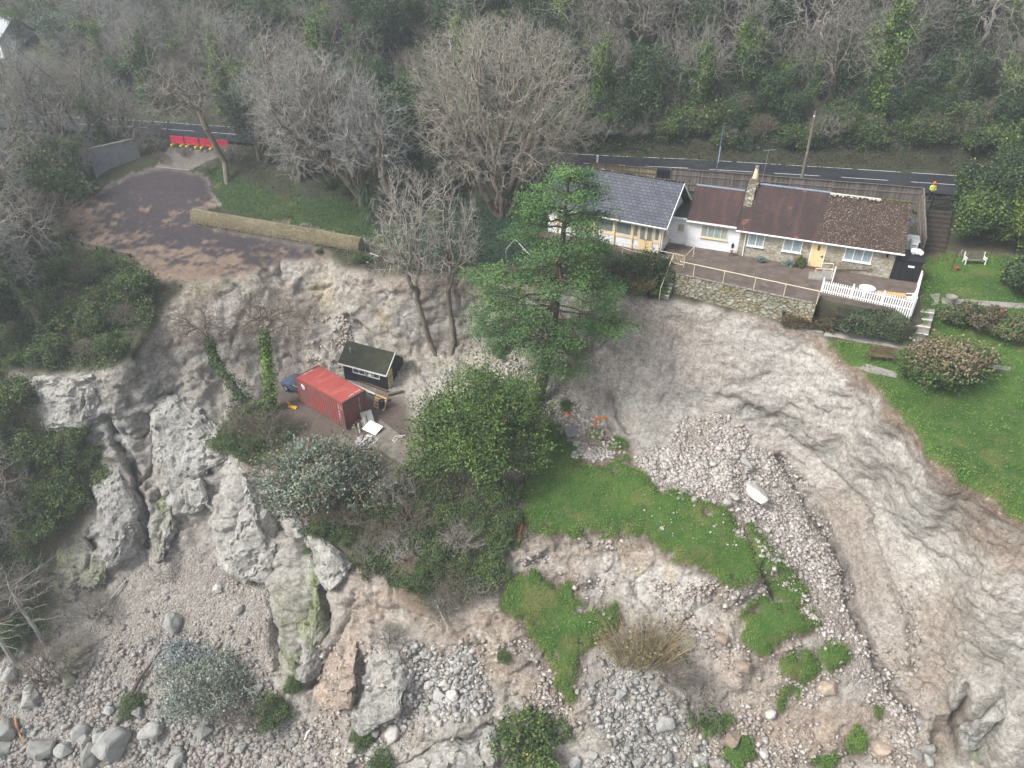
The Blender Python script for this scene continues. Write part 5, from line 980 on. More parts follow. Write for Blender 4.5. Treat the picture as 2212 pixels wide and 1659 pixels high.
for s in (-.8, .8):
    for a, c in (((s, -.42, 0), (s, -.42, .6)), ((s, .1, 0), (s, .17, .92)), ((s, -.45, .6), (s, .14, .6))): MB().bar(a, c, .06).build('leg' if a[2] == 0 else 'armrest', M['brownwood'], be)
slab('paving_slab', [P(1848, 796), P(1870, 793), P(1938, 812), P(1934, 822), P(1880, 812)], M['conc'], .2, .08); tag(bpy.data.objects['paving_slab'], 'long cracked concrete slab in front of the dark bench', 'paving slab')
be = thing('wooden_bench', 'dark wooden seat cut off by the right edge of the lawn', 'bench', P(2222, 885), R(80))
for k in range(4): MB().span((-.8, -.02 - k * .11, .40), (.8, .07 - k * .11, .43)).build('seat_slat', M['wood'], be)
for s in (-.8, .8):
    for a, c in (((s, -.42, 0), (s, -.42, .6)), ((s, .1, 0), (s, .17, .92)), ((s, -.45, .6), (s, .14, .6))): MB().bar(a, c, .06).build('leg' if a[2] == 0 else 'armrest', M['wood'], be)
t = thing('round_table', 'white round plastic garden table behind the picket fence', 'table', at_z(1868, 640, 0)); MB().lathe([(.55, .68), (.58, .69), (.58, .72), (.05, .735)], (0, 0, 0), 24).build('top', M['white'], t); [MB().tube([(.4 * math.cos(a), .4 * math.sin(a), 0), (.3 * math.cos(a), .3 * math.sin(a), .68)], .035, 6).build('leg', M['white'], t) for a in (.8, 2.3, 3.9, 5.4)]
t = thing('trestle_table', 'long pale pine table beside the white round table', 'table', at_z(1920, 653, 0), R(-14)); MB().span((-.95, -.3, .66), (.95, .3, .71)).build('top', M['pine'], t, .01); [MB().bar((x, y, 0), (x, y, .66), .06).build('leg', M['pine'], t) for x in (-.8, .8) for y in (-.2, .2)]
def chair(name, label, loc, rz):
    t = thing(name, label, 'chair', loc, rz); MB().span((-.24, -.24, .40), (.24, .22, .44)).build('seat', M['white'], t, .02); MB().prism([(-.24, .2, .44), (.24, .2, .44), (.22, .34, .88), (-.22, .34, .88)], (0, .03, 0)).build('backrest', M['white'], t); [MB().bar((x, y, 0), (x * .9, y * .9, .42), .045).build('leg', M['white'], t) for x in (-.24, .24) for y in (-.24, .22)]
    for x in (-.27, .27): MB().bar((x, -.2, .64), (x, .28, .68), .05).build('armrest', M['white'], t)
    return t
chair('garden_chair', 'white slatted garden chair at the corner of the picket fence', at_z(1960, 655, 0), R(-100))
zs = CW(1.35, 2.6, 1.15); st_ = MB(); st_.box(None, (1.2, 1.6, 1.2), M=Matrix.Translation(CW(1.35, 3.0, .55)) @ Matrix.Rotation(ROT_C, 4, 'Z')); tag(st_.build('fuel_bunker', M['dark'], None, .06), 'black bunker in the side yard under the stacked chairs', 'bunker')
for k in range(4): t = chair('stacked_chair', ('lowest of the white plastic chairs stacked on the black bunker', 'second white plastic chair from the bottom of the stack on the bunker', 'third white plastic chair from the bottom of the stack on the bunker', 'topmost of the white plastic chairs stacked on the black bunker')[k], CW(1.35, 2.75 + k * .07, 1.15 + k * .16), ROT_C + R(95)); t['group'] = 'stacked white chairs'
b = MB(); b.box(None, (1.3, 1.5, .1), M=Matrix.Translation(CW(1.35, 5.4, 1.6)) @ Matrix.Rotation(ROT_C, 4, 'Z')); b.box(None, (1.2, 1.4, 1.6), M=Matrix.Translation(CW(1.35, 5.4, .7)) @ Matrix.Rotation(ROT_C, 4, 'Z')); tag(b.build('oil_tank', M['wwhite'], None, .03), 'pale flat topped tank behind the cottage gable', 'tank')
d_ = thing('satellite_dish', 'grey satellite dish on the end of the cottage roof ridge', 'satellite dish', CW(.72, 4.4, 3.3)); MB().lathe([(.02, 0), (.2, .03), (.36, .1), (.38, .11), (.36, .13), (.02, .04)], (0, 0, 0), 18).build('dish', M['lead'], d_); d_.rotation_euler = (R(60), 0, R(25)); MB().bar((0, 0, 0), (0, -.3, .35), .03).build('feed_arm', M['dark'], d_); MB().bar((0, 0, 0), (.0, .1, -.6), .04).build('bracket', M['dark'], d_)
o = tag(MB().lathe([(.26, 0), (.3, .04), (.26, .08), (.2, .04), (.26, .001)], (0, 0, 0), 18).build('yellow_tub', MAT_YEL), 'round yellow tub rim in the narrow side yard', 'tub'); o.location = CW(1.35, 1.7, 1.0); b = MB(); b.box(None, (1.0, .6, .9), M=Matrix.Translation(CW(1.35, 1.7, .5)) @ Matrix.Rotation(ROT_C, 4, 'Z')); tag(b.build('planter_box', M['brownwood'], None, .04), 'dark wooden planter box holding the yellow tub', 'planter')
b = MB()
for k in range(9): b.box(None, (.5, .4, .3), M=Matrix.Translation(CW(1.5 + random.uniform(-.25, .25), 1.0 + random.uniform(-.1, .1), 2.12 + .1 * random.random())) @ Euler((random.random(), random.random(), random.random() * 3)).to_matrix().to_4x4())
tag(b.build('white_sack', M['white'], None, .08), 'crumpled white sack on the roof of the black garden store', 'sack')
def pot(name, label, p, s, mat=None): o = tag(MB().lathe([(.13 * s, 0), (.17 * s, .25 * s), (.2 * s, .26 * s), (.2 * s, .32 * s), (.16 * s, .32 * s), (.14 * s, .26 * s)], (0, 0, 0), 14).build(name, mat or M['terra']), label, 'flower pot'); o.location = p; return o
pot('flower_pot', 'terracotta pot on the lawn under the bird feeder pole', P(2062, 590), 1.0); pot('flower_pot', 'large terracotta pot in the shrub bed below the upper lawn', P(2156, 690) + Vector((0, 0, .1)), 1.6); pot('stone_planter', 'round pale stone planter at the head of the lower steps', P(2048, 662), 2.0, M['conc'])
r = thing('bird_feeder_pole', 'thin black bird feeder pole on the upper lawn', 'pole', P(2050, 595)); MB().tube([(0, 0, -.2), (0, 0, 1.9), (.1, 0, 2.05), (.3, 0, 2.0)], .02, 5).build('shaft', M['dark'], r); MB().lathe([(.06, 1.6), (.07, 1.65), (.07, 1.9), (.02, 1.98)], (.3, 0, 0), 8).build('feeder', M['steel'], r)
sp_ = thing('potting_stand', 'small white stand holding a dark pot at the end of the white wing', 'stand', CW(-12.0, -.35, 0), ROT_C); MB().span((-.28, -.2, .72), (.28, .2, .77)).build('top', M['white'], sp_); [MB().bar((x, y, 0), (-x * .6, y, .72), .04).build('leg', M['brownwood'], sp_) for x in (-.25, .25) for y in (-.15, .15)]; MB().lathe([(.08, .77), (.13, .95), (.11, 1.1), (.05, 1.2)], (0, 0, 0), 10).build('pot', M['dark'], sp_)
# broken handrails left hanging above the scar
for lb, pts in (('thin steel handrail left standing at the end of the clipped hedge', ((752, 556), (756, 549), (788, 527), (790, 545))), ('broken white handrail above the scar by the cypress', ((1093, 560), (1094, 545), (1112, 536), (1150, 556)))):
    q = [P(*p) for p in pts]; b = MB(); b.tube([q[0], q[0] + Vector((0, 0, .9)), q[2] + Vector((0, 0, .9)), q[3]], .03, 6); tag(b.build('broken_handrail', M['steel'] if 'steel' in lb else M['wwhite']), lb, 'handrail')
for a, c, lb in (((776, 562), (796, 570), 'short white batten lying in the torn bed at the scar edge'), ((800, 548), (818, 556), 'pale broken stick in the torn flower bed'), ((1128, 540), (1140, 548), 'upper white slat dangling by the cypress'), ((1132, 556), (1148, 566), 'lower white slat dangling by the cypress')): tag(MB().bar(Y(*a, .12), Y(*c, .12), .08, .05).build('loose_batten', M['wwhite']), lb, 'slat')
# ------------------------------------------------------------------ plants: bark, twigs, leaves
def leaf_mat(name, rough=.7, tr=.12):
    m = N(name); at = m.n('Attribute', attribute_name='Col').outputs['Color']; oi = m.n('ObjectInfo').outputs['Random']
    c = m.mix(1, at, m.ramp(oi, [(0, (1.0, 1.06, 1.08)), (.5, (1.18, 1.26, 1.2)), (1, (1.4, 1.42, 1.3))]), 'MULTIPLY')
    m.b.inputs['Subsurface Weight'].default_value = 0; m.b.inputs['Transmission Weight'].default_value = 0; return m.out(c, rough)
def bark_mat(name, c, moss=.35):
    m = N(name); v = m.coord(); at = m.ramp(m.noise(m.map(v, (1, 1, .3)), 3, 5, .7), [(.3, tuple(x * .6 for x in c)), (.7, tuple(x * 1.35 for x in c))])
    at = m.mix(m.math('MULTIPLY', m.ramp(m.noise(v, .9, 4), [(.45, (0, 0, 0)), (.62, (1, 1, 1))]), moss), at, (.10, .115, .04)); m.bump(m.noise(m.map(v, (1, 1, .2)), 9, 4), .5, .03); return m.out(at, .95)
LEAF = leaf_mat('leaves'); BARK = bark_mat('grey_bark', (.17, .145, .12)); BARKP = bark_mat('pale_bark', (.31, .28, .245), .12); BARKD = bark_mat('dark_bark', (.085, .062, .045), .1)
TWIG = bark_mat('grey_brown_twigs', (.275, .258, .225), .12); TWIGP = bark_mat('pale_twigs', (.36, .335, .295), .05); TWIGD = bark_mat('brown_twigs', (.20, .165, .13), .1); TWIGH = bark_mat('lilac_grey_twigs', (.32, .325, .31), .10)

def tubes_np(segs, sides):
    """segs (n,8): p0 p1 r0 r1 -> vertices, quads of thin tapered prisms"""
    s = np.asarray(segs, float); p0, p1, r0, r1 = s[:, :3], s[:, 3:6], s[:, 6:7], s[:, 7:8]
    d = p1 - p0; d /= np.linalg.norm(d, axis=1, keepdims=True) + 1e-9; ref = np.where(np.abs(d[:, 2:3]) < .9, [[0, 0, 1.]], [[1., 0, 0]])
    u = np.cross(d, ref); u /= np.linalg.norm(u, axis=1, keepdims=True); v = np.cross(d, u); V = []
    for p, r in ((p0, r0), (p1, r1)):
        for k in range(sides): a = 2 * math.pi * k / sides; V.append(p + (u * math.cos(a) + v * math.sin(a)) * r)
    V = np.stack(V, 1); n = len(s); base = (np.arange(n) * 2 * sides)[:, None]
    Fq = np.concatenate([base + np.array([[k, (k + 1) % sides, sides + (k + 1) % sides, sides + k]]) for k in range(sides)], 0)
    return V.reshape(-1, 3), Fq
def grow(targets, root, rtip=.013, frac=.42, wig=.10, up=.15, g=rng, minr=0, top=None):
    """a branching skeleton that reaches every target point; returns segments and tips"""
    segs = []; tips = []
    def limb(a, b, r0, r1, n):
        L = np.linalg.norm(b - a); prev = a
        for k in range(1, n + 1):
            t = k / n; q = a + (b - a) * t
            if k < n: q = q + g.normal(0, 1, 3) * L * wig * .5
            segs.append((*prev, *q, r0 + (r1 - r0) * (k - 1) / n, r0 + (r1 - r0) * k / n)); prev = q
    stack = [(targets, np.array(root, float), len(targets), 0)]
    while stack:
        T, p, npar, lev = stack.pop(); n = len(T); r = rtip * n ** .47; rp = rtip * npar ** .47
        if n == 1:
            limb(p, T[0], min(rp, r * 1.3), rtip * .55, 3); tips.append((T[0], T[0] - p)); continue
        c = T.mean(0); f = frac if lev else (top or .3)
        q = p + (c - p) * (f + g.uniform(-.08, .08)); q[2] += np.linalg.norm(c - p) * up * (.5 - f) * .4; q += g.normal(0, 1, 3) * np.linalg.norm(c - p) * wig * .4
        limb(p, q, min(rp, r * 1.25), r, 3 if n > 6 else 2)
        k = 2 if n < 8 or g.random() < .6 else 3
        dirs = (T - q); dirs /= np.linalg.norm(dirs, axis=1, keepdims=True) + 1e-9; cen = dirs[g.choice(n, k, replace=False)]
        for _ in range(2):
            lab = np.argmax(dirs @ cen.T, 1)
            for j in range(k):
                if (lab == j).any(): cc = dirs[lab == j].mean(0); cen[j] = cc / (np.linalg.norm(cc) + 1e-9)
        lab = np.argmax(dirs @ cen.T, 1); parts = [T[lab == j] for j in range(k) if (lab == j).any()]
        if len(parts) == 1: h = n // 2; o_ = np.argsort(T[:, 2]); parts = [T[o_[:h]], T[o_[h:]]]
        for pt in parts: stack.append((pt, q, n, lev + 1))
    return segs, tips
def twiglets(tips, n, L, r, g=rng, up=.2, spread=.8):
    out = []
    for p, d in tips:
        d = d / (np.linalg.norm(d) + 1e-9)
        for _ in range(n):
            v = d + g.normal(0, spread, 3) * .6; v[2] += up; v /= np.linalg.norm(v); s = p - d * g.uniform(0, L * 1.2); m_ = s + v * L * g.uniform(.4, .7); e = m_ + (v + g.normal(0, .3, 3)) * L * .5
            out.append((*s, *m_, r, r * .8)); out.append((*m_, *e, r * .8, r * .4))
    return out
def shell(n, c, r, g=rng, inner=.55, bottom=-.6, lumps=0, seed=0):
    """points in the outer part of an ellipsoid crown with an uneven outline"""
    d = g.normal(0, 1, (int(n * 2.2), 3)); d /= np.linalg.norm(d, axis=1, keepdims=True); d = d[d[:, 2] > bottom][:n]
    rad = g.uniform(inner ** 3, 1, len(d)) ** (1 / 3)
    if lumps: rad = rad * (1 + lumps * fbm(d * 1.0, .55, 2, seed))
    return np.array(c) + d * rad[:, None] * np.array(r)
def bare(name, n, H, rx, ry=None, cz=.6, hz=.45, stems=1, rtip=.013, tw=2, bark=None, twig=None, seed=0, inner=.5, bottom=-.55, lean=(0, 0), twl=.55, ivy=0, top=None, lumps=.25, ivyc=((.05, .09, .022), (.13, .20, .04)), thick=.055, wig=.10):
    """a leafless tree: trunk, branches (and ivy) as meshes under an Empty, base at the origin"""
    g = np.random.default_rng(seed); ry = ry or rx; T = shell(n, (lean[0], lean[1], H * cz), (rx, ry, H * hz), g, inner, bottom, lumps, seed); T[:, 2] = np.maximum(T[:, 2], H * .12)
    if stems == 1: segs, tips = grow(T, (0, 0, -.3), rtip, g=g, top=top, wig=wig)
    else:
        segs, tips = [], []; a = np.arctan2(T[:, 1], T[:, 0]) + g.normal(0, .35, len(T)); lab = ((a + math.pi) / (2 * math.pi) * stems).astype(int) % stems
        for j in range(stems):
            if (lab == j).sum() < 2: continue
            b_ = 2 * math.pi * (j + .5) / stems - math.pi; s_, t_ = grow(T[lab == j], (.13 * math.cos(b_), .13 * math.sin(b_), -.3), rtip, g=g, top=top, wig=wig); segs += s_; tips += t_
    S_ = np.array(segs); big = S_[:, 6] > thick; small = S_[~big]
    if tw: small = np.concatenate([small, np.array(twiglets(tips, tw, twl, rtip * .7, g))])
    r = thing(name, None, 'tree'); V, Q = tubes_np(S_[big], 6); mesh_np('trunk', V, Q, bark or BARK, r, smooth=True)
    V, Q = tubes_np(small, 3); mesh_np('crown', V, Q, twig or TWIG, r)
    if ivy:
        b_ = S_[(S_[:, 6] > thick * .9) & (S_[:, 5] < H * ivy)]; k = g.choice(len(b_), 3800, p=(np.linalg.norm(b_[:, 3:6] - b_[:, :3], axis=1) * (b_[:, 6] + .05)) / (np.linalg.norm(b_[:, 3:6] - b_[:, :3], axis=1) * (b_[:, 6] + .05)).sum()); t = g.random((len(k), 1)); p = b_[k, :3] * (1 - t) + b_[k, 3:6] * t
        pts = p + g.normal(0, 1, p.shape) * (b_[k, 6:7] * .9 + .27); leaves('ivy', pts, .20, ivyc[0], ivyc[1], r, g, seed=seed)
    return r
def leaves(name, pts, size, c0, c1, parent=None, g=rng, clump=1.2, seed=0, up=.35, aspect=.7, mat=None, kind=None, bend=True, c2=None, f2=.0, zr=None):
    """leaf-sized faces at the given points, colours varied leaf by leaf and clump by clump"""
    pts = np.asarray(pts, float); n = len(pts); nr = g.normal(0, 1, (n, 3)); nr[:, 2] = np.abs(nr[:, 2]) + up; nr /= np.linalg.norm(nr, axis=1, keepdims=True)
    t = np.cross(nr, g.normal(0, 1, (n, 3))); t /= np.linalg.norm(t, axis=1, keepdims=True); b_ = np.cross(nr, t); s = size * g.uniform(.55, 1.3, (n, 1)); L_, W_2 = s * .5, s * .5 * aspect
    V = np.stack([pts - t * L_, pts + b_ * W_2 - nr * W_2 * .3, pts + t * L_ - nr * L_ * .35, pts - b_ * W_2 - nr * W_2 * .3], 1).reshape(-1, 3)
    k = np.clip(.42 + .95 * fbm(pts, clump, 3, seed + 5) + g.normal(0, .22, n), 0, 1)[:, None]; col = np.array(c0) * (1 - k) + np.array(c1) * k
    if c2 is not None: mm = (g.random(n) < f2 * (1 + 1.5 * fbm(pts, clump * 1.6, 2, seed + 9)) * (1 if zr is None else np.clip((pts[:, 2] - zr[0]) / (zr[1] - zr[0]), 0, 1)))[:, None]; col = np.where(mm, np.array(c2) * g.uniform(.7, 1.2, (n, 1)), col)
    return mesh_np(name, V, np.arange(n * 4), mat or LEAF, parent, col=np.repeat(col, 4, 0))
def lobes(g, n, c, r, k=9, size=.45, bottom=-.35, sp=(.35, .82)):
    """points on and in many uneven overlapping lobes, with shoots breaking the outline"""
    c, r = np.array(c, float), np.array(r, float); k = int(k * 1.7); d = g.normal(0, 1, (k * 4, 3)); d /= np.linalg.norm(d, axis=1, keepdims=True); d = d[d[:, 2] > bottom][:k]; cs = c + d * r * g.uniform(*sp, (len(d), 1)); out = []
    rs = size * g.uniform(.45, 1.15, len(d)); wt = rs ** 2 / (rs ** 2).sum()
    for q, rr, w_ in zip(cs, rs, wt):
        m_ = max(8, int(n * .78 * w_)); e = g.normal(0, 1, (m_, 3)); e /= np.linalg.norm(e, axis=1, keepdims=True); out.append(q + e * r * rr * (g.uniform(.55, 1.04, (m_, 1)) ** .6 + .34 * fbm(e + q, .35, 3, 3)[:, None]))
    pts = np.concatenate(out); ns = max(12, int(n * .22 / 9)); b_ = pts[g.choice(len(pts), ns)]; u = (b_ - c) / r; u /= np.linalg.norm(u, axis=1, keepdims=True) + 1e-9; u = u + g.normal(0, .35, u.shape); u[:, 2] += .35
    t = g.random((ns, 9, 1)) * r.min() * .26; sh = b_[:, None] + u[:, None] * t + g.normal(0, .03, (ns, 9, 3)); return np.concatenate([pts, sh.reshape(-1, 3)])
def bush(name, n, r, size, c0, c1, seed=0, k=9, lob=.45, label=None, cat='shrub', trunk=True, c2=None, f2=0, cz=.9, aspect=.7, bark=None, up=.35, twigs=0, twig=None, sp=(.35, .82), zr=None):
    g = np.random.default_rng(seed); o = thing(name, label, cat); c = (0, 0, r[2] * cz); pts = lobes(g, n, c, r, k, lob, sp=sp); pts = pts[pts[:, 2] > -.4]
    leaves('crown', pts, size, c0, c1, o, g, seed=seed, c2=c2, f2=f2, aspect=aspect, up=up, zr=zr)
    if trunk or twigs:
        T = pts[g.choice(len(pts), max(90, twigs), replace=False)]; T = np.array(c) + (T - np.array(c)) * (.9 if not twigs else 1.06); segs, tips = grow(T, (0, 0, -.4), .016, g=g); V, Q = tubes_np(segs, 4); mesh_np('trunk', V, Q, bark or BARKD, o)
    return o
def put(o, p, s=1.0, rz=None, label=None, group=None, tilt=(0, 0), sz=None):
    o.location = p; o.scale = (s, s, sz or s); o.rotation_euler = (tilt[0], tilt[1], random.uniform(0, 6.28) if rz is None else rz)
    if label: o['label'] = label
    if group: o['group'] = group
    return o
G_IVY, G_DK, G_MID, G_YEL, G_BLUE = ((.035,.062,.024),(.10,.15,.045)), ((.026,.046,.026),(.065,.10,.042)), ((.035,.066,.022),(.10,.15,.042)), ((.05,.08,.016),(.15,.19,.035)), ((.06,.085,.07),(.16,.20,.165))
# ------------------------------------------------------------------ the hillside wood: kinds built once, then copied tree by tree
K = {}
K['grey'] = [bare('bare_tree', 620, 11, 4.2, seed=i, tw=3, top=.34) for i in (1, 2, 3)]
K['pale'] = [bare('pale_limbed_tree', 420, 10.5, 4.6, seed=i, tw=3, bark=BARKP, twig=TWIGP, inner=.35, wig=.2, top=.4, lumps=.5, rtip=.0135, twl=.7) for i in (11, 12, 13)]
K['haze'] = [bare('fine_twigged_tree', 760, 12, 3.9, seed=i, tw=3, twig=TWIGH, top=.25, cz=.58, hz=.46) for i in (21, 22)]
K['ivy'] = [bare('ivy_clad_tree', 330, 11, 3.8, seed=i, tw=3, ivy=.62, top=.45, bark=BARK) for i in (31, 32, 33)]
K['ever'] = [bush('evergreen_tree', 11000, (3.2, 3.2, 4.4), .23, *G_DK, seed=i, k=12, lob=.42, cat='tree') for i in (41, 42)]
K['mid'] = [bush('ivy_mound', 9000, (3.1, 2.8, 2.2), .20, *G_IVY, seed=i, k=18, lob=.38, cz=.55, c2=(.19, .16, .06), f2=.07, twigs=260, bark=TWIGD) for i in (51, 52, 53)]
K['holm'] = [bush('grey_green_tree', 11000, (3.4, 3.4, 4.2), .21, (.06, .085, .065), (.15, .19, .145), seed=61, k=18, lob=.4, cat='tree')]
K['brush'] = [bare('bare_brush', 260, 3.2, 2.3, seed=i, tw=3, stems=5, inner=.3, rtip=.011, bottom=-.2, cz=.5, hz=.5, twig=t, thick=.03, wig=.2) for i, t in ((71, TWIG), (72, TWIGD), (73, TWIGP))]
def column(name, seed):
    o = bare(name, 200, 10, 2.6, seed=seed, tw=3, ivy=.9, top=.6, lumps=.5); g = np.random.default_rng(seed); t = g.random(5200); a = g.uniform(0, 6.28, 5200); r_ = (.55 + .75 * np.clip(.5 + fbm(np.stack([t * 8, a * .4, t * 0 + seed], 1), 1.2, 3, seed), 0, 1.3)) * (1.05 - .65 * t) * g.uniform(.5, 1.1, 5200) ** .5
    leaves('ivy', np.stack([r_ * np.cos(a) + .35 * np.sin(t * 5 + seed), r_ * np.sin(a), t * 7.6], 1), .21, (.05, .09, .022), (.15, .23, .045), o, g, seed=seed, clump=1.0); return o
K['col'] = [column('ivy_column_tree', i) for i in (81, 82)]
USED = set()
def plant(kind, p, s=1.0, label=None, group=None, rz=None, tilt=(0, 0), sz=None, which=None):
    src = K[kind][which if which is not None else random.randrange(len(K[kind]))]
    o = src if src.name not in USED else copy_tree(src); USED.add(src.name)
    return put(o, p, s, rz, label, group, tilt, sz)
LAB = {'grey': 'leafless grey-brown tree in the dense wood %s', 'pale': 'leafless pale crooked tree in the wood %s', 'haze': 'fine-twigged leafless tree in the wood %s', 'ivy': 'leafless ivy-wrapped tree in the wood %s', 'ever': 'dark evergreen tree in the wood %s', 'mid': 'low ivy-green mound in the wood %s', 'holm': 'grey-green leafy tree in the wood %s', 'brush': 'leafless brushwood in the wood %s'}
def zone_of(px, py):
    if px < 560: return 'at the far upper left' if py < 120 else 'left, close above the road'
    if px < 1250: return 'behind the two big bare trees'
    return 'high on the right-hand slope' if py < 120 else 'on the slope just above the houses'
def wood(px, py, kind, s, **kw):
    z = zone_of(px, py); return plant(kind, P(px, py) - Vector((0, 0, .2)), s, LAB[kind] % z, LAB[kind].split(' in the')[0] + 's ' + z, **kw)
for py, sp, mix in ((-190, 105, 0), (-120, 98, 0), (-60, 90, 1), (0, 82, 1), (50, 78, 1), (100, 74, 1), (145, 70, 2), (185, 66, 2), (228, 66, 2)):
    x = -330 + random.uniform(0, 60)
    while x < 2520:
        q, yy = random.random(), py + random.uniform(-26, 26)
        if x < 560: k = 'haze' if q < .27 else 'grey' if q < .50 else 'ivy' if q < .80 else 'mid' if q < .88 else 'holm' if q < .95 else 'ever'
        elif x < 1250: k = ('grey' if q < .24 else 'ivy' if q < .52 else 'haze' if q < .60 else 'ever' if q < .84 else 'holm') if py < 100 else ('ever' if q < .42 else 'ivy' if q < .68 else 'holm' if q < .82 else 'mid')
        else: k = 'pale' if q < .25 else 'grey' if q < .45 else 'ivy' if q < .82 else 'ever'
        if py > 175 and x > 1250: k = 'ivy' if q < .30 else 'mid' if q < .50 else 'pale' if q < .68 else 'grey' if q < .84 else 'ever'
        s = random.uniform(.8, 1.15) * (.74 if py > 175 else 1)
        if not (py > 190 and 280 < x < 560) and not (py > 90 and -90 < x < 75): wood(x, yy, k, s)
        x += sp * random.uniform(.75, 1.25)
for px, py, s_, lb in ((1505,268,1.0,'green ivy column left of the street lamp, on the right-hand slope'),(1595,240,1.1,'ivy column with pale branches above the street lamp'),(1878,262,1.35,'tallest bright green ivy column, above the right half of the cottage'),(1912,215,1.2,'ivy column just behind the tallest bright green one'),(2035,268,.7,'short ivy column on the slope above the person'),(2165,285,1.1,'dark ivy column at the right end of the slope'),(1290,262,1.0,'ivy column right of the largest bare tree'),(1420,240,.6,'short ivy column above the slate roof'),(1745,250,.6,'short ivy column behind the utility pole'),(1010,250,1.3,'ivy column behind the largest bare tree'),(490,240,1.1,'ivy column in the wood above the red barriers'),(700,230,1.2,'ivy column in the wood behind the fan-shaped tree'),(330,235,1.1,'ivy column in the wood left above the barriers')):
    plant('col', P(px, py) - Vector((0, 0, .2)), s_, lb)
# ivy and laurel bank above the road verge, right of the big tree
for px, py, k, s in ((1330,275,'mid',1.1),(1390,255,'mid',1.3),(1450,285,'mid',1.0),(1520,262,'mid',1.1),(1585,290,'mid',.9),(1650,262,'ever',.9),(1700,285,'ever',.75),(1745,300,'mid',.8),(1800,280,'mid',1.1),(1870,300,'mid',.9),(1930,270,'ever',.75),(1990,300,'mid',1.0),(2050,280,'mid',1.2),(2110,310,'mid',1.1),(2170,290,'ever',.8),(2230,310,'mid',1.2),(1290,235,'ever',.9),(1480,230,'ever',.8),(1610,225,'ever',1.0),(1800,225,'ever',.9),(2050,225,'ever',.9)):
    plant(k, P(px, py) - Vector((0, 0, .3)), s * (.9 if k == 'mid' else .85), 'dark leafy shrub on the bank right above the road verge', 'shrubs on the bank above the road', sz=s * .85)
for k in range(44):
    px = random.uniform(1270, 2230); plant('brush', P(px, random.uniform(225, 320)), random.uniform(.5, .95), 'tangle of leafless brushwood on the bank above the road', 'brushwood on the road bank')
for k in range(40):
    px = random.uniform(-20, 1240); py = random.uniform(60, 235)
    plant('brush', P(px, py), random.uniform(.8, 1.3), 'tangle of leafless brushwood under the left-hand trees', 'brushwood under the left-hand wood')
# trees between the road and the driveway, left
for px, py, k, s, lb in ((95,335,'haze',1.0,'hazy fine-twigged tree at the left edge above the concrete wall'),(150,345,'grey',1.0,'bare tree rising behind the concrete wall'),(235,330,'ivy',.95,'ivy-clad bare tree beside the concrete wall'),(300,338,'grey',.62,'small bare tree at the left end of the red barriers'),(-40,400,'ivy',1.0,'ivy-wrapped bare tree cut by the left edge above the promontory'),(40,430,'grey',1.05,'tall bare tree left of the driveway bend'),(115,430,'mid',1.5,'big leafy ivy mound left of the driveway bend'),(170,400,'ivy',.8,'short ivy-clad tree in front of the concrete wall'),(20,500,'haze',.9,'pale fine-twigged tree at the left edge below the driveway'),(-80,520,'grey',1.1,'grey bare tree off the left edge beside the promontory'),(95,520,'brush',1.7,'pale tangle of brush just left of the timber kerb'),(190,380,'brush',1.2,'brown brush at the foot of the concrete wall'),(330,330,'brush',.9,'thin brush left of the driveway ramp'),(505,352,'brush',.7,'grey brush right of the driveway ramp'),(452,368,'brush',.4,'low brush hanging over the driveway ramp'),
    (560,330,'ever',1.0,'dark evergreen behind the upper lawn corner'),(590,300,'holm',1.0,'grey-green tree at the right end of the red barriers'),(640,300,'holm',1.1,'tall grey-green leafy tree left of the big bare trees'),(660,380,'ever',.8,'dark evergreen under the left big bare tree'),(880,400,'ever',1.15,'dark evergreen between the two big bare trees'),(905,345,'ever',1.0,'dark evergreen beside the road behind the big bare trees'),(940,430,'ever',.62,'low dark evergreen left of the big trunk'),(1180,420,'ever',.55,'low dark evergreen left of the slate roof'),(1140,390,'ever',.7,'dark evergreen at the road left of the slate roof'),(540,260,'ivy',1.0,'ivy-clad tree across the road above the barriers'),(1230,300,'mid',1.2,'leafy mound across the road above the slate roof')):
    plant(k, P(px, py) - Vector((0, 0, .2)), s, lb)
# ------------------------------------------------------------------ single trees one can point at
def tree_at(fn, px, py, **kw): o = fn; return put(o, P(px, py) - Vector((0, 0, .15)), **kw)
put(bare('big_bare_tree', 3800, 17.2, 8.3, 7, cz=.56, hz=.47, stems=6, rtip=.0135, tw=3, seed=101, inner=.45, bottom=-.75, top=.30, lumps=.16, twl=.65, thick=.07, bark=bark_mat('brown_grey_bark', (.19, .155, .125), .25), twig=bark_mat('big_tree_twigs', (.36, .33, .275), .10)), P(1085, 466), rz=0, label='largest bare tree, a wide domed crown of grey twigs on several trunks')
put(bare('big_bare_tree', 2300, 14.5, 6.0, 5.5, cz=.55, hz=.46, stems=4, rtip=.013, tw=3, seed=102, inner=.4, bottom=-.8, top=.3, lumps=.2, lean=(-3.2, 0), twl=.6, twig=bark_mat('grey_twigs', (.345, .33, .30), .08)), P(790, 440), rz=0, label='big bare tree with a sprawling grey crown left of the largest one')
put(bare('pale_bare_tree', 900, 12.5, 4.0, 4, cz=.58, hz=.42, rtip=.014, tw=3, seed=103, inner=.3, lean=(-1.6, -.5), top=.45, wig=.18, bark=TWIGD, twig=TWIGH), P(856, 462), rz=0, label='pale silvery bare tree on one leaning brown trunk above the scar')
put(bare('fan_tree', 1900, 14.5, 4.4, 4.4, cz=.56, hz=.46, stems=3, rtip=.013, tw=3, seed=104, inner=.45, bottom=-.7, top=.25, twig=bark_mat('fan_tree_twigs', (.34, .315, .275), .10)), P(650, 388), rz=0, label='fan-shaped grey bare tree behind the upper lawn, leftmost of the big ones')
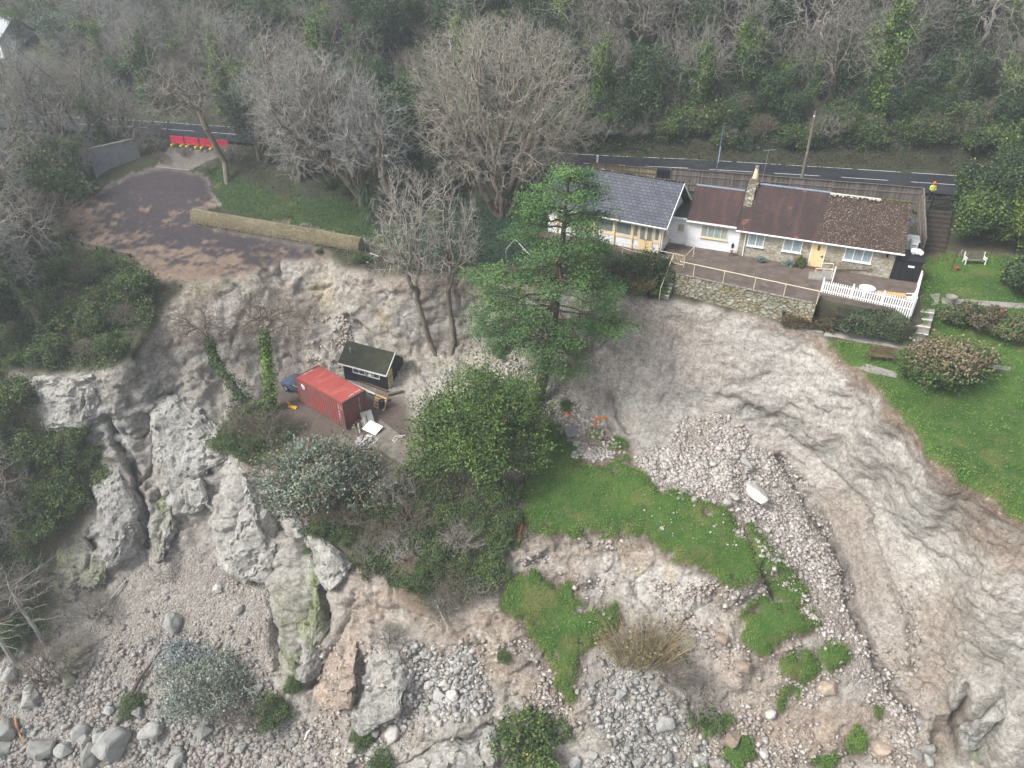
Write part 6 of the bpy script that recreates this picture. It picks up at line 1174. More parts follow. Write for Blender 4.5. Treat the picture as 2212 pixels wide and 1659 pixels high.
def slim(name, seed, n, H, rx, lean, label, p, **kw): return put(bare(name, n, H, rx, cz=kw.pop('cz', .68), hz=kw.pop('hz', .34), seed=seed, lean=lean, rtip=.013, tw=3, top=kw.pop('top', .55), inner=.35, **kw), p, rz=0, label=label)
p4 = at_z(947, 775, -10.0); slim('slender_tree', 111, 420, 15.5, 2.9, (-2.2, 0), 'left of two slender bare trees rising from behind the round evergreen', p4, bark=BARK, twig=TWIGP, cz=.66); slim('slender_tree', 112, 420, 16.5, 2.6, (.9, .4), 'right of two slender bare trees rising from behind the round evergreen', at_z(970, 778, -10.0), bark=BARK, twig=TWIGP)
slim('slender_tree', 113, 300, 9.0, 3.2, (-.4, 0), 'small vase-shaped bare tree at the scar edge above the slender pair', P(905, 575), bark=BARK, twig=TWIGP, top=.3, cz=.6, hz=.42)
slim('drive_tree', 114, 700, 10.5, 4.6, (-3.2, 1), 'leaning brown trunk and bare crown at the driveway, in front of the barriers', P(490, 396), bark=TWIGD, twig=TWIG, cz=.8, hz=.36, top=.75)
def ivy_trunk(name, label, pts, rad, n, crown_n, crown_c, crown_r, seed, dens=.30, ivyc=G_IVY, twig=TWIGD):
    """a trunk along given world points, wrapped in ivy, with a bare crown"""
    g = np.random.default_rng(seed); o = thing(name, label, 'tree', pts[0]); q = [Vector(p) - Vector(pts[0]) for p in pts]
    MB().tube(q, [rad * (1 - .5 * k / (len(q) - 1)) for k in range(len(q))], 8).build('trunk', BARK, o, smooth=True)
    T = shell(crown_n, np.array(crown_c) - np.array(pts[0]), crown_r, g, .3, -.6, .3, seed); segs, tips = grow(T, tuple(q[-1]), .012, g=g, top=.35, wig=.15); segs += twiglets(tips, 3, .5, .009, g); V, Q = tubes_np(segs, 3); mesh_np('crown', V, Q, twig, o)
    t = g.random(n) * (len(q) - 1.0); i = np.minimum(t.astype(int), len(q) - 2); A = np.array([tuple(x) for x in q]); p = A[i] * (1 - (t - i))[:, None] + A[i + 1] * (t - i)[:, None]; leaves('ivy', p + g.normal(0, 1, p.shape) * dens * (1.1 - .5 * t / len(q))[:, None], .20, *ivyc, o, g, seed=seed); return o
ivy_trunk('ivy_clad_tree', 'crooked ivy-covered trunk leaning left over the scar, left of the red container', [at_z(548, 892, -11.6), at_z(512, 845, -9.6), at_z(478, 800, -8), at_z(457, 760, -6.6), at_z(452, 735, -5.8)], .32, 3600, 330, at_z(430, 705, -4.8), (2.9, 2.2, 2.3), 121, .26)
ivy_trunk('ivy_clad_tree', 'upright ivy-green trunk with a fan of bare twigs beside the dark car', [at_z(586, 905, -11.8), at_z(582, 850, -9.6), at_z(578, 780, -6.9), at_z(572, 715, -4.4)], .34, 4200, 420, at_z(590, 690, -3.7), (3.6, 2.5, 2.7), 122, .27, ((.06, .11, .02), (.15, .24, .04)))
g_ = np.random.default_rng(5); a_, b_ = np.array(at_z(583, 830, -8.8)), np.array(at_z(662, 745, -5.6)); t_ = g_.random((900, 1)); o = bpy.data.objects['ivy_clad_tree.003'] if 'ivy_clad_tree.003' in bpy.data.objects else None
ivy_trunk('ivy_clad_tree', 'thick ivy-covered trunk on the green promontory at the left edge', [P(112, 735), P(112, 735) + Vector((-.9, .4, 2.6)), P(112, 735) + Vector((-2.2, .8, 5.4)), P(112, 735) + Vector((-3.0, 1.0, 7.5))], .40, 3800, 420, P(112, 735) + Vector((-3.4, 1.2, 9.6)), (4.2, 3.2, 3.0), 123, .28, twig=TWIGP)
def snag(label, base, top, rad, seed, n=60):
    g = np.random.default_rng(seed); o = thing('dead_tree', label, 'tree', base); d = Vector(top) - Vector(base); MB().tube([d * t + Vector((.1 * math.sin(7 * t), 0, 0)) for t in (0, .3, .6, .85, 1)], [rad, rad * .9, rad * .75, rad * .6, rad * .35], 7).build('trunk', TWIGP, o)
    T = np.array(d) * g.uniform(.35, 1.0, (n, 1)) + g.normal(0, 1, (n, 3)) * np.array([1.5, 1.3, .5]); segs = []
    for q in T: s = np.array(d) * max(.2, min(1, (q[2] / d.z) - .08)); m_ = (s + q) / 2 + g.normal(0, .12, 3); segs += [(*s, *m_, .03, .02), (*m_, *q, .02, .008)]
    segs += twiglets([(q, q - np.array([0, 0, q[2]])) for q in T], 3, .6, .008, g); V, Q = tubes_np(segs, 3); mesh_np('branches', V, Q, TWIGP, o); return o
snag('tall bare dead tree standing at the lower left edge', P(30, 1428), P(30, 1428) + Vector((-.4, .2, 9.5)), .22, 131, 90); snag('dead trunk with a snapped top right of the tall dead one at lower left', P(98, 1392), P(98, 1392) + Vector((-.35, .2, 7.0)), .17, 132, 40)
# ------------------------------------------------------------------ the tall cypress in front of the bungalow
g = np.random.default_rng(140); cb_, ct = np.array(at_z(1163, 862, -10.4)), np.array(at_y(1236, 372, 49.2)); cy = thing('cypress_tree', 'tall dark green cypress with layered boughs in front of the slate bungalow', 'tree', cb_)
d = ct - cb_; H = d[2]; ax = [Vector(d * t + np.array([.25 * math.sin(4 * t), 0, 0])) for t in (0, .15, .3, .45, .6, .75, .9, 1)]; MB().tube([ax[0] - Vector((0, 0, .6))] + ax, [.62, .52, .46, .42, .36, .28, .2, .1, .03], 10).build('trunk', BARKD, cy, smooth=True)
segs, fol = [], []
for k in range(72):
    t = .26 + .73 * ((k // 6) / 11.2) + g.normal(0, .008); az = k * 2.4 + g.normal(0, .3); prof_r = np.interp(t, [.25, .36, .5, .62, .75, .88, 1], [3.6, 6.0, 6.3, 5.6, 4.3, 2.5, .7]) * g.uniform(.62, 1.12)
    side = 1 - .08 * math.cos(az); L = prof_r * side; s0 = d * t; dr = np.array([math.cos(az), math.sin(az) * .9, 0]); rise = g.uniform(.02, .14) * L + (.25 * L if t > .85 else 0); prev = s0
    path = []
    for j in range(1, 7): q = j / 6; p = s0 + dr * L * q + np.array([0, 0, rise * q - .14 * L * q * q * (1 if t < .8 else .3)]) + g.normal(0, .08, 3); segs.append((*prev, *p, .11 * (1 - .14 * j) * (1.2 - t * .5) + .012, .11 * (1 - .14 * (j + 1)) * (1.2 - t * .5) + .012)); prev = p; path.append(p)
    nb_ = int(5 + L * 2.3)
    for j in range(nb_):
        q = g.uniform(.42 if t < .66 else .32, 1.0) ** .8; i = min(5, int(q * 6)); c_ = path[i] + g.normal(0, .15, 3); sd = np.array([-dr[1], dr[0], 0]) * g.choice([-1, 1]) * g.uniform(.1, .42) * L * (1.1 - q * .75); e = c_ + sd + dr * g.uniform(0, .5) + np.array([0, 0, g.uniform(-.05, .25)]); segs.append((*path[max(0, i - 1)], *e, .03, .012))
        m_ = 80; f_ = e + g.normal(0, 1, (m_, 3)) * np.array([.52, .52, .075]); f_[:, 2] -= .22 * (np.hypot(f_[:, 0] - e[0], f_[:, 1] - e[1])) ** 1.2; fol.append(f_)
V, Q = tubes_np(segs, 4); mesh_np('branches', V, Q, BARKD, cy); leaves('crown', np.concatenate(fol), .17, (.036, .080, .030), (.108, .185, .058), cy, g, clump=1.6, seed=141, up=.9, aspect=.5, c2=(.14, .2, .05), f2=.03)
# ------------------------------------------------------------------ named shrubs and hedges
put(bush('round_evergreen', 60000, (4.9, 4.7, 4.9), .17, (.034, .064, .018), (.125, .195, .046), seed=150, k=22, lob=.36, sp=(.5, .84), twigs=500, cz=.80, label='large rounded evergreen tree right of the red container', cat='tree', c2=(.17, .20, .05), f2=.08), Vector((float(at_d(1040, 925, 53).x), 42.1, -12.5)), rz=0)
put(bush('blue_green_shrub', 17000, (5.4, 3.4, 3.3), .20, (.07, .095, .075), (.19, .235, .19), seed=151, k=20, lob=.36, cz=.35, label='wide blue-green shrub spreading below the red container', c2=(.15, .11, .07), f2=.22, twigs=900, bark=TWIGD), Vector(P(695, 1055)) + Vector((0, 0, .0)), rz=0)
put(bush('uprooted_shrub', 13000, (4.9, 4.0, 2.2), .17, (.10, .115, .085), (.21, .225, .18), seed=152, k=26, lob=.26, cz=.3, label='uprooted grey-leaved shrub lying in the debris at lower left', c2=(.34, .35, .34), f2=.16, twigs=600, bark=TWIGP), P(470, 1480), rz=0)
put(bush('dusty_shrub', 4200, (2.2, 1.5, 1.2), .16, (.22, .235, .23), (.42, .43, .42), seed=153, k=10, lob=.4, cz=.3, label='dust-whitened leafy branches at the top of the uprooted shrub', twigs=200, bark=TWIGP), P(400, 1420), rz=0)
put(bush('round_bush', 20000, (3.35, 2.9, 1.9), .16, (.026, .05, .018), (.075, .115, .034), seed=154, k=46, lob=.33, cz=.62, label='big clipped dome-shaped bush with a reddish brown top on the right lawn', c2=(.20, .145, .10), f2=.75, zr=(1.3, 2.7), twigs=200, bark=TWIGD), P(2042, 838) + Vector((0, .9, 0)), rz=0)
def hedge(name, label, a, b_, w, h, n, size, c0, c1, seed, parts='crown', c2=None, f2=0, wav=.25, cat='hedge', up=.35, core=None, rnd_top=False):
    """a hedge along a line: leaves spread over a lumpy long box"""
    g = np.random.default_rng(seed); a, b_ = np.array(a), np.array(b_); d = b_ - a; L = np.linalg.norm(d[:2]); u = d / L; nv = np.array([-u[1], u[0], 0]); o = thing(name, label, cat, a); t = g.random(n); s = g.uniform(-1, 1, n); q = g.random(n)
    face = g.random(n); yy = np.where(face < .5, np.sign(s) * g.uniform(.8, 1.05, n), s); zz = np.where(face < .5, q, g.uniform(.86, 1.05, n)); rnd = np.abs(yy) ** 4 * .18; wv = 1 + wav * fbm(np.stack([t * L, yy, zz * 0], 1), 1.3, 3, seed)
    if rnd_top: a_ = g.uniform(0, math.pi, n); yy = np.cos(a_); zz = np.sin(a_) ** .55; rnd = 0
    p = d * t[:, None] + nv * (yy * w / 2 * wv)[:, None]; p[:, 2] += zz * h * wv * (1 - rnd); leaves(parts, p, size, c0, c1, o, g, seed=seed, c2=c2, f2=f2, up=up); 
    if core and rnd_top: MB().tube([Vector(d * (k / 16)) + Vector((0, 0, h * .42)) for k in range(17)], [h * .44] * 17, 12).build('core', core, o)
    elif core: b = MB(); K_ = 16; [b.bar(Vector(d * (k / K_)) + Vector((0, 0, h * .42)), Vector(d * ((k + 1) / K_)) + Vector((0, 0, h * .42)), w * (.66 if rnd_top else .84), h * (.80 if rnd_top else .86)) for k in range(K_)]; b.build('core', core, o)
    return o
hedge('clipped_hedge', 'long straw-brown clipped hedge between the driveway and the upper lawn', P(424, 481), P(782, 543), 1.3, 1.35, 52000, .075, (.29, .24, .165), (.40, .335, .235), 160, wav=.05, up=.2, rnd_top=True, core=worn('dead_hedge_core', (.28, .235, .155), .3, 3, .95))
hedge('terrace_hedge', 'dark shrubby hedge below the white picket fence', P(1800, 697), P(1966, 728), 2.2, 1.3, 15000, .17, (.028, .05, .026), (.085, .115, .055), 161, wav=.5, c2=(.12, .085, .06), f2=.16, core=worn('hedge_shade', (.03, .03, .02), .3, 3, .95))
hedge('path_shrubs', 'brown and green low shrubs along the garden path below the terrace wall', P(1685, 697), P(1800, 712), 1.0, .8, 4500, .15, (.055, .05, .028), (.12, .105, .05), 162, wav=.6, c2=(.17, .10, .065), f2=.3)
put(bush('terrace_shrub', 9000, (2.4, 1.8, 1.5), .17, (.028, .05, .024), (.085, .115, .05), seed=163, k=14, label='dark shrub between the cypress and the terrace steps', c2=(.17, .11, .07), f2=.14), at_z(1388, 612, -1.4), rz=0); put(bush('steps_shrub', 4000, (1.4, 1.1, 1.0), .16, (.06, .07, .03), (.14, .15, .06), seed=164, k=8, label='rust-tinged small shrub on the bank left of the terrace steps', c2=(.24, .13, .075), f2=.35), at_z(1380, 618, -1.5) + Vector((-.2, -1.0, -.4)), rz=0); put(bush('steps_shrub', 2500, (1.2, .9, .6), .15, (.05, .10, .02), (.12, .20, .04), seed=165, k=7, label='bright green plants at the foot of the terrace steps'), at_z(1402, 640, -1.8), rz=0)
for k, (px, py, r, h, lb) in enumerate(((2060,705,1.6,1.0,'dark low shrub right of the lower garden steps'),(2110,720,1.7,1.0,'brownish low shrub in the bed below the upper lawn'),(2165,742,1.6,.9,'twiggy brown shrub at the right end of the garden bed'),(2215,735,1.5,1.0,'green low shrub at the right edge of the garden bed'))): put(bush('bed_shrub', 3500, (r, r * .8, h), .16, *(G_MID if k % 2 == 0 else ((.06, .06, .03), (.13, .11, .06))), seed=170 + k, k=9, label=lb, c2=(.18, .13, .09), f2=.25, twigs=150, bark=TWIGD), P(px, py), rz=0)
for k, (px, py, r, h, cc, lb) in enumerate(((2098,520,2.6,2.9,G_MID,'dark evergreen shrub nearest the timber steps'),(2150,480,3.0,3.6,G_DK,'tall dark evergreen right of the black picket gate'),(2200,540,3.0,3.2,G_YEL,'yellow-green laurel at the right edge above the bench'),(2240,420,3.6,4.6,G_MID,'evergreen tree at the right edge beside the road'),(2085,455,1.9,2.3,G_DK,'narrow dark evergreen against the picket gate'),(2225,640,2.2,2.2,G_DK,'dark rounded shrub cut by the right edge of the upper lawn'),(2260,330,4.0,5.2,G_YEL,'leafy tree overhanging the road at the right edge'))): put(bush('evergreen_shrub', 15000, (r, r, h), .20, *cc, seed=180 + k, k=16, lob=.4, cz=.75, label=lb, cat='shrub', c2=(.2, .21, .04), f2=.05), P(px, py) - Vector((0, 0, .2)), rz=0)
for k, (px, py) in enumerate(((1655,566),(1705,585))): put(bush('flower_bed_shrub', 700, (.5, .4, .35), .10, (.07, .10, .10), (.17, .22, .22), seed=190 + k, k=5, label=('left of two small blue-grey cushions of plants under the cottage windows', 'right of two small blue-grey cushions of plants under the cottage windows')[k], trunk=False), CW((-9.6, -7.4)[k], -.7), rz=0)
put(bush('flower_bed_shrub', 900, (.6, .4, .6), .11, (.05, .07, .025), (.11, .13, .05), seed=192, k=6, label='green shrub against the wall left of the yellow cottage door'), CW(-6.6, -.5), rz=0)
g = np.random.default_rng(193); T = np.stack([g.uniform(-5.0, -.9, 90), g.uniform(-.14, -.05, 90), g.uniform(.25, 1.05, 90)], 1); segs, tips = grow(T, (-4.3, -.12, 0), .010, g=g, wig=.12); V, Q = tubes_np(segs, 4); o = thing('climber', 'bare woody climber trained on the cottage wall beside the yellow door', 'plant', (29.35, 50.4, 0), ROT_C); mesh_np('stems', V, Q, TWIGD, o)
# cordyline palm by the upper lawn
g = np.random.default_rng(200); o = thing('cordyline_palm', 'spiky green cordyline palm with drooping leaves beside the upper lawn', 'palm', P(800, 478)); MB().tube([(0, 0, -.2), (.1, 0, 1.5), (0, 0, 3.2)], [.16, .13, .11], 8).build('trunk', BARKD, o); vs, fs = [], []
for h, (cx_, cy_, cz_) in enumerate(((0, 0, 3.3), (.7, -.3, 2.6), (-.6, .2, 2.8), (.2, -.5, 1.2))):
    for k in range(150):
        az, el = g.uniform(0, 6.28), g.uniform(-.5, 1.4); L = g.uniform(.9, 1.5); dx, dy, dz = math.cos(az) * math.cos(el), math.sin(az) * math.cos(el), math.sin(el); wx, wy = -math.sin(az) * .035, math.cos(az) * .035; i = len(vs)
        for t in (.05, .45, 1.0): w_ = (1, 1, .1)[(.05, .45, 1.0).index(t)]; zz = cz_ + dz * L * t - .55 * L * t * t; vs += [(cx_ + dx * L * t - wx * w_, cy_ + dy * L * t - wy * w_, zz), (cx_ + dx * L * t + wx * w_, cy_ + dy * L * t + wy * w_, zz)]
        fs += [(i, i + 1, i + 3, i + 2), (i + 2, i + 3, i + 5, i + 4)]
MB().add(vs, fs).build('leaves', worn('palm_leaf_green', (.065, .10, .05), .4, 2, .6), o)
# ------------------------------------------------------------------ ground cover nobody could count
def cover(name, M_, n, size, c0, c1, seed, h=.35, hump=0, c2=None, f2=0, up=.5, lab=None, dens=None):
    g = np.random.default_rng(seed); jj, ii = np.nonzero(M_ & (GX > -340) & (GX < 2550) & (GY > -240) & (GY < 1920)); d2 = (1 / BASEINV[jj, ii]) ** 2; w = d2 * (1 if dens is None else dens[jj, ii]); k = g.choice(len(jj), n, p=w / w.sum())
    p = GP[jj[k], ii[k]] + g.normal(0, .10, (n, 3)); p[:, 2] += np.abs(g.normal(0, h, n)) * (1 + .9 * fbm(p, 1.8, 2, seed)) + hump * np.clip(fbm(p, 2.6, 3, seed + 3) + .15, 0, 1); o = leaves(name, p, size, c0, c1, None, g, seed=seed, c2=c2, f2=f2, up=up); o['kind'] = 'stuff'; return o
lumpy = np.clip(.5 + 1.3 * fbm(GP, 2.4, 3, 91), .04, 1.6)
cover('undergrowth', M_greenl | ((GX < 340) & M_wood & (GY > 560)), 95000, .18, *G_IVY, 301, .28, hump=2.6, c2=(.14, .11, .06), f2=.10, dens=lumpy); cover('bramble_scrub', M_greenc, 56000, .15, (.036, .06, .026), (.11, .145, .055), 302, .30, hump=1.8, c2=(.16, .12, .08), f2=.18, dens=lumpy)
cover('woodland_floor', M_wood & (GY < 336), 90000, .26, (.026, .046, .02), (.07, .10, .04), 303, .40, hump=1.6, c2=(.12, .09, .06), f2=.25, dens=lumpy); cover('ivy_ground', mask(IVYG, 1) & M_wood, 15000, .15, (.018, .045, .026), (.045, .09, .045), 304, .12); cover('roadside_litter', (GY > 318) & (GY < 366) & (GX > 1280) & M_wood, 16000, .15, (.03, .045, .022), (.08, .075, .04), 305, .08, c2=(.11, .065, .04), f2=.2)
cover('rough_grass', M_wood & (GY > 360) & (GX > 340) & (GX < 1480) & ~mask(IVYG, 1), 9000, .16, (.035, .045, .022), (.09, .09, .045), 306, .16, c2=(.13, .10, .06), f2=.3)
LEFTS = [(60,620),(120,600),(190,610),(250,600),(300,640),(60,700),(150,690),(220,700),(275,700),(30,770),(110,770),(190,770),(240,760),(-60,680),(-90,780),(40,880),(80,980),(20,1060),(100,1080),(-40,1150),(60,1170),(150,1080),(180,990),(10,950)]
for k, (px, py) in enumerate(LEFTS):
    plant(('mid', 'mid', 'brush')[k % 3], P(px, py) - Vector((0, 0, .3)), random.uniform(.5, .85), ('ivy-green shrub in the scrub of the left promontory', 'ivy-green shrub in the scrub of the left promontory', 'leafless tangle in the scrub of the left promontory')[k % 3], ('shrubs on the left promontory', 'shrubs on the left promontory', 'bare tangles on the left promontory')[k % 3])
for k, (px, py, kd, s) in enumerate(((540,935,'brush',.8),(500,965,'mid',.5),(590,950,'brush',.9),(620,930,'brush',.6),(860,1080,'brush',.9),(900,1140,'brush',.9),(960,1120,'mid',.5),(1000,1180,'brush',.8),(1050,1150,'mid',.5),(870,1200,'brush',.8),(930,1230,'mid',.45),(980,1280,'brush',.7),(1060,1240,'mid',.5),(830,1160,'brush',.7),(1085,1180,'mid',.45),(1080,1080,'mid',.6),(910,1260,'mid',.4),(760,1130,'brush',.8),(800,1200,'brush',.6),(1040,1290,'brush',.6),(700,1140,'mid',.4))):
    plant(kd, P(px, py) - Vector((0, 0, .2)), s, 'ragged green shrub on the scrubby bank below the concrete pad' if kd == 'mid' else 'bare tangle on the scrubby bank below the concrete pad', 'green shrubs on the central bank' if kd == 'mid' else 'bare tangles on the central bank')
for px, py, kd, s, lb in ((1140,1625,'mid',1.0,'dark green bush at the bottom centre edge'),(1490,1530,'brush',.9,'brown tangle beside the grey rubble at bottom right'),(1520,1560,'mid',.4,'small green shrub in the brown tangle at bottom right'),(1450,1470,'brush',.8,'brown tangle above the grey rubble at bottom right'),(790,1600,'mid',.4,'small dusty shrub on the lower central rocks'),(840,1640,'mid',.4,'lowest small shrub on the central rocks'),(600,1540,'mid',.55,'yellowish green shrub beside the uprooted shrub'),(560,1570,'brush',.9,'brown tangle right of the uprooted shrub'),(290,1530,'mid',.4,'green shoots beside the fallen log'),(120,1470,'brush',1.2,'brown tangle at the foot of the mossy rock on the left'),(170,1420,'brush',.8,'pale tangle of branches under the left cliff'),(215,1330,'brush',.8,'grey branches slumped at the base of the left cliff'),(170,950,'mid',.55,'ivy patch hanging on the left cliff beside the crack'),(670,1190,'mid',.3,'ivy tuft on top of the middle pillar'),(1090,1420,'mid',.2,'tuft on the brown gully below the sunken lawn'),(845,1390,'brush',.6,'dark tangle on the lower central slope'),(960,1330,'brush',.7,'grey brush at the lower end of the scrubby bank'),(1085,765,'mid',.28,'small green shrub on the scree right of the round evergreen'),(1222,880,'mid',.25,'torn shrub by the orange pipe stub'),(690,545,'mid',.15,'small green plant under the clipped hedge'),(780,562,'mid',.3,'green plants left at the scar edge by the steel handrail'),(640,1480,'mid',.3,'ivy on the foot of the mossy pillar')):
    plant(kd, P(px, py) - Vector((0, 0, .15)), s, lb)
# reeds on the sunken lawn
g = np.random.default_rng(210); o = thing('cane_thicket', 'thicket of tall buff canes beside the sunken lawn', 'canes', P(1385, 1425)); segs = []
for k in range(420): a = np.clip(g.normal(0, 1, 2), -1.5, 1.5) * np.array([1.2, .7]); h = g.uniform(1.2, 3.3); tp = np.array([a[0] * 1.7 + g.normal(0, .25), a[1] * 1.4 + .5, h]); s = np.array([a[0] * .7, a[1] * .7, -.2]); m_ = (s + tp) / 2 + np.array([0, 0, .25]); segs += [(*s, *m_, .018, .014), (*m_, *tp, .014, .007)]
V, Q = tubes_np(segs, 3); mesh_np('canes', V, Q, bark_mat('buff_canes', (.40, .30, .19), .05), o); q = np.array([s[3:6] for s in segs]); leaves('foliage', q[g.choice(len(q), 1500)] * np.array([1, 1, .75]) + g.normal(0, .25, (1500, 3)), .17, (.12, .12, .04), (.30, .26, .11), o, g, seed=5)
# fallen trunks and branches
for k, (a, b_, rd, mt, lb) in enumerate((((266,1544),(353,1404),.16,BARKD,'long fallen log slanting across the lower left debris'),((205,1345),(275,1255),.09,TWIGP,'fallen grey branch against the base of the left cliff'),((130,1440),(240,1370),.08,TWIG,'fallen branch above the boulders at left'),((35,1555),(52,1600),.12,bark_mat('torn_orange_wood', (.42, .22, .10), 0),'snapped stump with torn orange wood at lower left'),((1455,1395),(1490,1450),.07,BARKD,'dark stick lying beside the cane thicket'),((562,1090),(568,1140),.06,BARKD,'brown root hanging down the white pillar'),((940,1300),(975,1370),.07,TWIGP,'pale dead branch at the foot of the scrubby bank'),((790,1100),(850,1050),.07,TWIGP,'bleached dead branch above the scrubby bank'),((660,1600),(672,1580),.08,M['white'],'white painted board in the rubble right of the uprooted shrub'))):
    p, q = P(*a) + Vector((0, 0, .2)), P(*b_) + Vector((0, 0, .25)); m_ = (p + q) / 2 + Vector((random.uniform(-.2, .2), 0, .2)); tag(MB().tube([p, m_, q], [rd, rd * .85, rd * .5], 7).build('fallen_branch' if rd < .12 else 'fallen_log', mt), lb, 'log' if rd >= .12 else 'branch')

# blades standing on the lawns
gd = np.where(GRASS & ~M_up, 1.0, 0.0) * (.4 + 2.2 * np.clip(1 - blur(GRASS, 3), 0, 1)); cover('lawn_grass', GRASS & (GX > 900) & (GX < 2250) & (GY > 500), 90000, .10, (.055, .115, .020), (.13, .21, .045), 310, .035, c2=(.20, .18, .07), f2=.06, up=0, dens=gd)
for px, py, s_ in ((600,340,.5),(650,372,.45),(720,402,.45),(760,415,.5),(840,440,.5),(880,455,.4),(940,470,.35),(1010,470,.35),(1130,470,.4),(1160,520,.35)): plant('mid', P(px, py) - Vector((0, 0, .3)), s_, 'ivy-green clump under the big bare trees beyond the upper lawn', 'green clumps beyond the upper lawn')
for px, py, kd, s_, lb in ((120,312,'haze',.8,'fine-twigged tree in front of the road at far left'),(200,318,'grey',.8,'bare tree in front of the road left of the ramp'),(265,322,'haze',.7,'small fine-twigged tree above the concrete wall'),(62,322,'ivy',.9,'ivy-clad tree in front of the road at the left edge'),(560,345,'haze',.7,'fine-twigged tree right of the barriers in front of the road'),(960,345,'grey',.9,'bare tree at the road behind the largest bare tree'),(1010,385,'ever',.8,'dark evergreen behind the trunks of the largest bare tree')): plant(kd, P(px, py) - Vector((0, 0, .2)), s_, lb)

for px, py, kd, s_, lb in ((25,560,'ivy',1.1,'tall ivy-clad tree at the left edge beside the driveway bend'),(75,640,'grey',1.0,'bare tree on the promontory left of the driveway edge'),(-30,650,'ivy',1.1,'ivy-clad tree cut by the left edge on the promontory'),(5,745,'ever',.9,'dark evergreen at the left edge above the cliff top'),(-20,560,'ever',1.1,'dark evergreen cut by the left edge beside the driveway'),(60,585,'ever',.7,'dark evergreen on the promontory just left of the kerb'),(150,600,'mid',.7,'ivy mound below the timber kerb'),(230,580,'mid',.55,'ivy mound under the right end of the timber kerb'),(40,690,'haze',.8,'pale fine-twigged tree on the promontory'),(15,1010,'ever',.6,'dark evergreen low on the left edge beside the cracked cliff'),(30,1130,'grey',.75,'bare tree rising at the lower left edge'),(-10,1230,'haze',.8,'fine-twigged tree cut by the lower left edge'),(75,1200,'ivy',.55,'ivy-clad tree left of the mossy rock face'),(70,1290,'brush',1.3,'grey brush left of the mossy rock face'),(10,1330,'brush',1.3,'grey brush at the lower left edge'),(100,1130,'mid',.8,'ivy mound above the mossy rock face'),(130,1060,'mid',.7,'ivy mound left of the cracked pillar'),(45,1370,'mid',.5,'ivy at the foot of the tall dead tree')): plant(kd, P(px, py) - Vector((0, 0, .25)), s_, lb)

cover('bank_ivy', M_wood & (GX > 1270) & (GY > 205) & (GY < 330), 46000, .20, (.020, .042, .018), (.065, .105, .035), 320, .25, hump=2.2, c2=(.12, .085, .055), f2=.12, dens=lumpy)
for k in range(34): px = random.uniform(1280, 2230); plant('mid' if k % 3 else 'ever', P(px, random.uniform(215, 310)) - Vector((0, 0, .5)), random.uniform(.45, .8), 'dark leafy shrub on the bank right above the road verge', 'shrubs on the bank above the road')
for k in range(46): wood(random.uniform(-60, 1250), random.uniform(-60, 180), 'ivy' if k % 2 else 'mid', random.uniform(.7, 1.1))
for px, py, s_ in ((840,1110,.5),(880,1170,.45),(920,1090,.5),(1020,1120,.5),(940,1190,.45),(1000,1230,.4),(740,1160,.35),(1100,1130,.45),(560,960,.4),(610,940,.4)): plant('mid', P(px, py) - Vector((0, 0, .2)), s_, 'ragged green shrub on the scrubby bank below the concrete pad', 'green shrubs on the central bank')

for px, py, s_ in ((398,338,.35),(480,338,.42),(350,352,.4)): plant('brush', P(px, py), s_, 'thin brush in front of the red barriers', 'brush in front of the red barriers')

cover('upper_lawn_grass', M_up, 14000, .12, (.024, .05, .020), (.075, .115, .035), 330, .03, c2=(.15, .13, .06), f2=.05, up=0)
# ------------------------------------------------------------------ boulders and rubble
def rock_mat(name, c):
    m = N(name); v = m.coord(); oi = m.n('ObjectInfo').outputs['Random']; a = m.ramp(m.noise(v, 2.4, 7, .7), [(.28, tuple(x * .66 for x in c)), (.5, c), (.72, tuple(min(.8, x * 1.25) for x in c))])
    a = m.mix(1, a, m.ramp(oi, [(0, (.78, .77, .75)), (.5, (1, 1, 1)), (1, (1.22, 1.21, 1.2))]), 'MULTIPLY'); m.bump(m.noise(v, 5, 6, .7), .7, .08); return m.out(a, .95)
RK_G, RK_W, RK_P, RK_M = rock_mat('grey_boulder_stone', (.29, .29, .272)), rock_mat('pale_boulder_stone', (.42, .405, .38)), rock_mat('peach_boulder_stone', (.34, .275, .215)), rock_mat('mossy_boulder_stone', (.22, .235, .16))
def rock_mesh(seed, mat, flat=1.0, name='boulder'):
    g = np.random.default_rng(seed); p = g.normal(0, 1, (26, 3)); p /= np.linalg.norm(p, axis=1, keepdims=True); p /= (np.abs(p).max(1, keepdims=True) ** (.75 if seed % 2 else .3)); p *= g.uniform(.78, 1.0, (26, 1)) / (1.2 if seed % 2 else 1.05) * np.array([1, .8, .68 * flat]); bm = bmesh.new()
    for q in p: bm.verts.new(q)
    r = bmesh.ops.convex_hull(bm, input=bm.verts); bmesh.ops.delete(bm, geom=[e for e in r['geom_interior'] if isinstance(e, bmesh.types.BMVert)], context='VERTS')
    bmesh.ops.dissolve_limit(bm, angle_limit=R(14), verts=bm.verts[:], edges=bm.edges[:]); bmesh.ops.bevel(bm, geom=bm.edges[:], offset=.06, segments=1, affect='EDGES', clamp_overlap=True); bmesh.ops.triangulate(bm, faces=bm.faces[:]); bmesh.ops.subdivide_edges(bm, edges=bm.edges[:], cuts=2, use_grid_fill=True)
    V = np.array([v.co[:] for v in bm.verts]); nz = .07 * fbm(V + seed, .7, 4, seed) + .04 * ridged(V + seed, .5, 2, seed)
    for v, k in zip(bm.verts, nz): v.co *= 1 + k
    me = bpy.data.meshes.new(name); bm.to_mesh(me); bm.free(); me.materials.append(mat); return me
ROCKS = {m_: [rock_mesh(400 + i * 7 + j, mt) for i in range(5)] for j, (m_, mt) in enumerate((('g', RK_G), ('w', RK_W), ('p', RK_P), ('m', RK_M)))}
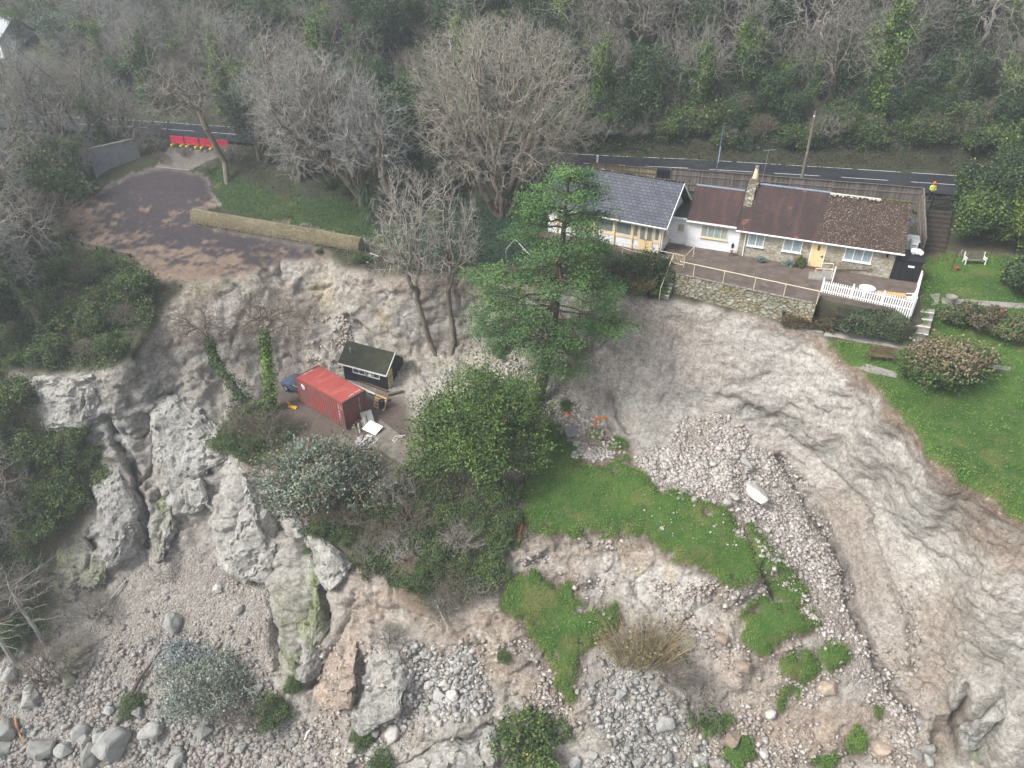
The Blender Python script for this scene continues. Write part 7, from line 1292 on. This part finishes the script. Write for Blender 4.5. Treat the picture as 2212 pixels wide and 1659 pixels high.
def boulder(px, py, size, kind, label, group=None, sq=(1, 1, 1), sink=.25, name='boulder', rz=None):
    o = bpy.data.objects.new(name, random.choice(ROCKS[kind])); COL.objects.link(o); p = P(px, py); d = (p - Vector((0, 0, CAMZ))).length; r = size / 2 * d / F
    o.location = p + Vector((0, 0, r * (.6 - sink))); o.scale = (r * sq[0], r * sq[1], r * sq[2]); o.rotation_euler = (random.uniform(-.4, .4), random.uniform(-.4, .4), random.uniform(0, 6.28) if rz is None else rz); return tag(o, label, 'rock' if size < 40 else 'boulder', group)
BIG = [(256,1618,86,'g','largest pale grey boulder at the lower left, squarish with a flat top'),(195,1642,62,'g','big grey boulder just left of the largest one'),(331,1582,56,'g','big rounded boulder right of the largest one'),(313,1604,34,'g','narrow boulder standing right of the largest one'),(180,1588,48,'g','flat-faced boulder above the pair of big boulders'),(97,1622,54,'g','low grey boulder near the bottom left corner'),(18,1584,50,'g','boulder at the left edge of the debris'),(6,1622,40,'g','dark boulder cut by the left edge near the bottom'),(68,1515,46,'g','rounded boulder above the left end of the debris'),(22,1465,36,'g','boulder below the tall dead tree'),(54,1408,38,'g','slab leaning at the foot of the tall dead tree'),(166,1428,60,'m','mossy block at the left margin of the debris fan'),(150,1470,40,'m','lower mossy block at the left margin of the debris fan'),(374,1354,58,'g','half-buried flat rock in the upper debris fan'),(470,1275,26,'w','pale stone high in the debris fan'),(515,1320,30,'w','white pointed stone on the right of the debris fan'),(299,1540,34,'g','upright stone beside the fallen log'),(396,1512,38,'g','boulder below the uprooted shrub'),(446,1588,42,'g','rounded boulder at the bottom under the uprooted shrub'),(216,1584,26,'g','small boulder left of the flat-faced one'),(140,1625,40,'g','boulder between the low grey one and the pair'),(380,1650,40,'g','boulder at the bottom edge right of the largest'),(558,1494,34,'g','boulder right of the uprooted shrub'),
 (956,1480,30,'w','upper white boulder in the pale block pile'),(949,1508,36,'w','middle white boulder in the pale block pile'),(942,1526,28,'w','lower white boulder in the pale block pile'),(850,1588,48,'w','big pale boulder on the lower central rocks'),(809,1584,32,'w','boulder left of the big pale one on the central rocks'),(891,1465,20,'w','small white stone above the pale block pile'),(899,1426,18,'w','highest white stone on the central buttress'),(981,1501,34,'w','flat pale block right of the white boulders'),(1113,1560,20,'w','lone white stone above the bottom centre bush'),(866,1534,28,'w','pale stone between the two central piles'),(1338,1505,36,'g','grey block in the rubble below the canes'),(1435,1566,52,'g','big grey block at the right of the grey rubble'),(1320,1494,26,'g','small block beside the grey block below the canes'),(1442,1638,28,'g','block at the lower right of the grey rubble'),(1378,1652,28,'g','block at the bottom edge of the grey rubble'),(1241,1652,34,'g','block at the bottom edge right of the bush'),(1280,1634,26,'g','stone near the bottom edge right of the bush'),(1417,1486,26,'g','stone under the canes'),
 (1783,1490,46,'p','rounded peach boulder beside the lowest turf islands'),(1905,1623,36,'p','peach boulder near the bottom right'),(1664,1545,30,'w','upright pale stone right of the turf island'),(1646,1630,28,'w','white stone beside the lowest turf'),(1580,1600,40,'p','earthy block between turf pieces'),(2082,1613,46,'m','greenish boulder in the right gully'),(2006,1620,26,'g','blue-grey boulder in the right gully'),(1978,1632,26,'g','second blue-grey boulder in the right gully'),(1985,1568,34,'g','boulder at the foot of the right face'),(2006,1645,28,'g','lowest blue-grey boulder in the right gully'),(2110,1640,34,'m','flat greenish boulder at the bottom right'),(1600,1440,40,'p','earthy block left of the turf islands'),(1560,1385,38,'p','peach block on the broken slope left of the turf'),(1570,1090,26,'w','pale slab lying at the edge of the slipped lawn'),(1430,1150,14,'w','lone white stone on the slipped lawn')]
for px, py, s, k, lb in BIG: boulder(px, py, s, k, lb)
boulder(1632, 1082, 78, 'w', 'huge elongated pale slab lying on the right scree', sq=(.55, 1.25, .5), sink=.1, rz=.35); boulder(1612, 1010, 46, 'g', 'thin dark slab upright on the right scree above the huge pale one', sq=(.35, 1.3, .5), sink=.1, rz=.5); boulder(1586, 1078, 34, 'w', 'elongated stone left of the huge pale slab', sq=(.6, 1.2, .6), rz=.4)
boulder(256, 955, 30, 'w', 'upper of the pale blocks jammed in the left cliff crack', sink=.0); boulder(279, 985, 32, 'w', 'lower of the pale blocks jammed in the left cliff crack', sink=.0); boulder(1498, 1085, 18, 'w', 'white stone at the tip of the slipped lawn')
# split pillars and buttresses of chalk standing clear of the cliff
def pillar(name, label, outline, out, col, col2=None, moss=0, seed=0, back=1.6):
    """an upright block: its outline on the cliff, its face pushed out, its back sunk in the slope"""
    g = np.random.default_rng(seed); O = np.array([P(x, y)[:] for x, y in outline]); c = O.mean(0); vw = np.array([0, 0, CAMZ]) - c; vw[2] *= .25; vw /= np.linalg.norm(vw); pts = []
    for p in O: pts += [p + vw * out * .15, p - vw * back, p + (c - p) * .16 + vw * out * g.uniform(.6, .85)]
    for _ in range(9): a, b_ = O[g.integers(len(O))], O[g.integers(len(O))]; pts.append(c * .35 + (a + b_) * .325 + vw * out * g.uniform(.85, 1.15))
    bm = bmesh.new(); [bm.verts.new(p) for p in pts]; r = bmesh.ops.convex_hull(bm, input=bm.verts); bmesh.ops.delete(bm, geom=[e for e in r['geom_interior'] if isinstance(e, bmesh.types.BMVert)], context='VERTS'); bmesh.ops.dissolve_limit(bm, angle_limit=R(9), verts=bm.verts[:], edges=bm.edges[:]); bmesh.ops.bevel(bm, geom=bm.edges[:], offset=.22, segments=1, affect='EDGES', clamp_overlap=True); bmesh.ops.triangulate(bm, faces=bm.faces[:])
    for _ in range(5):
        es = [e for e in bm.edges if e.calc_length() > .34]
        if not es: break
        bmesh.ops.subdivide_edges(bm, edges=es, cuts=1); bmesh.ops.triangulate(bm, faces=[f for f in bm.faces if len(f.verts) > 3])
    bm.normal_update(); V = np.array([v.co[:] for v in bm.verts]); W_ = V + .3 * np.stack([fbm(V, 1.1, 2, seed + k) for k in range(3)], -1); h = .30 * facets(W_, (1.7, 1.7, 1.3), seed, .9, .5) + .13 * facets(W_, (.7, .7, .55), seed + 1, .8, .5) - .28 * np.exp(-(vnoise(W_ * np.array([1, 1, .25]), 1.3, seed + 2) / .05) ** 2) + .06 * fbm(V, .4, 3, seed + 3)
    for v, k in zip(bm.verts, h): v.co += v.normal * float(k)
    me = bpy.data.meshes.new(name); bm.to_mesh(me); bm.free(); n1 = np.clip(.5 + fbm(V, 1.6, 4, seed + 9), 0, 1)[:, None]; n2 = np.clip(.2 + 1.6 * fbm(V, 1.1, 4, seed + 8), 0, 1)[:, None]; cc = np.array(col) * (.82 + .36 * n1); cc = cc + (np.array(col2 or (.50, .485, .46)) - cc) * n2 * .7
    if moss: q = np.clip(2.4 * fbm(V * np.array([1, 1, .6]), 1.5, 4, seed + 7) + moss, 0, 1)[:, None]; cc = cc + (np.array([.15, .18, .07]) * (.8 + .5 * n1) - cc) * q * .8
    ca = me.color_attributes.new('Col', 'FLOAT_COLOR', 'POINT'); c4 = np.ones((len(V), 4), np.float32); c4[:, :3] = cc; ca.data.foreach_set('color', c4.ravel()); me.materials.append(MAT_ROCK)
    o = bpy.data.objects.new(name, me); COL.objects.link(o); return tag(o, label, 'rock pillar')
CHK, GRY, PCH = (.40, .39, .36), (.33, .325, .30), (.36, .29, .23)
for lb, ol, out, c_, c2_, ms in (('broad white chalk pillar standing left of the blue-green shrub',[(500,968),(475,1010),(466,1064),(450,1130),(457,1184),(486,1231),(533,1257),(576,1246),(584,1199),(590,1128),(562,1064),(540,1010)],2.0,CHK,None,0),('tall mossy pillar below the white one, leaning right',[(605,1158),(641,1172),(668,1213),(676,1263),(693,1314),(697,1368),(690,1415),(670,1460),(646,1470),(624,1443),(603,1404),(589,1350),(579,1278),(582,1206)],2.0,GRY,(.42,.40,.36),.35),('squat pale block right of the dark crack beside the mossy pillar',[(655,1142),(712,1150),(766,1213),(740,1247),(704,1272),(677,1217)],1.3,CHK,None,0),('small mossy pinnacle at the head of the debris fan',[(342,1074),(374,1082),(383,1145),(362,1177),(350,1208),(318,1222),(314,1148)],1.3,GRY,(.42,.40,.36),.2),('narrow chalk block between the white pillar and the shrubs',[(572,1048),(625,1058),(652,1128),(656,1150),(610,1152),(594,1110)],1.0,CHK,None,0),('grey cliff block below the jammed stones on the left',[(200,1052),(262,1012),(286,1060),(296,1110),(304,1165),(283,1200),(243,1216),(212,1160)],1.3,GRY,(.44,.43,.42),.0),('grey rock buttress above the central block pile',[(830,1384),(866,1398),(890,1458),(870,1530),(780,1586),(760,1566),(778,1476),(800,1405)],1.5,GRY,(.42,.40,.36),0),('peach-coloured earth buttress right of the mossy pillar',[(702,1418),(738,1368),(772,1382),(778,1460),(756,1522),(702,1532),(678,1500)],1.4,PCH,(.40,.33,.27),0),('low grey outcrop at the bottom centre edge',[(860,1642),(930,1600),(1010,1588),(1070,1560),(1088,1640),(1080,1720),(860,1720)],1.0,GRY,(.40,.38,.33),0),('bulging grey rock nose in the bottom right gully',[(2075,1562),(2110,1520),(2170,1500),(2184,1532),(2142,1592),(2088,1622)],1.2,GRY,(.38,.38,.33),0),('big fissured grey cliff mass between the crack and the central chute',[(318,880),(372,845),(440,880),(480,940),(482,985),(442,1030),(400,1018),(352,1072),(326,1010)],.9,GRY,(.44,.43,.41),0),('pale cliff block under the left cliff top',[(62,815),(130,808),(205,815),(228,900),(190,925),(130,905),(95,925)],.9,CHK,None,0),('mossy green bedded rock face at the lower left',[(116,1192),(172,1150),(238,1215),(236,1262),(152,1302),(110,1280)],.45,(.25,.25,.20),(.31,.30,.25),.3),('pale cliff knob above the central chute',[(352,1075),(400,1020),(440,1035),(446,1080),(410,1110),(375,1110)],1.0,GRY,(.42,.41,.38),0)):
    pillar('rock_pillar', lb, ol, out, c_, c2_, ms, seed=int(ol[0][0]))
g = np.random.default_rng(500)
def scatter_px(poly, n): 
    xs = np.array(poly)[:, 0]; ys = np.array(poly)[:, 1]; out = []
    while len(out) < n:
        x, y = g.uniform(xs.min(), xs.max(), 200), g.uniform(ys.min(), ys.max(), 200); k = pip(x, y, poly); out += list(zip(x[k], y[k]))
    return out[:n]
for poly, n, kind, s0, s1, lb, gr in ((FAN[5:9] + [(720,1680),(-20,1680),(-20,1490),(60,1450)], 54, 'g', 12, 34, 'grey boulder strewn at the foot of the debris fan, lower left', 'boulders of the lower left debris'), (RUB, 44, 'g', 9, 26, 'angular grey stone in the rubble below the canes', 'stones of the grey rubble below the canes'), (RUB2, 30, 'w', 10, 24, 'pale stone in the block pile on the central buttress', 'stones of the central block pile'), ([(1430,990),(1530,940),(1660,1020),(1740,1110),(1700,1180),(1600,1110),(1450,1050)], 40, 'w', 7, 20, 'pale angular stone on the scree above the slipped lawn', 'stones of the right scree')):
    for px, py in scatter_px(poly, n):
        if -30 < px < 2240 and py < 1670: boulder(px, py, s0 + (s1 - s0) * g.random() ** 2.2, kind, lb, gr, sink=.1)
for px, py in scatter_px([(1340,1080),(1420,1060),(1560,1110),(1600,1190),(1500,1190),(1380,1130)], 34) + scatter_px([(1240,1270),(1340,1330),(1330,1370),(1230,1340)], 16): boulder(px, py, 3.5 + 5 * g.random() ** 2, 'w', 'small white stone flung on the slipped grass', 'white stones on the slipped grass', sink=0, name='stone')
# uncountable rubble: one mesh of small faceted stones
def rubble(name, M_, n, s0, s1, cols, seed, pw=3.0, dens=None):
    g = np.random.default_rng(seed); jj, ii = np.nonzero(M_ & (GX > -60) & (GX < 2270) & (GY > 500) & (GY < 1700)); w = (1 / BASEINV[jj, ii]) ** 2 * (1 if dens is None else dens[jj, ii]); k = g.choice(len(jj), n, p=w / w.sum()); p = GP[jj[k], ii[k]] + g.normal(0, .09, (n, 3)) * np.array([1, 1, .2])
    b8 = np.array([[-1, -1, -1], [1, -1, -1], [1, 1, -1], [-1, 1, -1], [-1, -1, 1], [1, -1, 1], [1, 1, 1], [-1, 1, 1]]) * .5; s = (s0 + (s1 - s0) * g.random(n) ** pw)[:, None, None]; b = b8[None] * g.uniform(.55, 1.05, (n, 8, 3)) * g.uniform(.6, 1.2, (n, 1, 3)) * s
    a = g.uniform(0, 6.28, n); c_, s_ = np.cos(a)[:, None], np.sin(a)[:, None]; x = b[..., 0] * c_ - b[..., 1] * s_; y = b[..., 0] * s_ + b[..., 1] * c_; e = g.uniform(-.7, .7, n)[:, None]; z = b[..., 2] * np.cos(e) + x * np.sin(e); x = x * np.cos(e) - b[..., 2] * np.sin(e)
    V = np.stack([x, y, z * .8], -1) + p[:, None]; q = np.array([[3, 2, 1, 0], [4, 5, 6, 7], [0, 1, 5, 4], [1, 2, 6, 5], [2, 3, 7, 6], [3, 0, 4, 7]]); Fq = (np.arange(n) * 8)[:, None, None] + q[None]
    col = np.array(cols)[g.integers(0, len(cols), n)] * g.uniform(.72, 1.2, (n, 1)); o = mesh_np(name, V.reshape(-1, 3), Fq, RUBMAT, col=np.repeat(col, 8, 0)); o['kind'] = 'stuff'; return o
m = N('rubble_stone'); RUBMAT = m.out(m.n('Attribute', attribute_name='Col').outputs['Color'], .95)
den = np.clip(.5 + 1.5 * fbm(GP, 3, 3, 95), .05, 2)
rubble('rubble', mask(SCREE, 2) | mask(SCREE2, 2), 19000, .05, .36, ((.43, .395, .36), (.37, .33, .295), (.49, .46, .43)), 601, 3.2, den); rubble('rubble', mask(FAN, 2) & (GY > 1200), 20000, .05, .48, ((.265, .25, .23), (.32, .305, .285), (.245, .215, .19), (.29, .255, .225)), 602, 4.2, den ** 1.5 * np.clip((GY - 1300) / 220, .05, 1.6) ** 1.5); rubble('rubble', mask(RUB, 2) | mask(RUB2, 2), 11000, .05, .52, ((.28, .275, .255), (.36, .35, .33), (.25, .225, .195), (.40, .385, .36)), 603, 3.8, den)
rest = M_rock & ~M_scree & (GX > 340) & (GY > 620); rubble('rubble', rest & (((GX > 1240) & (GY > 1250) & (GX < 1990)) | ((GX > 680) & (GY > 1380) & (GX < 1300)) | ((GX > 560) & (GX < 760) & (GY < 800) & (GY > 680)) | ((GX > 1130) & (GX < 1400) & (GY > 1160) & (GY < 1330) & (jit[..., 0] > .12))), 12000, .05, .36, ((.36, .31, .265), (.32, .275, .23), (.43, .40, .37)), 604, 3.6, den ** 2)
# ------------------------------------------------------------------ person at the gate
def skin(name, joints, bones, mat, parent, sub=2):
    """one continuous skinned surface over a skeleton: joints = {key: (x, y, z, r)}"""
    ks = list(joints); me = bpy.data.meshes.new(name); me.from_pydata([joints[k][:3] for k in ks], [(ks.index(a), ks.index(b)) for a, b in bones], []); o = bpy.data.objects.new(name, me); COL.objects.link(o); o.parent = parent; me.materials.append(mat)
    md = o.modifiers.new('skin', 'SKIN'); md.use_smooth_shade = True
    for i, k in enumerate(ks): me.skin_vertices[0].data[i].radius = (joints[k][3], joints[k][3]); me.skin_vertices[0].data[i].use_root = i == 0
    s_ = o.modifiers.new('sub', 'SUBSURF'); s_.levels = s_.render_levels = sub; return o
pe = thing('person', 'person in an orange helmet and yellow-green high-visibility jacket standing behind the black gate', 'person', Vector((at_z(2021, 452, 2.1).x, 61.6, 2.3)), R(8))
SKINM = worn('skin', (.42, .25, .18), .05, 5, .6); HIVIS = worn('high_visibility_cloth', (.52, .62, .12), .08, 4, .8); PINK = worn('pink_white_cloth', (.62, .42, .46), .12, 6, .8); TROU = worn('dark_trousers', (.03, .03, .04), .2, 4, .9); HELM = worn('orange_helmet', (.72, .13, .03), .05, 3, .4); GLOVE = worn('red_gloves', (.55, .10, .14), .1, 5, .7)
J = {'pel': (0, 0, .95, .14), 'sp': (0, .0, 1.15, .13), 'ch': (0, -.01, 1.33, .15), 'nk': (0, -.01, 1.47, .06), 'hd': (0, -.04, 1.58, .085), 'tp': (0, -.04, 1.70, .07)}
for s, n_ in ((-1, 'l'), (1, 'r')): J.update({n_ + 'sh': (s * .19, 0, 1.40, .065), n_ + 'el': (s * .26, -.04, 1.13, .048), n_ + 'wr': (s * .09, -.24, 1.08, .032), n_ + 'hp': (s * .09, 0, .90, .095), n_ + 'kn': (s * .10, -.02, .50, .062), n_ + 'an': (s * .11, .01, .09, .042), n_ + 'to': (s * .12, -.15, .04, .035)})
B_ = [('pel', 'sp'), ('sp', 'ch'), ('ch', 'nk'), ('nk', 'hd'), ('hd', 'tp')] + [e for n_ in 'lr' for e in ((('ch'), n_ + 'sh'), (n_ + 'sh', n_ + 'el'), (n_ + 'el', n_ + 'wr'), ('pel', n_ + 'hp'), (n_ + 'hp', n_ + 'kn'), (n_ + 'kn', n_ + 'an'), (n_ + 'an', n_ + 'to'))]
skin('body', J, B_, SKINM, pe)
JJ = {'a': (0, 0, .86, .185), 'b': (0, 0, 1.02, .17), 'c': (0, -.01, 1.2, .175), 'd': (0, -.01, 1.38, .165), 'e': (0, -.01, 1.46, .09)}
for s, n_ in ((-1, 'l'), (1, 'r')): JJ.update({n_ + '1': (s * .21, 0, 1.39, .09), n_ + '2': (s * .275, -.04, 1.13, .075), n_ + '3': (s * .12, -.21, 1.09, .055)})
skin('jacket', JJ, [('a', 'b'), ('b', 'c'), ('c', 'd'), ('d', 'e')] + [e for n_ in 'lr' for e in (('d', n_ + '1'), (n_ + '1', n_ + '2'), (n_ + '2', n_ + '3'))], HIVIS, pe)
JY = {'d': (0, -.012, 1.36, .178), 'e': (0, -.012, 1.47, .10), 'l': (-.2, -.005, 1.40, .10), 'r': (.2, -.005, 1.40, .10)}; skin('shoulder_panel', JY, [('d', 'e'), ('d', 'l'), ('d', 'r')], PINK, pe)
JT = {'p': (0, 0, .93, .165)}
for s, n_ in ((-1, 'l'), (1, 'r')): JT.update({n_ + '1': (s * .09, 0, .86, .115), n_ + '2': (s * .10, -.02, .50, .085), n_ + '3': (s * .11, .01, .10, .07)})
skin('trousers', JT, [e for n_ in 'lr' for e in (('p', n_ + '1'), (n_ + '1', n_ + '2'), (n_ + '2', n_ + '3'))], TROU, pe)
for s in (-1, 1):
    H_ = {'w': (s * .09, -.24, 1.08, .03), 'p': (s * .045, -.30, 1.07, .036)}; E_ = [('w', 'p')]
    for q in range(4): z = 1.10 - q * .022; L = (.055, .065, .06, .045)[q]; H_.update({'a%d' % q: (s * .025, -.325, z, .011), 'b%d' % q: (s * (.025 - L * .5), -.34, z - .004, .010), 'c%d' % q: (s * (.02 - L * .75), -.315, z - .01, .009)}); E_ += [('p', 'a%d' % q), ('a%d' % q, 'b%d' % q), ('b%d' % q, 'c%d' % q)]
    H_.update({'t0': (s * .05, -.285, 1.11, .012), 't1': (s * .015, -.30, 1.135, .010)}); E_ += [('p', 't0'), ('t0', 't1')]; skin('hand', H_, E_, GLOVE, pe, 1)
MB().lathe([(.125, 1.655), (.150, 1.66), (.150, 1.672), (.118, 1.68), (.115, 1.74), (.085, 1.80), (.03, 1.825), (.0, 1.827)], (0, -.035, 0), 16).build('helmet', HELM, pe, smooth=True)
f = MB(); f.add([(-.015, -.125, 1.585), (.015, -.125, 1.585), (0, -.15, 1.58), (0, -.122, 1.625)], [(0, 1, 2), (0, 2, 3), (2, 1, 3)]); f.build('nose', SKINM, pe)
for s in (-1, 1): MB().box((s * .032, -.118, 1.625), (.024, .012, .012)).build('eye', M['dark'], pe); MB().box((s * .088, -.035, 1.60), (.014, .035, .055)).build('ear', SKINM, pe, .005); MB().prism([(s * .12 - .05, -.2, -.02), (s * .12 + .05, -.2, -.02), (s * .11 + .05, .09, -.02), (s * .11 - .05, .09, -.02)], (0, 0, .11)).build('boot', M['dark'], pe, .02)
MB().box((0, -.122, 1.55), (.045, .008, .010)).build('mouth', worn('lips', (.30, .12, .10), .05, 5, .6), pe)
# ------------------------------------------------------------------ the damp air
hz = MB().span((-170, -12, -42), (170, 200, 62)).build('haze', None); hz['kind'] = 'stuff'; m = bpy.data.materials.new('damp_air'); m.use_nodes = True; t = m.node_tree; t.nodes.remove(t.nodes['Principled BSDF'])
pv = t.nodes.new('ShaderNodeVolumePrincipled'); pv.inputs['Color'].default_value = (.86, .93, 1, 1); pv.inputs['Density'].default_value = .0012; pv.inputs['Anisotropy'].default_value = .2; t.links.new(pv.outputs[0], t.nodes['Material Output'].inputs['Volume']); hz.data.materials.append(m)
